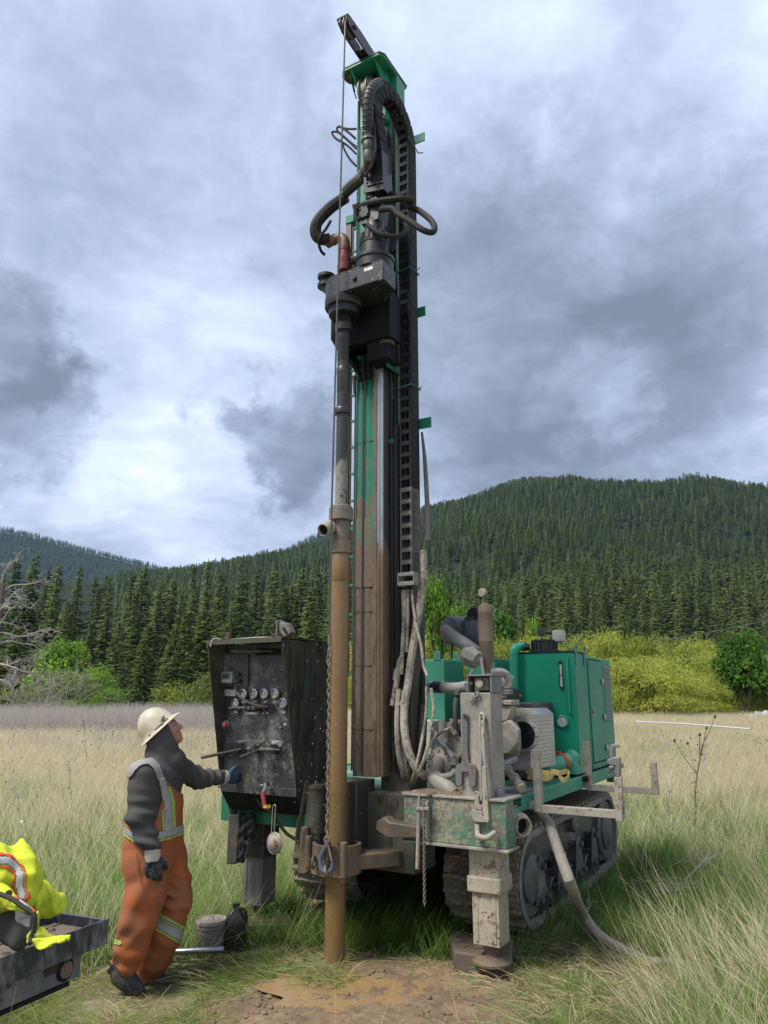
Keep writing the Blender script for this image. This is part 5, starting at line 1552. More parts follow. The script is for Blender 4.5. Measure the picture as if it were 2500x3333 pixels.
b = MB(); b.tube([pp(485, 660, -.03), pp(520, 720, -.07), pp(560, 770, -.08)], .005, 6); b.tube([pp(540, 745, -.08), pp(620, 820, -.09), pp(740, 890, -.085), pp(870, 915, -.07)], [.012, .010, .008, .006], 8, sm_=3); b.tube([pp(840, 915, -.07), pp(862, 990, -.05), pp(860, 1080, -.03), pp(880, 1130, -.02)], [.009, .008, .005, .003], 6, sm_=3)
b.build('ignition_lead', worn('lead_rag', (.08, .045, .035), amt=.3, mud=(.2, .15, .11), wamt=.1, rough=.7, scale=14), cab)
# red ball valve handle below the panel
b = MB(); b.cyl(pp(840, 1840), pp(840, 1840, -.03), .018, 12); b.tube([pp(840, 1830, -.03), pp(850, 1880, -.04), pp(830, 1940, -.05)], .012, 8, flat=.5); vh = b.build('valve_handle', M_CHROME, cab)
b = MB(); b.tube([pp(832, 1940, -.05), pp(842, 1990, -.055), pp(862, 2085, -.06)], .016, 8, flat=.6); b.build('handle_grip', plain('red_grip', (.36, .045, .045), .5, var=.4, scale=30), cab)
b = MB(); b.bar(A(c4, 612, 1480, a=-.10), A(c4, 665, 1482, a=-.10), .012, .022); b.build('yellow_tag', plain('tag_yellow', (.62, .40, .04), .5), cab)
b = MB(); b.tube(L_(c4, [(555, 1410, -.02), (600, 1480, .0), (660, 1520, .02), (720, 1600, .06), (790, 1690, .08), (870, 1740, .10)]), .012, 8, sm_=4); b.build('cabinet_hose', M_HOSEB, cab)
# work lamp and green stub on the roof
cl_ = _crop(870, 2000, .10504)
b = MB(); b.bar(A(cl_, 283, 760, a=-.18), A(cl_, 318, 160, a=-.18), .010, .010); b.build('lamp_bracket', M_STEELG, cab)
cl = _crop(870, 2000, .10504)
LMP = worn('lamp_dust', (.17, .145, .125), mud=(.32, .28, .23), amt=.5, wamt=.2, rough=.6, scale=14)
q = lambda x, y, a_=-.17: A(cl, x, y, a=a_)
b = MB(); b.prism([q(335, 270), q(400, 215), q(530, 260), q(600, 350), q(660, 540), q(640, 640), q(560, 690), q(470, 670), q(400, 560), q(345, 400)], (0, .085, 0)); lamp = b.build('work_lamp', LMP, cab, .006)
b = MB(); b.prism([q(600, 300), q(660, 400), q(715, 540), q(680, 600), q(640, 600), q(600, 420)], (0, .07, 0)); b.tube([q(530, 265, -.13), q(620, 262, -.13), q(680, 340, -.13), q(715, 520, -.13)], .003, 5, sm_=3); b.build('lamp_rim', LMP, lamp, .004)
for k in range(5):
    x, y = 500 + 26 * k, 425 + 42 * k
    b = MB(); b.bar(q(x - 30, y + 12, -.1715), q(x + 34, y - 14, -.1715), .004, .0085, (0, 0, 1)); b.build('lamp_slot', M_DARK, lamp)
b = MB(); b.tube([q(470, 670, -.14), q(400, 720, -.14), q(330, 735, -.14)], .004, 6); b.tube([q(600, 680, -.14), q(650, 720, -.14), q(670, 765, -.14)], .004, 6); b.tube([q(320, 740, -.13), q(480, 745, -.13), q(680, 770, -.13)], .005, 6); b.prism([q(335, 170, -.17), q(400, 200, -.17), q(370, 250, -.17), q(330, 260, -.17)], (0, .05, 0)); b.build('lamp_stirrup', M_STEELG, lamp)
b = MB(); b.box((-.915, -.22, 2.174), (-.875, -.19, 2.235)); b.build('roof_lug', M_GREENB, cab, .004)
b = MB(); b.tube([(-.93, -.25, 2.178), (-.96, -.29, 2.185), (-.975, -.302, 2.16), (-.985, -.304, 2.12)], .005, 6, sm_=3); b.tube([(-.88, -.2, 2.18), (-.84, -.22, 2.178), (-.6, -.24, 2.18), (-.45, -.22, 2.178)], .004, 5, sm_=3); b.build('roof_cord', plain('pale_cord', (.5, .48, .44), .8), cab)
b = MB(); b.cyl((-.245, .10, .80), (-.245, .10, 1.10), .085, 18); b.lathe([(.09, 1.10), (.09, 1.125), (.01, 1.13)], (-.245, .10, 0), n=20); b.build('cabinet_post', M_GREENB, rig)

# ---------------- power pack on the deck
HA0, HA1 = 2.07, 2.46
b = MB(); b.box((.575, HA0, 1.10), (1.15, HA1, 2.135))
tank = b.build('hydraulic_tank', M_GREEN, rig, .006)
b = MB(); b.box((1.1505, HA0 + .012, 1.10), (1.156, HA1, 2.13)); b.build('tank_side', M_GREEND, tank)
b = MB(); b.box((.57, HA0 - .006, 2.137), (1.16, HA1 + .006, 2.150)); b.build('tank_lid', M_BLACK, tank)
for a_ in (HA0 + .055, HA0 + .33):
    b = MB(); o_ = [(1.157, a_ - .025, 2.03), (1.157, a_ + .025, 2.03), (1.157, a_ + .025, 2.19), (1.157, a_ + .012, 2.215), (1.157, a_ - .012, 2.215), (1.157, a_ - .025, 2.19)]; b.prism(o_, (.010, 0, 0)); b.build('lifting_lug', M_GREEND, tank, .002)
    b = MB(); b.cyl((1.155, a_, 2.185), (1.169, a_, 2.185), .013, 12); b.build('lug_hole', M_DARK, tank)
b = MB(); q = [A(e3, x, y, a=HA0) for x, y in ((560, 510), (577, 495), (595, 510), (614, 795), (597, 815), (575, 800))]; b.prism(q, (0, -.016, 0)); lg = b.build('level_gauge', M_BLACK, tank, .003)
b = MB()
for (y0, y1, s_) in ((540, 650, 0), (662, 780, 7)): b.prism([A(e3, x + s_, y, a=HA0 - .016) for x, y in ((568, y0), (590, y0), (596, y1), (574, y1))], (0, -.003, 0))
b.build('gauge_glass', plain('level_glass', (.55, .50, .36), .25, bmp=0), tank)
b = MB(); b.tube([A(e3, 655, 480, a=HA0), A(e3, 650, 483, a=HA0 - .03), A(e3, 645, 500, a=HA0 - .03), A(e3, 672, 1040, a=HA0 - .03), A(e3, 680, 1062, a=HA0 - .03), A(e3, 690, 1068, a=HA0)], .011, 8); b.build('tank_handle', M_GREEN, tank)
tg = A(e3, 605, 1155, a=HA0)
b = MB(); b.lathe([(.052, 0), (.056, .012), (.054, .03), (.046, .034), (.044, .026)], tg, (0, -1, 0), 26); b.build('tank_gauge', M_GREEN, tank)
b = MB(); b.lathe([(.044, .027), (.002, .0275)], tg, (0, -1, 0), 26); b.build('tank_gauge_face', M_DIALW, tank)
b = MB(); cc = tg + Vector((0, -.0295, 0)); b.bar(cc + Vector((-.012, 0, .02)), cc + Vector((.014, 0, -.022)), .004, .0015, (0, 1, 0))
for k in range(15):
    t = R_(-50 + 280 * k / 14); e = Vector((math.cos(t), 0, math.sin(t))); b.bar(cc + e * .033, cc + e * .039, .0022, .001, (0, 1, 0))
b.build('tank_gauge_hand', plain('gauge_ink', (.03, .03, .03), .6, bmp=0), tank)
b = MB(); b.tube([A(c5, 785, 850, a=HA0 - .05), A(c5, 780, 560, a=HA0 - .05), A(c5, 782, 500, a=HA0 - .05), A(c5, 795, 478, a=HA0 - .03), A(c5, 820, 470, a=HA0 + .06), A(c5, 845, 472, a=HA0 + .12)], .040, 16, sm_=5); b.build('return_pipe', M_GREEN, tank)
b = MB(); b.cyl(A(c5, 790, 755, a=HA0 - .05), A(c5, 790, 782, a=HA0 - .05), .050, 18); b.cyl(A(c5, 757, 768, a=HA0 - .06), A(c5, 825, 768, a=HA0 - .06), .014, 8); b.build('pipe_clamp', M_ORANGE, tank, .004)
fc = Vector((.83, HA0 + .18, 0))
b = MB(); b.lathe([(.13, 2.15), (.14, 2.155), (.14, 2.17), (.115, 2.175), (.115, 2.245), (.12, 2.25), (.12, 2.265), (.03, 2.275)], fc, n=28)
for k in range(16):
    t = k * math.pi / 8; b.cbox(fc + Vector((.118 * math.cos(t), .118 * math.sin(t), 2.21)), (.012, .008, .07), Matrix.Rotation(t, 3, 'Z'))
b.build('return_filter', M_BLACK, tank)
b = MB(); b.cyl(A(c5, 815, 472, a=HA0 + .08), A(c5, 875, 472, a=HA0 + .12), .032, 14); b.cyl(A(c5, 838, 472, a=HA0 + .09), A(c5, 856, 472, a=HA0 + .1), .042, 6); b.build('filter_neck', M_BLACK, tank)
b = MB(); b.cyl(fc + Vector((0, -.05, 2.265)), fc + Vector((0, -.05, 2.30)), .008, 8); b.lathe([(.038, -.015), (.040, .01), (.034, .012)], fc + Vector((0, -.06, 2.335)), (.3, -1, .1), 20); b.build('vacuum_gauge', M_BLACK, tank)
b = MB(); b.lathe([(.05, 2.245), (.06, 2.25), (.06, 2.345), (.056, 2.352)], fc + Vector((.14, .02, 0)), n=22); b.build('breather', worn('breather_white', (.48, .46, .42), mud=(.3, .27, .22), amt=.4, wamt=.25, rough=.6, scale=12), tank)
# suction tube lying at the tank's foot
b = MB(); t0, t1 = A(c5, 965, 1195, a=HA0 - .32), A(c5, 1110, 1150, a=HA0 - .06); b.tube([t0.lerp(t1, -.12), t0.lerp(t1, -.06), t0, t1], [.03, .055, .066, .066], 20); suct = b.build('suction_tube', M_MINT, tank)
b = MB(); b.cyl(t0.lerp(t1, .66), t0.lerp(t1, .78), .074, 20); b.cbox(t0.lerp(t1, .72) + Vector((-.03, -.02, .075)), (.05, .04, .03)); b.build('suction_clamp', M_ORANGE, tank, .003)
b = MB(); b.cyl(t1, t1 + (t1 - t0).normalized() * .06, .08, 20); b.box((1.02, HA0 - .10, 1.10), (1.16, HA0, 1.26)); b.build('suction_flange', M_MINT, tank, .004)
# engine house behind the tank
b = MB(); b.box((.45, 2.52, 1.10), (1.145, 3.40, 2.12)); house = b.build('engine_house', M_GREEN, rig, .006)
b = MB(); b.box((1.1455, 2.54, 1.16), (1.156, 2.995, 2.09)); b.build('house_door', M_GREEND, house, .002)
b = MB(); b.box((1.1455, 3.01, 1.12), (1.154, 3.395, 2.115)); b.box((1.1455, 2.525, 1.10), (1.152, 3.0, 1.155)); b.build('side_panel', M_GREEND, house, .002)
b = MB(); b.box((1.1545, 3.07, 1.50), (1.158, 3.335, 2.06)); lv = b.build('louvre_frame', M_GREEND, house, .002)
sl_ = MB(); sl_.prism([(1.158, 3.085, 0), (1.168, 3.085, -.012), (1.158, 3.085, -.020)], (0, .235, 0)); slm = sl_.mesh('louvre_slat', worn('slat_dust', (.20, .25, .21), mud=(.32, .31, .26), amt=.6, wamt=.05, rough=.6, scale=5))
for k in range(24):
    o = bpy.data.objects.new('louvre_slat', slm); COL.objects.link(o); o.parent = house; o.location = (0, 0, 2.05 - k * .0225)
for (a_, z_) in ((3.0, 1.90), (3.0, 1.56), (3.01, 1.27)):
    b = MB(); b.box((1.156, a_ - .03, z_ - .03), (1.172, a_ + .035, z_ + .02)); b.cyl((1.17, a_ - .03, z_ + .02), (1.17, a_ - .03, z_ - .04), .010, 8); b.build('door_hinge', plain('hinge_alu', (.42, .43, .42), .4, .6), house, .004)
b = MB(); b.box((1.157, 2.58, 1.56), (1.162, 2.625, 1.66)); b.cyl((1.162, 2.60, 1.61), (1.172, 2.60, 1.61), .015, 12); b.build('door_latch', plain('latch_steel', (.30, .28, .26), .4, .5, var=.4, scale=40), house, .003)
b = MB(); b.box((1.157, 2.54, 2.09), (1.160, 2.995, 2.098)); b.box((1.157, 2.54, 1.148), (1.16, 2.995, 1.156)); b.build('door_gap', M_DARK, house)
# chequer-plate battery box
b = MB(); AB0, AB1, rb0, rb1 = .98, 1.36, .80, 1.13
prof = [(rb0, 1.17), (rb1, 1.17), (rb1, 1.62), (rb1 - .06, 1.665), (rb0, 1.67)]
cb = A(c5, 880, 1210, a=1.0)
b.prism([A(c5, 880, 845, a=1.0), A(c5, 880, 1215, a=1.0), A(c5, 880, 1215, a=1.0) + Vector((-.30, 0, 0)), A(c5, 765, 842, a=1.0) + Vector((-.20, 0, 0)), A(c5, 845, 842, a=1.0)], (0, .012, 0))
box_ = b.build('cover_box', M_DUSTM, rig, .003)
p_ = [A(c5, 880, 880, a=1.0), A(c5, 880, 1215, a=1.0), A(c5, 1028, 1125, r=A(c5, 880, 1215, a=1.0).x), A(c5, 1022, 890, r=A(c5, 880, 1215, a=1.0).x)]
rx = p_[1].x
b = MB(); b.add([(rx, 1.0, p_[1].z), (rx, p_[2].y, p_[1].z), (rx, p_[2].y, p_[0].z), (rx, 1.0, p_[0].z), (rx - .05, 1.0, p_[0].z + .045), (rx - .05, p_[2].y, p_[0].z + .045), (rx - .30, p_[2].y, p_[0].z + .047), (rx - .30, 1.0, p_[0].z + .047)], [(0, 1, 2, 3), (3, 2, 5, 4), (4, 5, 6, 7)])
b.build('chequer_plate', M_ALU, box_)
zs0, zs1, ys1 = p_[1].z, p_[0].z, p_[2].y
b = MB()
row = 0; z_ = zs0 + .012
while z_ < zs1 - .008:
    y_ = 1.008 + (.013 if row % 2 else 0)
    while y_ < ys1 - .012:
        s_ = 1 if row % 2 else -1
        b.add([(rx + .0005, y_ - .010, z_ - .004 * s_), (rx + .004, y_, z_ - .003), (rx + .0005, y_ + .010, z_ + .004 * s_), (rx + .004, y_, z_ + .003)], [(0, 1, 3), (1, 2, 3)])
        y_ += .026
    z_ += .0145; row += 1
o = b.build('tread_pattern', plain('tread_bright', (.78, .77, .73), .25, .8, var=.1, bmp=0), box_, smooth=0, kind='stuff')
b = MB(); fcx = A(c5, 835, 1000, a=1.0); b.lathe([(.11, 0), (.125, .006), (.125, .014), (.10, .016), (.10, .002)], fcx, (0, -1, 0), 30)
for k in range(10):
    t = k * math.pi / 5; b.bolt(fcx + Vector((.113 * math.cos(t), -.014, .113 * math.sin(t))), (0, -1, 0), .008, .008)
b.build('inspection_ring', M_DUSTM, box_)
b = MB(); b.lathe([(.10, .004), (.001, .005)], fcx, (0, -1, 0), 30); b.build('inspection_glass', M_DARK, box_)
b = MB(); b.prism([A(c5, 750, 850, a=.998), A(c5, 812, 850, a=.998), A(c5, 815, 890, a=.998), A(c5, 752, 888, a=.998)], (0, -.004, 0)); b.build('name_plate', M_PIPE, box_)
# big pump / gearbox casting left of the cover
b = MB(); pc = A(e2, 1400, 580, a=.72)
b.lathe([(.10, -.10), (.135, -.09), (.135, .14), (.12, .17), (.06, .19)], A(e2, 1340, 580, a=.86), (.866, .30, 0), 30)
b.prism([A(e2, 1500, 340, a=.70), A(e2, 1610, 460, a=.70), A(e2, 1610, 620, a=.70), A(e2, 1500, 750, a=.70), A(e2, 1420, 760, a=.70), A(e2, 1380, 400, a=.70)], (0, .06, 0))
pump = b.build('pump_casting', M_DUSTM, rig, .01)
b = MB(); b.prism([A(e2, 1345, 170, a=.78), A(e2, 1520, 175, a=.78), A(e2, 1510, 280, a=.78), A(e2, 1480, 350, a=.78), A(e2, 1340, 400, a=.78)], (0, .14, 0)); b.prism([A(e2, 1330, 105, a=.76), A(e2, 1530, 105, a=.76), A(e2, 1525, 170, a=.76), A(e2, 1330, 165, a=.76)], (0, .18, 0)); b.build('pump_neck', M_DUSTM, pump, .008)
# plate with bolts behind the tall tube, gear flange and elbow on the left
b = MB(); b.prism([A(e2, 660, 380, a=.62), A(e2, 860, 370, a=.62), A(e2, 930, 430, a=.62), A(e2, 930, 820, a=.62), A(e2, 800, 800, a=.62), A(e2, 760, 640, a=.62), A(e2, 670, 560, a=.62)], (0, .05, 0)); gplate = b.build('gear_plate', M_STEEL, rig, .004)
b = MB()
for (x, y) in ((790, 485), (850, 500), (785, 650), (890, 780), (905, 370)): b.cyl(A(e2, x, y, a=.62), A(e2, x, y, a=.60), .020, 14); b.bolt(A(e2, x, y, a=.60), (0, -1, 0), .014, .016)
b.cyl(A(e2, 705, 370, a=.55), A(e2, 705, 560, a=.55), .032, 16); b.cyl(A(e2, 705, 340, a=.55), A(e2, 705, 372, a=.55), .022, 12); b.cyl(A(e2, 820, 330, a=.6), A(e2, 820, 375, a=.6), .022, 12)
b.build('gear_bolts', M_STEEL, gplate)
fl = A(e2, 680, 860, a=.50)
b = MB(); b.lathe([(.05, -.10), (.10, -.09), (.112, -.02), (.112, 0), (.09, .006), (.05, .02), (.045, .05)], fl, (-.15, -1, .1), 30); flo = b.build('pump_flange', M_STEEL, rig)
b = MB(); u_, v_ = frame((-.15, -1, .1)); axx = Vector((-.15, -1, .1)).normalized()
for k in range(9):
    t = k * 2 * math.pi / 9; b.bolt(fl + (u_ * math.cos(t) + v_ * math.sin(t)) * .088, axx, .013, .02)
for k in range(16):
    t = k * 2 * math.pi / 16; b.cbox(fl + (u_ * math.cos(t) + v_ * math.sin(t)) * .116 - axx * .01, (.018, .03, .018))
b.build('flange_bolts', M_STEEL, flo)
b = MB(); b.tube(L_(e2, [(660, 880, .42), (600, 930, .38), (600, 1020, .36), (680, 1100, .34), (780, 1180, .32), (830, 1240, .31)]), [.05, .052, .055, .058, .055, .05], 16, sm_=4); b.build('suction_elbow', M_STEEL, flo)
pp_ = smooth_path(L_(e2, [(530, 800, .36), (580, 940, .34), (680, 1020, .33), (800, 1010, .34), (860, 960, .38)]), 8); b = MB(); b.tube(pp_, .020, 10)
for k in range(1, len(pp_) - 1, 2): b.ring(pp_[k], pp_[k + 1] - pp_[k - 1], .021, .005, 10, 5)
b.build('armoured_hose', M_STEEL, flo)
b = MB(); b.tube(L_(e2, [(590, 480, .52), (640, 540, .5), (740, 680, .46), (830, 800, .42)]), .018, 8, sm_=4); b.tube(L_(e2, [(830, 800, .42), (850, 860, .42), (820, 880, .44)]), .026, 10); b.build('pump_hose', M_STEELG, flo)
b = MB(); b.tube(L_(e2, [(880, 20, .42), (855, 150, .36), (855, 300, .34), (880, 440, .36), (925, 530, .42)]), .016, 8, sm_=5); b.tube(L_(e2, [(930, -10, .42), (880, 5, .40), (875, 60, .38)]), .020, 8); b.build('side_hose', M_IRON, rig)
# hose stub at the right of the deck with couplings
hb = smooth_path([A(e2, 1440, 900, a=.72), A(e2, 1520, 990, a=.62), A(e2, 1620, 1120, a=.50), A(e2, 1659, 1170, a=.46)], 5); b = MB(); b.tube(hb, .030, 12)
for k in (3, 7, 11): b.cyl(hb[k], hb[k + 1], .040, 14)
b.build('coupled_hose', M_STEEL, rig)
b = MB()
for k, (x, y) in enumerate(((800, 1150), (860, 1190), (930, 1200))): b.tube(L_(e2, [(760 + 30 * k, 1120, .55), (x + 60, 1170, .5), (x + 140, 1195, .5)]), .014, 6, sm_=3)
b.build('deck_hoses', M_HOSE, rig)
# left green tank block behind the hoses
b = MB(); lt = A(c5, 360, 545, a=1.55)
b.prism([(-.42, 1.55, 1.08), (lt.x, 1.55, 1.08), (lt.x, 1.98, 1.08), (-.42, 1.98, 1.08)], (0, 0, .995)); ltank = b.build('fuel_tank', M_GREEND, rig, .005)
b = MB(); b.prism([(lt.x + .02, 2.02, 1.08), (lt.x + .30, 2.02, 1.08), (lt.x + .30, 2.6, 1.08), (lt.x + .02, 2.6, 1.08)], (0, 0, 1.02)); b.build('radiator_box', M_GREEND, ltank, .005)
for (x, y, a_) in ((318, 530, 1.545), (428, 540, 1.80), (205, 530, 1.7)):
    c = A(c5, x, y, a=a_); b = MB(); b.prism([c + Vector((-.035, 0, -.03)), c + Vector((.035, 0, -.03)), c + Vector((.035, 0, .025)), c + Vector((.018, 0, .055)), c + Vector((-.018, 0, .055)), c + Vector((-.035, 0, .025))], (0, .012, 0)); lg = b.build('tank_lug', M_GREEND, ltank, .002)
    b = MB(); b.cyl(c + Vector((0, -.002, .02)), c + Vector((0, .014, .02)), .014, 12); b.build('lug_hole', plain('hole_rust', (.12, .10, .05), .8), ltank)
b = MB(); b.box((-.38, 1.30, 1.10), (.10, 1.5, 1.55)); b.build('white_panel', plain('white_panel', (.55, .56, .56), .4), rig, .01)
b = MB(); b.box((.38, 3.0, 1.9), (.75, 3.4, 2.16)); b.box((.5, 2.6, 1.4), (.57, 3.0, 1.95)); b.build('rear_cowl', M_GREEN, rig, .005)
b = MB(); b.box((.42, 1.5, 1.09), (.95, 2.05, 1.70)); b.box((.45, 1.35, 1.70), (.70, 1.9, 1.82)); b.cyl((.5, 1.2, 1.75), (.62, 1.5, 1.75), .05, 12); b.build('engine_block', M_IRON, rig, .015)
# air cleaner on stilts
ac = A(e6, 480, 565, a=1.15)
axd = Vector((.42, .90, .0)).normalized()
b = MB(); b.lathe([(.05, -.14), (.115, -.125), (.125, -.10), (.128, .12), (.122, .13), (.112, .27), (.07, .29), (.02, .295)], ac + axd * .06, axd, 32); acl = b.build('air_cleaner', M_AIR, rig)
b = MB(); e_ = A(e6, 690, 590, a=1.15) ; b.tube([A(e6, 620, 680, a=1.22), A(e6, 690, 620, a=1.15), A(e6, 692, 520, a=1.12), A(e6, 690, 445, a=1.12)], [.10, .095, .07, .062], 20, sm_=4); b.build('intake_duct', M_AIR, acl)
tp = A(e6, 690, 445, a=1.12)
b = MB(); b.cyl(tp, tp + Vector((0, 0, .03)), .066, 20); b.build('intake_rim', M_BLACK, acl)
rc_ = A(e6, 695, 372, a=1.10); b = MB(); b.lathe([(.060, -.006), (.062, 0), (.060, .006)], rc_, (-.35, -.92, .12), 28); b.tube([tp + Vector((.03, 0, .03)), rc_ + Vector((.02, 0, -.055))], .008, 6); b.build('rain_cap', M_DARK, acl)
b = MB()
for (x, y0, y1, a_) in ((322, 620, 900, 1.18), (445, 690, 900, 1.15), (710, 690, 790, 1.3)): b.cyl(A(e6, x, y0, a=a_), A(e6, x, y1, a=a_), .010, 8)
b.build('stilt', M_IRON, acl)
hp = smooth_path(L_(e6, [(365, 560, 1.0), (390, 580, .96), (440, 620, .93), (560, 700, .88), (680, 780, .84), (740, 850, .80)]), 8)
b = MB(); b.tube(hp[:14], [.050, .052, .050], 16); b.build('rubber_elbow', worn('elbow_pink', (.24, .17, .15), mud=(.36, .31, .26), amt=.5, wamt=.05, rough=.7, scale=7), acl)
b = MB(); rad = [.046 + .006 * (k % 2) for k in range(58)]; pts2 = [hp[13].lerp(hp[13], 0)] ; sp2 = smooth_path([hp[13], hp[20], hp[28], hp[34], hp[-1]], 15)[:58]; b.tube(sp2, rad[:len(sp2)], 16); b.build('corrugated_duct', worn('duct_grey', (.25, .25, .245), mud=(.36, .33, .28), amt=.4, wamt=.05, rough=.5, scale=6), acl)
b = MB(); b.tube(L_(e6, [(640, 850, .84), (690, 880, .80), (760, 920, .78)]), [.075, .085, .06], 8); b.build('duct_wrap', worn('duct_wrap_cloth', (.20, .19, .17), mud=(.36, .33, .28), amt=.5, wamt=.1, rough=.9, scale=8), acl)
b = MB(); b.bar(A(e6, 795, 880, a=.70), A(e6, 825, 1120, a=.66), .022, .006); b.tube(L_(e6, [(740, 985, .8), (690, 1050, .76), (660, 1100, .72)]), [.006, .014, .012], 6); b.build('duct_stay', M_STEELG, acl)
# exhaust stack
ex = A(c5, 612, 400, a=.95)
b = MB(); b.lathe([(.036, 1.90), (.036, 1.98), (.058, 2.02), (.060, 2.17), (.062, 2.175), (.060, 2.18), (.060, 2.40), (.062, 2.405), (.060, 2.41), (.058, 2.445), (.045, 2.47), (.02, 2.48)], (ex.x, .95, 0), n=26); exo = b.build('exhaust_stack', M_EXH, rig)
b = MB(); b.cyl((ex.x - .02, .95, 2.47), (ex.x - .012, .95, 2.53), .008, 8); b.lathe([(.036, -.012), (.038, .0), (.036, .014), (.03, .016)], (ex.x - .010, .93, 2.565), (-.35, -.9, .1), 22); b.build('stack_gauge', M_DUSTM, exo)
b = MB(); b.tube([(ex.x, .95, 1.85), (ex.x, .95, 1.93)], .05, 14); b.tube(L_(e6, [(900, 1060, .95), (1010, 1055, 1.0), (1090, 1080, 1.05), (1125, 1160, 1.08), (1120, 1230, 1.08)]), .030, 12, sm_=4); b.tube(L_(e6, [(960, 1140, 1.0), (1160, 1130, 1.25)]), .024, 12); b.build('exhaust_pipe', M_PIPE, exo)
b = MB()
for (x, y, r_) in ((1120, 1230, .034), (1120, 1270, .04), (1120, 1300, .036)): b.cyl(A(e6, x, y, a=1.05), A(e6, x, y + 22, a=1.05), r_, 16)
b.cyl(A(e6, 975, 1180, a=.80), A(e6, 1030, 1185, a=.78), .035, 14); b.lathe([(.02, -.01), (.042, 0), (.042, .02), (.028, .024)], A(e6, 1025, 1185, a=.78), (.5, -.85, 0), 18)
b.tube(L_(e6, [(990, 1240, .75), (1010, 1300, .74), (1000, 1370, .74)]), .010, 6, sm_=3); b.tube(L_(e6, [(960, 1260, .78), (1080, 1330, .85)]), .014, 8); b.cyl(A(e6, 1050, 1370, a=.9), A(e6, 1050, 1340, a=.9), .03, 14)
b.build('manifold', M_DUSTM, exo)
# intake pipe across, with clamps
b = MB(); b.tube(L_(e6, [(180, 1235, .80), (300, 1240, .76), (400, 1250, .72), (520, 1250, .68), (640, 1230, .64)]), .042, 16, sm_=4); ip_ = b.build('intake_pipe', M_PIPE, rig)
b = MB(); b.tube(L_(e6, [(235, 1238, .785), (345, 1245, .745)]), .046, 16); b.build('rubber_sleeve', M_RUBBER, ip_)
b = MB()
for x in (222, 345): b.tube(L_(e6, [(x - 6, 1240, .755 + (345 - x) * .0003), (x + 10, 1241, .752 + (345 - x) * .0003)]), .0475, 18)
b.build('hose_clamp', M_CHROME, ip_)
# pipe rack on the right: two brackets
RK = worn('rack_steel', (.36, .32, .26), mud=(.42, .37, .28), amt=.45, wet=(.13, .10, .07), wamt=.35, rust=.35, rough=.6, scale=9, splat=.5)
for a_, r0, r1, zt, zr in ((.62, 1.262, 1.84, 1.385, 1.10), (2.02, 1.235, 1.80, 1.372, 1.225)):
    b = MB(); z_ = 1.0
    b.box((r0 - .025, a_ - .025, z_ - .025), (r0 + .025, a_ + .025, zt)); b.box((r0 + .0255, a_ - .025, z_ - .025), (r1, a_ + .025, z_ + .025)); b.box((r1 - .05, a_ - .025, z_ + .0255), (r1, a_ + .025, zr if a_ > 1 else zr))
    b.box((1.19, a_ - .02, z_ - .01), (r0 - .0255, a_ + .02, z_ + .045))
    b.build('pipe_rack', RK, rig, .003)
b = MB(); b.box((1.21, .70, 1.03), (1.25, .78, 1.08)); b.build('rack_socket', M_STEEL, rig, .003)
b = MB(); b.box((1.20, 1.95, 1.05), (1.24, 2.05, 1.09)); b.build('rack_socket', M_DARK, rig, .003)
# cam-lock fitting under the deck
f0, f1 = A(c5, 790, 1535, a=.42), A(c5, 855, 1535, a=.36)
d_ = Vector((.8, -.62, .0)).normalized()
b = MB(); b.lathe([(.05, -.06), (.095, -.05), (.095, -.01), (.075, .0), (.075, .03), (.082, .035), (.082, .055), (.07, .065), (.062, .07), (.062, .10), (.052, .10), (.05, .04)], f0, d_, 28); fit = b.build('camlock_fitting', worn('fitting_tan', (.36, .30, .23), mud=(.38, .32, .24), amt=.4, wet=(.15, .10, .07), wamt=.3, rough=.6, scale=9), rig)
b = MB(); b.cbox(f0 + Vector((.0, -.03, .10)), (.04, .05, .05)); b.cbox(f0 + Vector((-.06, -.06, -.01)), (.05, .04, .03)); b.build('fitting_lug', M_STEEL, fit, .006)
b = MB(); b.lathe([(.05, .05), (.001, .052)], f0, d_, 24); b.build('fitting_bore', M_DARK, fit)
b = MB(); b.tube([A(e2, 1120, 1600, a=.14), A(e2, 1120, 1700, a=.12), A(e2, 1140, 1740, a=.10), A(e2, 1230, 1760, a=.08), A(e2, 1310, 1710, a=.10), A(e2, 1320, 1700, a=.12)], .018, 10, sm_=4); b.build('tow_hook', M_STEEL, beam)

# ================================================================== things at the rig
cas = rig_thing('drill_casing', 'tall mud brown steel casing standing in the puddle at the bore hole', 'casing pipe')
b = MB(); b.tube([(0, 0, -.15), (0, 0, 1.2), (0, 0, 2.60)], .0695, 28); b.build('pipe', M_CASE, cas)
b = MB(); b.lathe([(.0695, 2.585), (.0725, 2.59), (.0725, 2.80), (.069, 2.805)], (0, 0, 0), n=28); b.build('coupling', M_CASE, cas)
M_CASET = worn('casing_top', (.15, .115, .08), mud=(.23, .175, .12), amt=.6, wet=(.09, .065, .045), wamt=.3, rough=.5, scale=6)
b = MB(); b.lathe([(.062, 2.80), (.082, 2.805), (.082, 2.90), (.062, 2.905), (.062, 3.06), (.06, 3.07)], (0, 0, 0), n=28); b.build('discharge_head', M_CASET, cas)
b = MB(); pr_ = [(.094 * math.cos(R_(t)), .094 * math.sin(R_(t)), 3.06) for t in range(0, 360, 30)]; b.prism(pr_, (0, 0, .10)); b.lathe([(.092, 3.16), (.085, 3.175), (.06, 3.178)], (0, 0, 0), n=24); b.build('top_nut', worn('nut_grey_mud', (.20, .175, .145), mud=(.30, .26, .21), amt=.5, wamt=.3, rough=.6, scale=7), cas, .005)
sd = Vector((.02, -.90, -.42)).normalized(); s0 = Vector((-.055, -.02, 3.03))
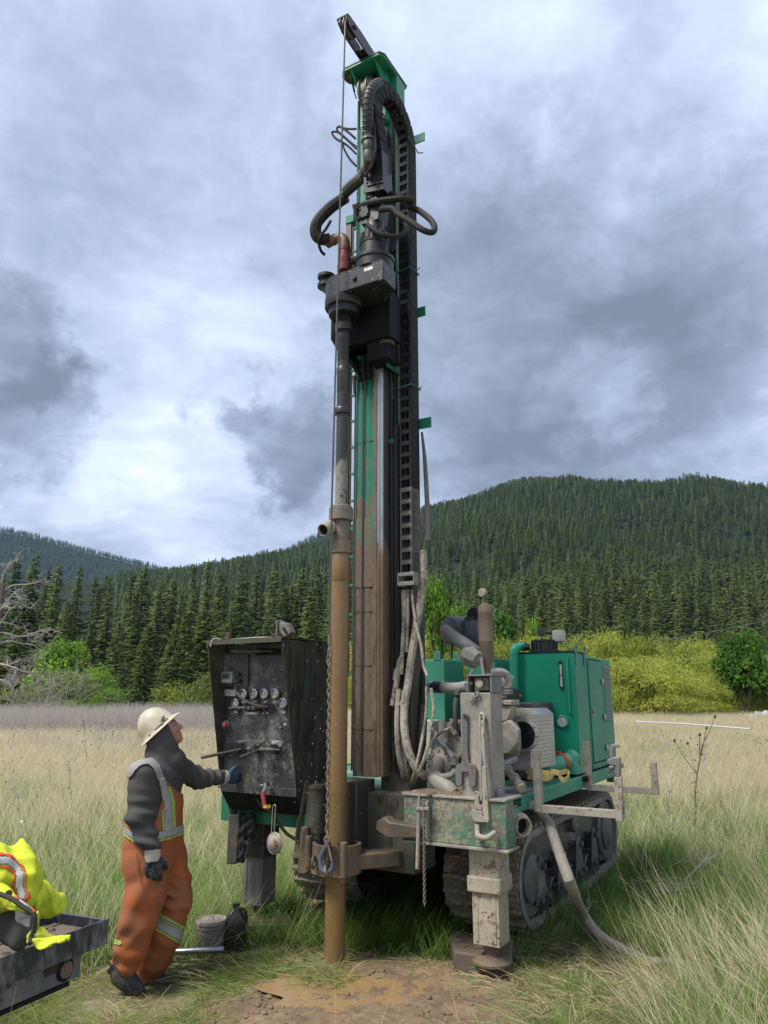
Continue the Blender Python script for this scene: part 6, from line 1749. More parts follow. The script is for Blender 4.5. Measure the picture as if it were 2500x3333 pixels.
b = MB(); b.lathe([(.050, 0), (.050, .07), (.058, .075), (.058, .095), (.050, .10), (.050, .115), (.054, .12), (.054, .135), (.048, .14), (.048, .16), (.042, .16), (.040, .10)], s0, sd, 26); b.build('discharge_spout', worn('spout_pale', (.42, .37, .29), mud=(.36, .29, .21), amt=.4, wet=(.12, .08, .05), wamt=.25, rough=.55, scale=12), cas)
b = MB(); b.lathe([(.041, .135), (.001, .136)], s0, sd, 24); b.build('spout_mouth', M_VOID, cas)
g = np.random.default_rng(3)
b = MB()
for k in range(120):
    t = R_(g.uniform(150, 330)); z_ = g.uniform(.3, 2.6); b.ball((.070 * math.cos(t), .070 * math.sin(t), z_), g.uniform(.002, .005), rz=g.uniform(.003, .008), n=5, m=3)
b.build('mud_blobs', M_CASE, cas, kind='stuff')
# drops of drilling water falling round the casing
b = MB()
for k in range(110):
    z_ = g.uniform(.15, 3.0) if k % 3 else g.uniform(.3, 1.3); sp_ = .05 + .10 * (3.0 - z_) / 3
    b.ball((-.07 + g.normal(0, sp_), -.13 + g.normal(0, sp_ * .8), z_), .0022 * g.uniform(.6, 1.4), rz=.0035 * g.uniform(1, 2), n=5, m=3)
wd_m, n, bs = _mat('water_drop'); bs.inputs['Base Color'].default_value = (.42, .38, .32, 1); bs.inputs['Roughness'].default_value = .15
dr = b.build('water_drops', wd_m, kind='stuff'); dr.location = ORG; dr.rotation_euler = (0, 0, RIGROT)
rod = rig_thing('drill_rod', 'slim dark drill rod between the rotary head and the muddy casing', 'drill rod')
b = MB(); b.tube([(0, 0, 3.17), (0, 0, 4.40)], .0475, 24); b.build('pipe', M_ROD, rod)
b = MB(); b.lathe([(.046, 3.93), (.064, 3.935), (.066, 3.95), (.066, 3.975), (.06, 3.985), (.046, 3.99)], (0, 0, 0), n=26); b.build('rod_collar', M_ROD, rod)
b = MB(); b.lathe([(.0475, 4.12), (.050, 4.125), (.050, 4.27), (.053, 4.28), (.053, 4.33), (.0475, 4.34)], (0, 0, 0), n=24); b.build('rod_joint', M_ROD, rod)
b = MB(); b.lathe([(.0475, 4.39), (.050, 4.40), (.050, 4.55), (.058, 4.57), (.060, 4.62), (.052, 4.63), (.052, 4.65), (.072, 4.66), (.074, 4.72), (.066, 4.73), (.060, 4.80)], (0, 0, 0), n=26); b.build('saver_sub', M_BLACK, rod)

# winch rope, lifting chain and hook
def rope_pts(): return [Vector((.034, -.235, 7.70)), A(c0, 733, 500, a=-.215), A(c0, 725, 790, a=-.205), A(c0, 717, 1080, a=-.19), A(c0, 712, 1392, a=-.18)]
rp = rope_pts(); rp[0] = A(c1, 478, 330, a=-.235)
wr = rig_thing('winch_rope', 'thin steel winch rope hanging from the jib at the mast top', 'rope')
b = MB(); b.tube(rp, .0075, 7); b.build('rope', M_WIRE, wr)
b = MB(); b.cyl(rp[-1], rp[-1] + Vector((0, 0, .07)), .014, 10); b.build('ferrule', M_CHAINR, wr)
b = MB(); jt = Vector((.034, -.165, 7.83)); b.tube([rp[0], A(c1, 480, 240, a=-.20), A(c1, 497, 165, a=-.10), A(c1, 600, 320, a=.10), A(c1, 705, 440, a=.36)], .0075, 7, sm_=3); b.build('rope', M_WIRE, wr)
ch = rig_thing('lifting_chain', 'muddy link chain with a blue grey hook hanging beside the brown casing', 'chain')
top, bot = A(c4, 1122, 290, a=-.18), A(c4, 1105, 1700, a=-.19)
lm = MB()
lp = [(.011 * math.cos(t) , 0, .022 * (1 if math.sin(t) > 0 else -1) * min(1, abs(math.sin(t)) * 1.5)) for t in [k * math.pi / 6 for k in range(12)]]
lm.tube([Vector(p) for p in lp] + [Vector(lp[0])], .0058, 6, caps=False)
lmesh = lm.mesh('chain_link', M_CHAINR)
nl = 36
for k in range(nl):
    p = top.lerp(bot, k / (nl - 1)); p.x += .003 * math.sin(k * .7)
    o = bpy.data.objects.new('chain_link', lmesh); COL.objects.link(o); o.parent = ch; o.location = p
    o.rotation_euler = (0, .05 * math.sin(k), (k % 2) * math.pi / 2 + .5 + .2 * math.sin(k * 1.3)); o.scale = (1, 1, (top - bot).length / nl / .0335)
b = MB(); b.tube([rp[-1], top + Vector((-.012, 0, -.01)), top + Vector((-.02, 0, -.06)), top + Vector((0, 0, -.10)), top + Vector((.012, 0, -.05)), rp[-1] + Vector((.005, 0, 0))], .008, 7, sm_=3); b.build('shackle', M_CHAINR, ch)
hk = bot + Vector((0, -.005, -.03))
b = MB(); b.tube([hk, hk + Vector((.002, 0, -.03)), hk + Vector((-.03, 0, -.075)), hk + Vector((-.052, 0, -.13)), hk + Vector((-.035, 0, -.185)), hk + Vector((.01, 0, -.20)), hk + Vector((.04, 0, -.175)), hk + Vector((.045, 0, -.13))], [.012, .013, .015, .017, .018, .017, .013, .008], 10, sm_=4)
b.build('hook', worn('hook_blue', (.10, .12, .17), mud=(.19, .15, .10), amt=.4, wet=(.07, .05, .035), wamt=.3, rough=.4, scale=14), ch)
b = MB(); b.ring(hk, (0, 1, 0), .018, .009, 14, 7); b.tube([hk + Vector((.01, -.004, -.03)), hk + Vector((.047, -.006, -.13))], .007, 6); b.build('hook_latch', M_CHAINR, ch)
b = MB(); b.ring(hk + Vector((.012, -.01, -.19)), (.8, .3, .4), .032, .009, 16, 7); b.build('hook_ring', M_CHAINR, ch)

# slack chain and steel rod hanging at the front beam
t_ = rig_thing('steel_rod', 'pointed steel bar hanging in front of the muddy green front beam', 'steel bar')
p0, p1 = A(e2, 420, 1235, a=.10), A(e2, 400, 2130, a=.10)
b = MB(); b.tube([p0, p0 + Vector((0, 0, -.05)), p1], [.004, .014, .0135], 10); b.build('bar', M_STEEL, t_)
t_ = rig_thing('slack_chain', 'thin muddy chain hanging straight down beside the pointed bar', 'chain')
p0, p1 = A(e2, 478, 1320, a=.085), A(e2, 487, 2560, a=.085)
sm2 = MB(); sm2.ring((0, 0, 0), (0, 1, 0), .0085, .0035, 8, 5); s2 = sm2.mesh('chain_link', M_CHAINR)
nn = 38
for k in range(nn):
    o = bpy.data.objects.new('chain_link', s2); COL.objects.link(o); o.parent = t_; o.location = p0.lerp(p1, k / (nn - 1)); o.rotation_euler = (0, 0, (k % 2) * 1.57 + .4); o.scale = (1, 1, 1.35)
b = MB(); b.box((A(e2, 497, 1400, a=.12).x, .11, .83), (A(e2, 530, 1400, a=.12).x, .147, 1.06)); b.bar(A(e2, 385, 1410, a=.09), A(e2, 540, 1405, a=.09), .02, .02); b.build('bar_holder', M_STEEL, beam, .002)
# pipe wrench with long handle, fork spanner
t_ = rig_thing('long_pipe_wrench', 'long muddy pipe wrench hanging head down on the corner of the front beam', 'pipe wrench')
y_ = .125
b = MB()
for xa, xb in ((1150, 1170), (1195, 1215)):
    b.bar(A(e2, xa, 300, a=y_ + .08), A(e2, xb, 1280, a=y_), .010, .022)
b.tube([A(e2, 1143, 330, a=y_ + .08), A(e2, 1145, 290, a=y_ + .08), A(e2, 1168, 270, a=y_ + .08), A(e2, 1198, 285, a=y_ + .08), A(e2, 1203, 330, a=y_ + .08)], .010, 8, sm_=3)
b.build('handle', worn('wrench_steel', (.40, .40, .39), mud=(.34, .29, .22), amt=.4, wamt=.15, rust=.2, rough=.4, metal=.4, scale=9), t_, .003)
b = MB(); b.prism([A(e2, x, yy, a=y_ + .04) for x, yy in ((1160, 350), (1195, 350), (1222, 1250), (1180, 1260))], (0, .012, 0)); b.prism([A(e2, x, yy, a=y_) for x, yy in ((1175, 900), (1215, 900), (1260, 1560), (1185, 1560), (1180, 1400))], (0, .03, 0)); b.build('handle_web', M_CREAM, t_, .003)
b = MB(); b.prism([A(e2, x, yy, a=y_ - .012) for x, yy in ((1045, 1420), (1175, 1440), (1180, 1500), (1255, 1545), (1250, 1575), (1110, 1570), (1060, 1540))], (0, .05, 0)); b.prism([A(e2, x, yy, a=y_ - .005) for x, yy in ((1085, 1250), (1130, 1260), (1140, 1360), (1175, 1380), (1170, 1430), (1080, 1415))], (0, .035, 0)); b.ring(A(e2, 1108, 1240, a=y_ + .01), (0, 1, 0), .017, .006, 12, 6); b.build('jaw', M_STEEL, t_, .006)
t_ = rig_thing('fork_spanner', 'flat two pronged spanner hanging on the upright outrigger tube', 'spanner')
b = MB(); y_ = .20
b.prism([A(e2, x, yy, a=y_) for x, yy in ((930, 275), (1000, 275), (1002, 700), (1015, 860), (1080, 880), (1103, 920), (1100, 1130), (1060, 1165), (1015, 1140), (1012, 970), (935, 970), (935, 1110), (900, 1150), (858, 1120), (850, 930), (870, 885), (925, 860), (938, 700))], (0, .018, 0))
b.build('spanner_body', worn('spanner_steel', (.17, .165, .17), mud=(.27, .22, .15), amt=.45, wet=(.10, .075, .05), wamt=.3, rust=.3, rough=.5, metal=.2, scale=8), t_, .004)
b = MB(); b.cyl(A(e2, 965, 290, a=.225), A(e2, 965, 290, a=.18), .012, 10); b.build('spanner_peg', M_IRON, post)
# pipe wrench standing on the front rack bracket
t_ = rig_thing('rack_pipe_wrench', 'grey pipe wrench standing upright at the end of the front pipe rack', 'pipe wrench')
ca = _crop(1900, 2350, .12055); y_ = .585
WG = worn('wrench_grey', (.23, .22, .22), mud=(.30, .27, .23), amt=.35, wamt=.15, rough=.5, metal=.3, scale=12)
b = MB(); b.prism([A(ca, x, yy, a=y_) for x, yy in ((810, 1480), (1025, 1480), (1060, 2700), (860, 2700))], (0, .035, 0)); b.build('handle', RK, t_, .005)
b = MB(); b.prism([A(ca, x, yy, a=y_) for x, yy in ((640, 1010), (700, 985), (830, 940), (970, 950), (985, 1480), (850, 1480), (860, 1420), (805, 1320), (850, 1260), (850, 1180), (700, 1165), (630, 1130), (612, 1070))], (0, .045, 0)); b.cyl(A(ca, 700, 1230, a=y_ + .02), A(ca, 835, 1215, a=y_ + .02), .018, 12); b.build('jaw_frame', WG, t_, .006)
b = MB(); b.prism([A(ca, x, yy, a=y_ + .01) for x, yy in ((700, 980), (700, 780), (690, 700), (740, 610), (820, 585), (900, 600), (990, 660), (980, 690), (850, 690), (800, 720), (795, 960))], (0, .026, 0)); b.build('hook_jaw', WG, t_, .005)
# yellow ratchet strap on the deck
t_ = rig_thing('ratchet_strap', 'dirty yellow ratchet strap bunched on the deck below the green tube', 'strap')
b = MB()
ST = worn('strap_web', (.42, .32, .10), mud=(.30, .24, .15), amt=.45, wamt=.2, rough=.9, scale=12)
for pts in ([(850, 1230, 1.0), (900, 1225, 1.0), (960, 1240, 1.0), (1010, 1245, 1.02), (1060, 1240, 1.05), (1095, 1235, 1.1), (1108, 1260, 1.1), (1080, 1285, 1.05), (1055, 1270, 1.03), (1040, 1240, 1.02), (1000, 1235, 1.0)],
            [(860, 1265, .95), (920, 1275, .95), (985, 1275, .98), (1010, 1255, 1.0)], [(870, 1245, 1.0), (940, 1250, 1.0), (990, 1260, 1.0)]):
    P_ = smooth_path(L_(c5, pts), 5)
    for p in P_: p.z = max(p.z, 1.10)
    vs = []; fs = []
    for p in P_: vs += [p + Vector((0, 0, -.0)), p + Vector((.004, .004, .036)), p + Vector((.008, .008, .034)), p + Vector((.006, .006, 0))]
    for k in range(len(P_) - 1):
        for q in range(4): fs.append((k * 4 + q, k * 4 + 4 + q, k * 4 + 4 + (q + 1) % 4, k * 4 + (q + 1) % 4))
    b.add(vs, fs)
b.build('strap_web', ST, t_)
# sampling sieve on the red handle
t_ = rig_thing('hand_sieve', 'muddy oval sieve hanging by its wire handle from the red valve handle', 'sieve')
cz = _crop(700, 2520, .18083); y_ = -.135
b = MB(); b.tube([A(cz, 1015, 1060, a=y_), A(cz, 1035, 660, a=y_), A(cz, 1045, 580, a=y_), A(cz, 1070, 550, a=y_), A(cz, 1095, 580, a=y_), A(cz, 1085, 660, a=y_), A(cz, 1065, 1060, a=y_)], .0035, 6, sm_=3); b.build('wire_handle', plain('sieve_wire', (.42, .38, .32), .4, .6), t_)
cs = A(cz, 1040, 1250, a=y_); rx_, rz_ = (A(cz, 1170, 1250, a=y_) - cs).length, (A(cz, 1040, 1055, a=y_) - cs).length
b = MB()
vs = []; fs = []
for i in range(9):
    f = i / 8
    for k in range(28):
        t = k * 2 * math.pi / 28
        vs.append(cs + Vector((rx_ * f * math.cos(t), -.02 + .04 * f * f, rz_ * f * math.sin(t))))
for i in range(8):
    for k in range(28): fs.append((i * 28 + k, i * 28 + (k + 1) % 28, (i + 1) * 28 + (k + 1) % 28, (i + 1) * 28 + k))
b.add(vs, fs); bw = b.build('sieve_bowl', worn('sieve_mud', (.33, .30, .25), mud=(.38, .34, .28), amt=.5, wet=(.20, .125, .07), wamt=.2, rough=.8, scale=8), t_)
sol = bw.modifiers.new('thick', 'SOLIDIFY'); sol.thickness = .004
b = MB(); b.tube([cs + Vector((rx_ * math.cos(k * math.pi / 14), .02, rz_ * math.sin(k * math.pi / 14))) for k in range(29)], .005, 6, caps=False); b.build('sieve_rim', plain('sieve_wire', (.42, .38, .32), .4, .6), t_)
b = MB(); b.ball(A(cz, 1075, 1260, a=y_ - .012), .018, .006, .034, 12, 8); b.build('mud_cake', plain('mud_cake', (.20, .12, .065), .8, var=.3, scale=40), t_)
# black tube and rag beside the left outrigger
t_ = rig_thing('black_canister', 'oily black square canister hanging left of the rag under the control cabinet', 'canister')
y_ = .06
b = MB(); q = [A(cz, x, yy, a=y_) for x, yy in ((240, 740), (425, 715), (385, 1600), (330, 1625), (200, 1620))]; b.prism(q, (0, .075, 0)); b.build('canister_body', M_IRON, t_, .008)
b = MB(); b.lathe([(.030, -.02), (.030, .018), (.037, .02), (.038, .034), (.034, .04)], A(cz, 330, 700, a=y_ + .035), (0, 0, 1), 16); b.build('canister_cap', M_BLACK, t_)
t_ = rig_thing('black_rag', 'crumpled black rag hanging from the green beam left of the sieve', 'rag')
def cloth_strip(pts_l, pts_r, mat, name, parent, amp, g, thick=.004, n_=26, m=14):
    L1 = smooth_path(pts_l, 8); R1 = smooth_path(pts_r, 8)
    vs = []; fs = []
    for i in range(n_):
        a_ = L1[int(i / (n_ - 1) * (len(L1) - 1))]; c_ = R1[int(i / (n_ - 1) * (len(R1) - 1))]
        for k in range(m):
            u = k / (m - 1); p = a_.lerp(c_, u)
            w_ = amp * (math.sin(u * 16 + i * .22) + .6 * math.sin(u * 29 - i * .35 + 2) + .5 * math.sin(i * .8 + u * 3))
            vs.append(p + Vector((w_ * .3, w_, 0)))
    for i in range(n_ - 1):
        for k in range(m - 1): fs.append((i * m + k, i * m + k + 1, (i + 1) * m + k + 1, (i + 1) * m + k))
    b = MB(); b.add(vs, fs); o = b.build(name, mat, parent, smooth=180)
    s_ = o.modifiers.new('thick', 'SOLIDIFY'); s_.thickness = thick
    return o
RAG = plain('rag_cloth', (.020, .022, .024), .85, var=.5, scale=12, bmp=.4)
g = np.random.default_rng(4)
cloth_strip(L_(cz, [(430, 760, .10), (470, 900, .10), (480, 1050, .10), (500, 1180, .10)]), L_(cz, [(700, 680, .10), (725, 800, .11), (715, 1000, .10), (660, 1190, .10)]), RAG, 'rag_cloth', t_, .016, g)
cloth_strip(L_(cz, [(415, 960, .08), (410, 1150, .08), (400, 1400, .08), (480, 1590, .08)]), L_(cz, [(560, 960, .08), (540, 1150, .08), (525, 1400, .08), (490, 1600, .08)]), RAG, 'rag_cloth', t_, .012, g)
# slabs under the outriggers
def slab(name, pts, h, label, cat, mat):
    c = sum((Vector((p.x, p.y, 0)) for p in pts), Vector()) / len(pts)
    c.z = ground_z(c.x, c.y) - .01
    o = thing(name, label, cat, c)
    b = MB(); b.prism([(p.x - c.x, p.y - c.y, 0) for p in pts], (0, 0, h)); b.build('slab', mat, o, .012)
    b = MB()
    g = np.random.default_rng(len(label))
    for k in range(9):
        q = pts[g.integers(0, len(pts))] * .45
        b.ball(((pts[k % len(pts)].x - c.x) * g.uniform(.1, .8), (pts[k % len(pts)].y - c.y) * g.uniform(.1, .8), h), g.uniform(.03, .08), g.uniform(.03, .07), g.uniform(.005, .018), 9, 5)
    b.build('mud_lumps', M_MUDDY, o)
    return o
SLB = worn('muddy_slab', (.13, .10, .08), mud=(.155, .105, .07), amt=.6, wet=(.065, .045, .03), wamt=.35, rough=.75, scale=6)
jw = to_world((1.0, .33, 0))
slab('outrigger_pad', [Wp(c6, 400, 1330, z=0), Wp(c6, 725, 1385, z=0), Vector((.90, 5.72, 0)), Vector((.46, 5.90, 0))], .125, 'thick mud covered timber pad under the right outrigger', 'timber pad', SLB)
jl = to_world((-.93, .33, 0))
slab('outrigger_pad', [jl + Vector((-.17, -.24, 0)), jl + Vector((.26, -.20, 0)), jl + Vector((.22, .22, 0)), jl + Vector((-.2, .2, 0))], .12, 'dark muddy timber pad under the left outrigger', 'timber pad', SLB)
t_ = thing('jack_wheel', 'flat muddy steel disc lying beside the left outrigger foot', 'steel disc', Wp(c7, 1195, 1570, z=.05))
b = MB(); b.lathe([(.035, .01), (.105, .0), (.11, .012), (.11, .03), (.10, .035), (.10, .055), (.11, .06), (.11, .082), (.035, .09), (.03, .05)], (0, 0, 0), n=28); b.build('disc', M_IRON, t_)
# bucket, jug, steel tube on the grass
bp = Wp(c7, 912, 1765, z=0); bp.z = ground_z(bp.x, bp.y)
t_ = thing('bucket', 'muddy grey plastic bucket with a cracked lid left of the black jug', 'bucket', bp)
t_.scale = (.74, .74, .80); t_.rotation_euler = (0, 0, .5)
BK = worn('bucket_mud', (.19, .175, .15), mud=(.27, .245, .20), amt=.5, wet=(.09, .075, .06), wamt=.4, rough=.7, scale=9, splat=.4)
b = MB(); b.lathe([(.118, 0), (.122, .008), (.135, .225), (.142, .23), (.142, .245), (.137, .25), (.138, .262), (.145, .265), (.145, .275), (.14, .28)], (0, 0, 0), n=32); b.build('bucket_body', BK, t_)
b = MB(); b.lathe([(.148, .268), (.15, .29), (.146, .298), (.135, .296), (.13, .288), (.02, .291)], (0, 0, 0), n=32); b.build('lid', worn('lid_mud', (.33, .29, .24), mud=(.36, .31, .25), amt=.5, wet=(.12, .1, .08), wamt=.2, rough=.8, scale=9), t_)
b = MB(); b.tube([(.14, 0, .255), (.10, -.12, .20), (0, -.165, .17), (-.10, -.12, .20), (-.14, 0, .255)], .003, 6, sm_=4); b.build('bail_handle', M_STEELG, t_)
jp = Wp(c7, 1080, 1750, z=0); jp.z = ground_z(jp.x, jp.y)
t_ = thing('oil_jug', 'oily black plastic jug with handle right of the bucket', 'jug', jp, R_(20))
t_.scale = (.86, .86, .82)
b = MB()
prof = [(.078, 0), (.086, .012), (.088, .22), (.080, .27), (.06, .31), (.030, .335), (.026, .34), (.026, .355)]
vs = []; fs = []; nn = 20
for r, h in prof:
    for k in range(nn):
        t = k * 2 * math.pi / nn; c_, s_ = math.cos(t), math.sin(t); q = .5
        vs.append((math.copysign(abs(c_) ** q, c_) * r * .98, math.copysign(abs(s_) ** q, s_) * r * .68, h))
for i in range(len(prof) - 1):
    for k in range(nn): fs.append((i * nn + k, i * nn + (k + 1) % nn, (i + 1) * nn + (k + 1) % nn, (i + 1) * nn + k))
fs += [tuple(range(nn - 1, -1, -1)), tuple((len(prof) - 1) * nn + k for k in range(nn))]
b.add(vs, fs); JG = worn('jug_oily', (.022, .021, .020), mud=(.20, .15, .09), amt=.22, wet=(.05, .04, .03), wamt=.3, rough=.3, scale=8); b.build('jug_body', JG, t_)
b = MB(); b.tube([(.03, 0, .335), (.07, 0, .325), (.092, 0, .27), (.088, 0, .20)], .013, 8, sm_=4); b.build('jug_handle', JG, t_)
b = MB(); b.cyl((0, 0, .355), (0, 0, .385), .031, 16); b.build('jug_cap', M_BLACK, t_)
q0, q1 = Wp(c7, 575, 1790, z=.03), Wp(c7, 1010, 1772, z=.05)
t_ = thing('steel_tube', 'shiny steel tube lying in the grass behind the worker', 'steel tube', q0)
b = MB(); b.tube([(0, 0, 0), q1 - q0], .021, 14); b.build('tube_body', plain('shiny_tube', (.36, .37, .39), .34, .9, var=.2, scale=10), t_)
# suction hose from the rack down into the grass and away
hs = [A(c6, 890, 425, a=.75), A(c6, 940, 500, a=.70), A(c6, 990, 640, a=.55), A(c6, 1060, 830, a=.30)]
hw = [to_world(p) for p in hs] + [Wp(c6, 1120, 980, z=.26), Wp(c6, 1190, 1090, z=.12), Wp(c6, 1270, 1160, z=.06), Wp(c6, 1380, 1220, z=.04), Wp(c6, 1500, 1275, z=.03), Wp(c9, 520, 1830, z=.03), Wp(c9, 800, 1850, z=.03), Wp(c9, 1010, 1800, z=.04), Wp(c9, 1140, 1700, z=.05), Wp(c9, 1120, 1560, z=.06), Wp(c9, 1040, 1400, z=.06), Wp(c9, 960, 1320, z=.07), Wp(c9, 880, 1250, z=.05)]
t_ = thing('water_hose', 'thick mud grey water hose running from the rack through the grass', 'hose', hw[0])
b = MB(); b.tube([p - hw[0] for p in hw], .036, 14, sm_=8); b.build('hose_body', worn('hose_mudgrey', (.23, .205, .17), mud=(.31, .275, .225), amt=.55, wet=(.12, .09, .06), wamt=.3, rough=.8, scale=6), t_)
b = MB(); cq = hw[1] + Vector((0, 0, -.03)) - hw[0]; b.ring(cq, hw[2] - hw[1], .038, .005, 16, 6); b.tube([cq + Vector((-.04, -.03, .01)), cq + Vector((-.13, -.03, .03))], .005, 6); b.cyl(cq + Vector((-.13, -.03, .03)), cq + Vector((-.165, -.03, .033)), .009, 8); b.build('hose_tie', M_STEELG, t_)
# white pipe on the far field, power lines, white rubble
g0, g1 = Wp(c9, 330, 290, Y=17.0), Wp(c9, 1060, 338, Y=13.5)
t_ = thing('white_pipe', 'long thin white pipe lying on top of the dry grass on the right', 'pipe', g0)
b = MB(); b.tube([(0, 0, 0), (g1 - g0) * .5 + Vector((0, 0, .02)), g1 - g0], .015, 8); b.build('pipe_body', plain('white_pvc', (.55, .55, .56), .4, var=.08), t_)
for k, (pa, pb, lab) in enumerate((((1230, 1402, 84), (1700, 1330, 62), 'upper thin power line crossing in front of the right wood'), ((1180, 1432, 80), (1720, 1395, 58), 'lower thin power line crossing in front of the yellow bushes'))):
    w0, w1 = Wp(c0, pa[0], pa[1], Y=pa[2]), Wp(c0, pb[0], pb[1], Y=pb[2])
    t_ = thing('power_line', lab, 'power line', w0)
    b = MB(); b.tube([((w1 - w0) * (q / 8)) + Vector((0, 0, -.5 * (1 - (q / 4 - 1) ** 2))) for q in range(9)], .016, 5); b.build('wire', plain('wire_pale', (.20, .21, .19), .5, bmp=0), t_)
t_ = thing('rubble_pile', 'small pile of white rubble at the far field edge on the right', 'rubble', Wp(c9, 1140, 195, Y=52.0))
t_.location.z = .25
g = np.random.default_rng(8); b = MB()
for k in range(16): b.cbox((g.uniform(-.9, 1.6), g.uniform(-.3, .3), g.uniform(.1, .5)), (g.uniform(.2, .6), .25, g.uniform(.1, .25)), Matrix.Rotation(g.uniform(-.6, .6), 3, 'Y'))
b.build('stones', plain('rubble_white', (.55, .54, .52), .9), t_, kind='stuff')

# ================================================================== the worker
def snets(fn, lo, hi, h):
    """surface of a distance field (surface nets)"""
    ax = [np.arange(lo[i], hi[i] + h, h) for i in range(3)]
    G = np.stack(np.meshgrid(*ax, indexing='ij'), -1)
    sh = G.shape[:3]
    F = fn(G.reshape(-1, 3)).reshape(sh)
    ins = F < 0
    c = [(i, j, k) for i in (0, 1) for j in (0, 1) for k in (0, 1)]
    def sl(a, o): return a[o[0]:sh[0] - 1 + o[0], o[1]:sh[1] - 1 + o[1], o[2]:sh[2] - 1 + o[2]]
    cnt = sum(sl(ins, o).astype(np.int8) for o in c)
    act = (cnt > 0) & (cnt < 8)
    idx = np.full(act.shape, -1, np.int64); idx[act] = np.arange(act.sum())
    num = np.zeros(act.shape + (3,)); den = np.zeros(act.shape)
    for a in c:
        for d in range(3):
            if a[d]: continue
            b_ = list(a); b_[d] = 1
            fa, fb = sl(F, a), sl(F, b_)
            m_ = (fa < 0) != (fb < 0)
            t = np.where(m_, fa / np.where(m_, fa - fb, 1), 0)
            p = np.array(a, float)[None, None, None] + np.zeros(act.shape + (3,)); p[..., d] += t
            num += np.where(m_[..., None], p, 0); den += m_
    ii = np.argwhere(act)
    V = (ii + num[act] / den[act][:, None]) * h + np.array(lo)
    Fs = []
    for d in range(3):
        e = [1, 1, 1]
        A0 = ins[:-1] if d == 0 else ins[:, :-1] if d == 1 else ins[:, :, :-1]
        B0 = ins[1:] if d == 0 else ins[:, 1:] if d == 1 else ins[:, :, 1:]
        ed = np.argwhere(A0 != B0)
        fl = A0[tuple(ed.T)]
        u, v = [(1, 2), (2, 0), (0, 1)][d]
        ok = (ed[:, u] > 0) & (ed[:, v] > 0) & (ed[:, u] < sh[u] - 1) & (ed[:, v] < sh[v] - 1)
        ed = ed[ok]; fl = fl[ok]
        def at(du, dv):
            q = ed.copy(); q[:, u] -= du; q[:, v] -= dv
            return idx[tuple(q.T)]
        q = np.stack([at(1, 1), at(0, 1), at(0, 0), at(1, 0)], 1)
        q[~fl] = q[~fl][:, ::-1]
        Fs.append(q)
    return V, np.concatenate(Fs)
def smin(a, b, k):
    h = np.clip(.5 + .5 * (b - a) / k, 0, 1)
    return b * (1 - h) + a * h - k * h * (1 - h)
def cone(P, a, ra, b, rb, sq=None):
    a = np.array(a); b = np.array(b); d = b - a
    t = np.clip(((P - a) @ d) / (d @ d + 1e-9), 0, 1)
    return np.linalg.norm(P - a - t[:, None] * d, axis=1) - (ra + (rb - ra) * t)
def ell(P, c, M, r):
    q = (P - np.array(c)) @ np.array(M).T / np.array(r)
    l = np.linalg.norm(q, axis=1)
    return (l - 1) * min(r) * np.clip(l, .6, 1)
def folds(P, k, seed, amp, sharp=1.0):
    g = np.random.default_rng(seed); o = np.zeros(len(P))
    for i in range(4):
        kk = np.array(k) * g.uniform(.7, 1.3) + g.normal(0, 7, 3); k2 = g.normal(0, 9, 3)
        o += np.sin(P @ kk + 1.6 * np.sin(P @ k2 + g.uniform(0, 6)) + g.uniform(0, 6)) / (1 + i * .4)
    return amp * o * .5
def sdf_mesh(name, fn, lo, hi, h, mat, parent, org, offs=0.0):
    V, F = snets(fn, lo, hi, h)
    me = bpy.data.meshes.new(name)
    me.from_pydata((V - org).tolist(), [], F.tolist())
    me.materials.append(mat)
    me.polygons.foreach_set('use_smooth', [True] * len(me.polygons)); me.update()
    o = bpy.data.objects.new(name, me); COL.objects.link(o); o.parent = parent
    return o, V, F
def shell(name, V, F, mask, off, mat, parent, org, thick=.003):
    """a strip of cloth lying on part of a surface"""
    cen = V[F].mean(1); m_ = mask(cen)
    f = F[m_]
    if not len(f): return None
    n_ = np.cross(V[F[:, 2]] - V[F[:, 0]], V[F[:, 3]] - V[F[:, 1]]); n_ /= np.linalg.norm(n_, axis=1)[:, None] + 1e-9
    vn = np.zeros_like(V)
    for k in range(4): np.add.at(vn, F[:, k], n_)
    vn /= np.linalg.norm(vn, axis=1)[:, None] + 1e-9
    used, inv = np.unique(f, return_inverse=True)
    v = V[used] + vn[used] * off - org
    me = bpy.data.meshes.new(name); me.from_pydata(v.tolist(), [], inv.reshape(f.shape).tolist()); me.materials.append(mat)
    me.polygons.foreach_set('use_smooth', [True] * len(me.polygons)); me.update()
    o = bpy.data.objects.new(name, me); COL.objects.link(o); o.parent = parent
    s_ = o.modifiers.new('smooth', 'SMOOTH'); s_.factor = .5; s_.iterations = 4
    s_ = o.modifiers.new('thick', 'SOLIDIFY'); s_.thickness = thick; s_.offset = 0
    return o
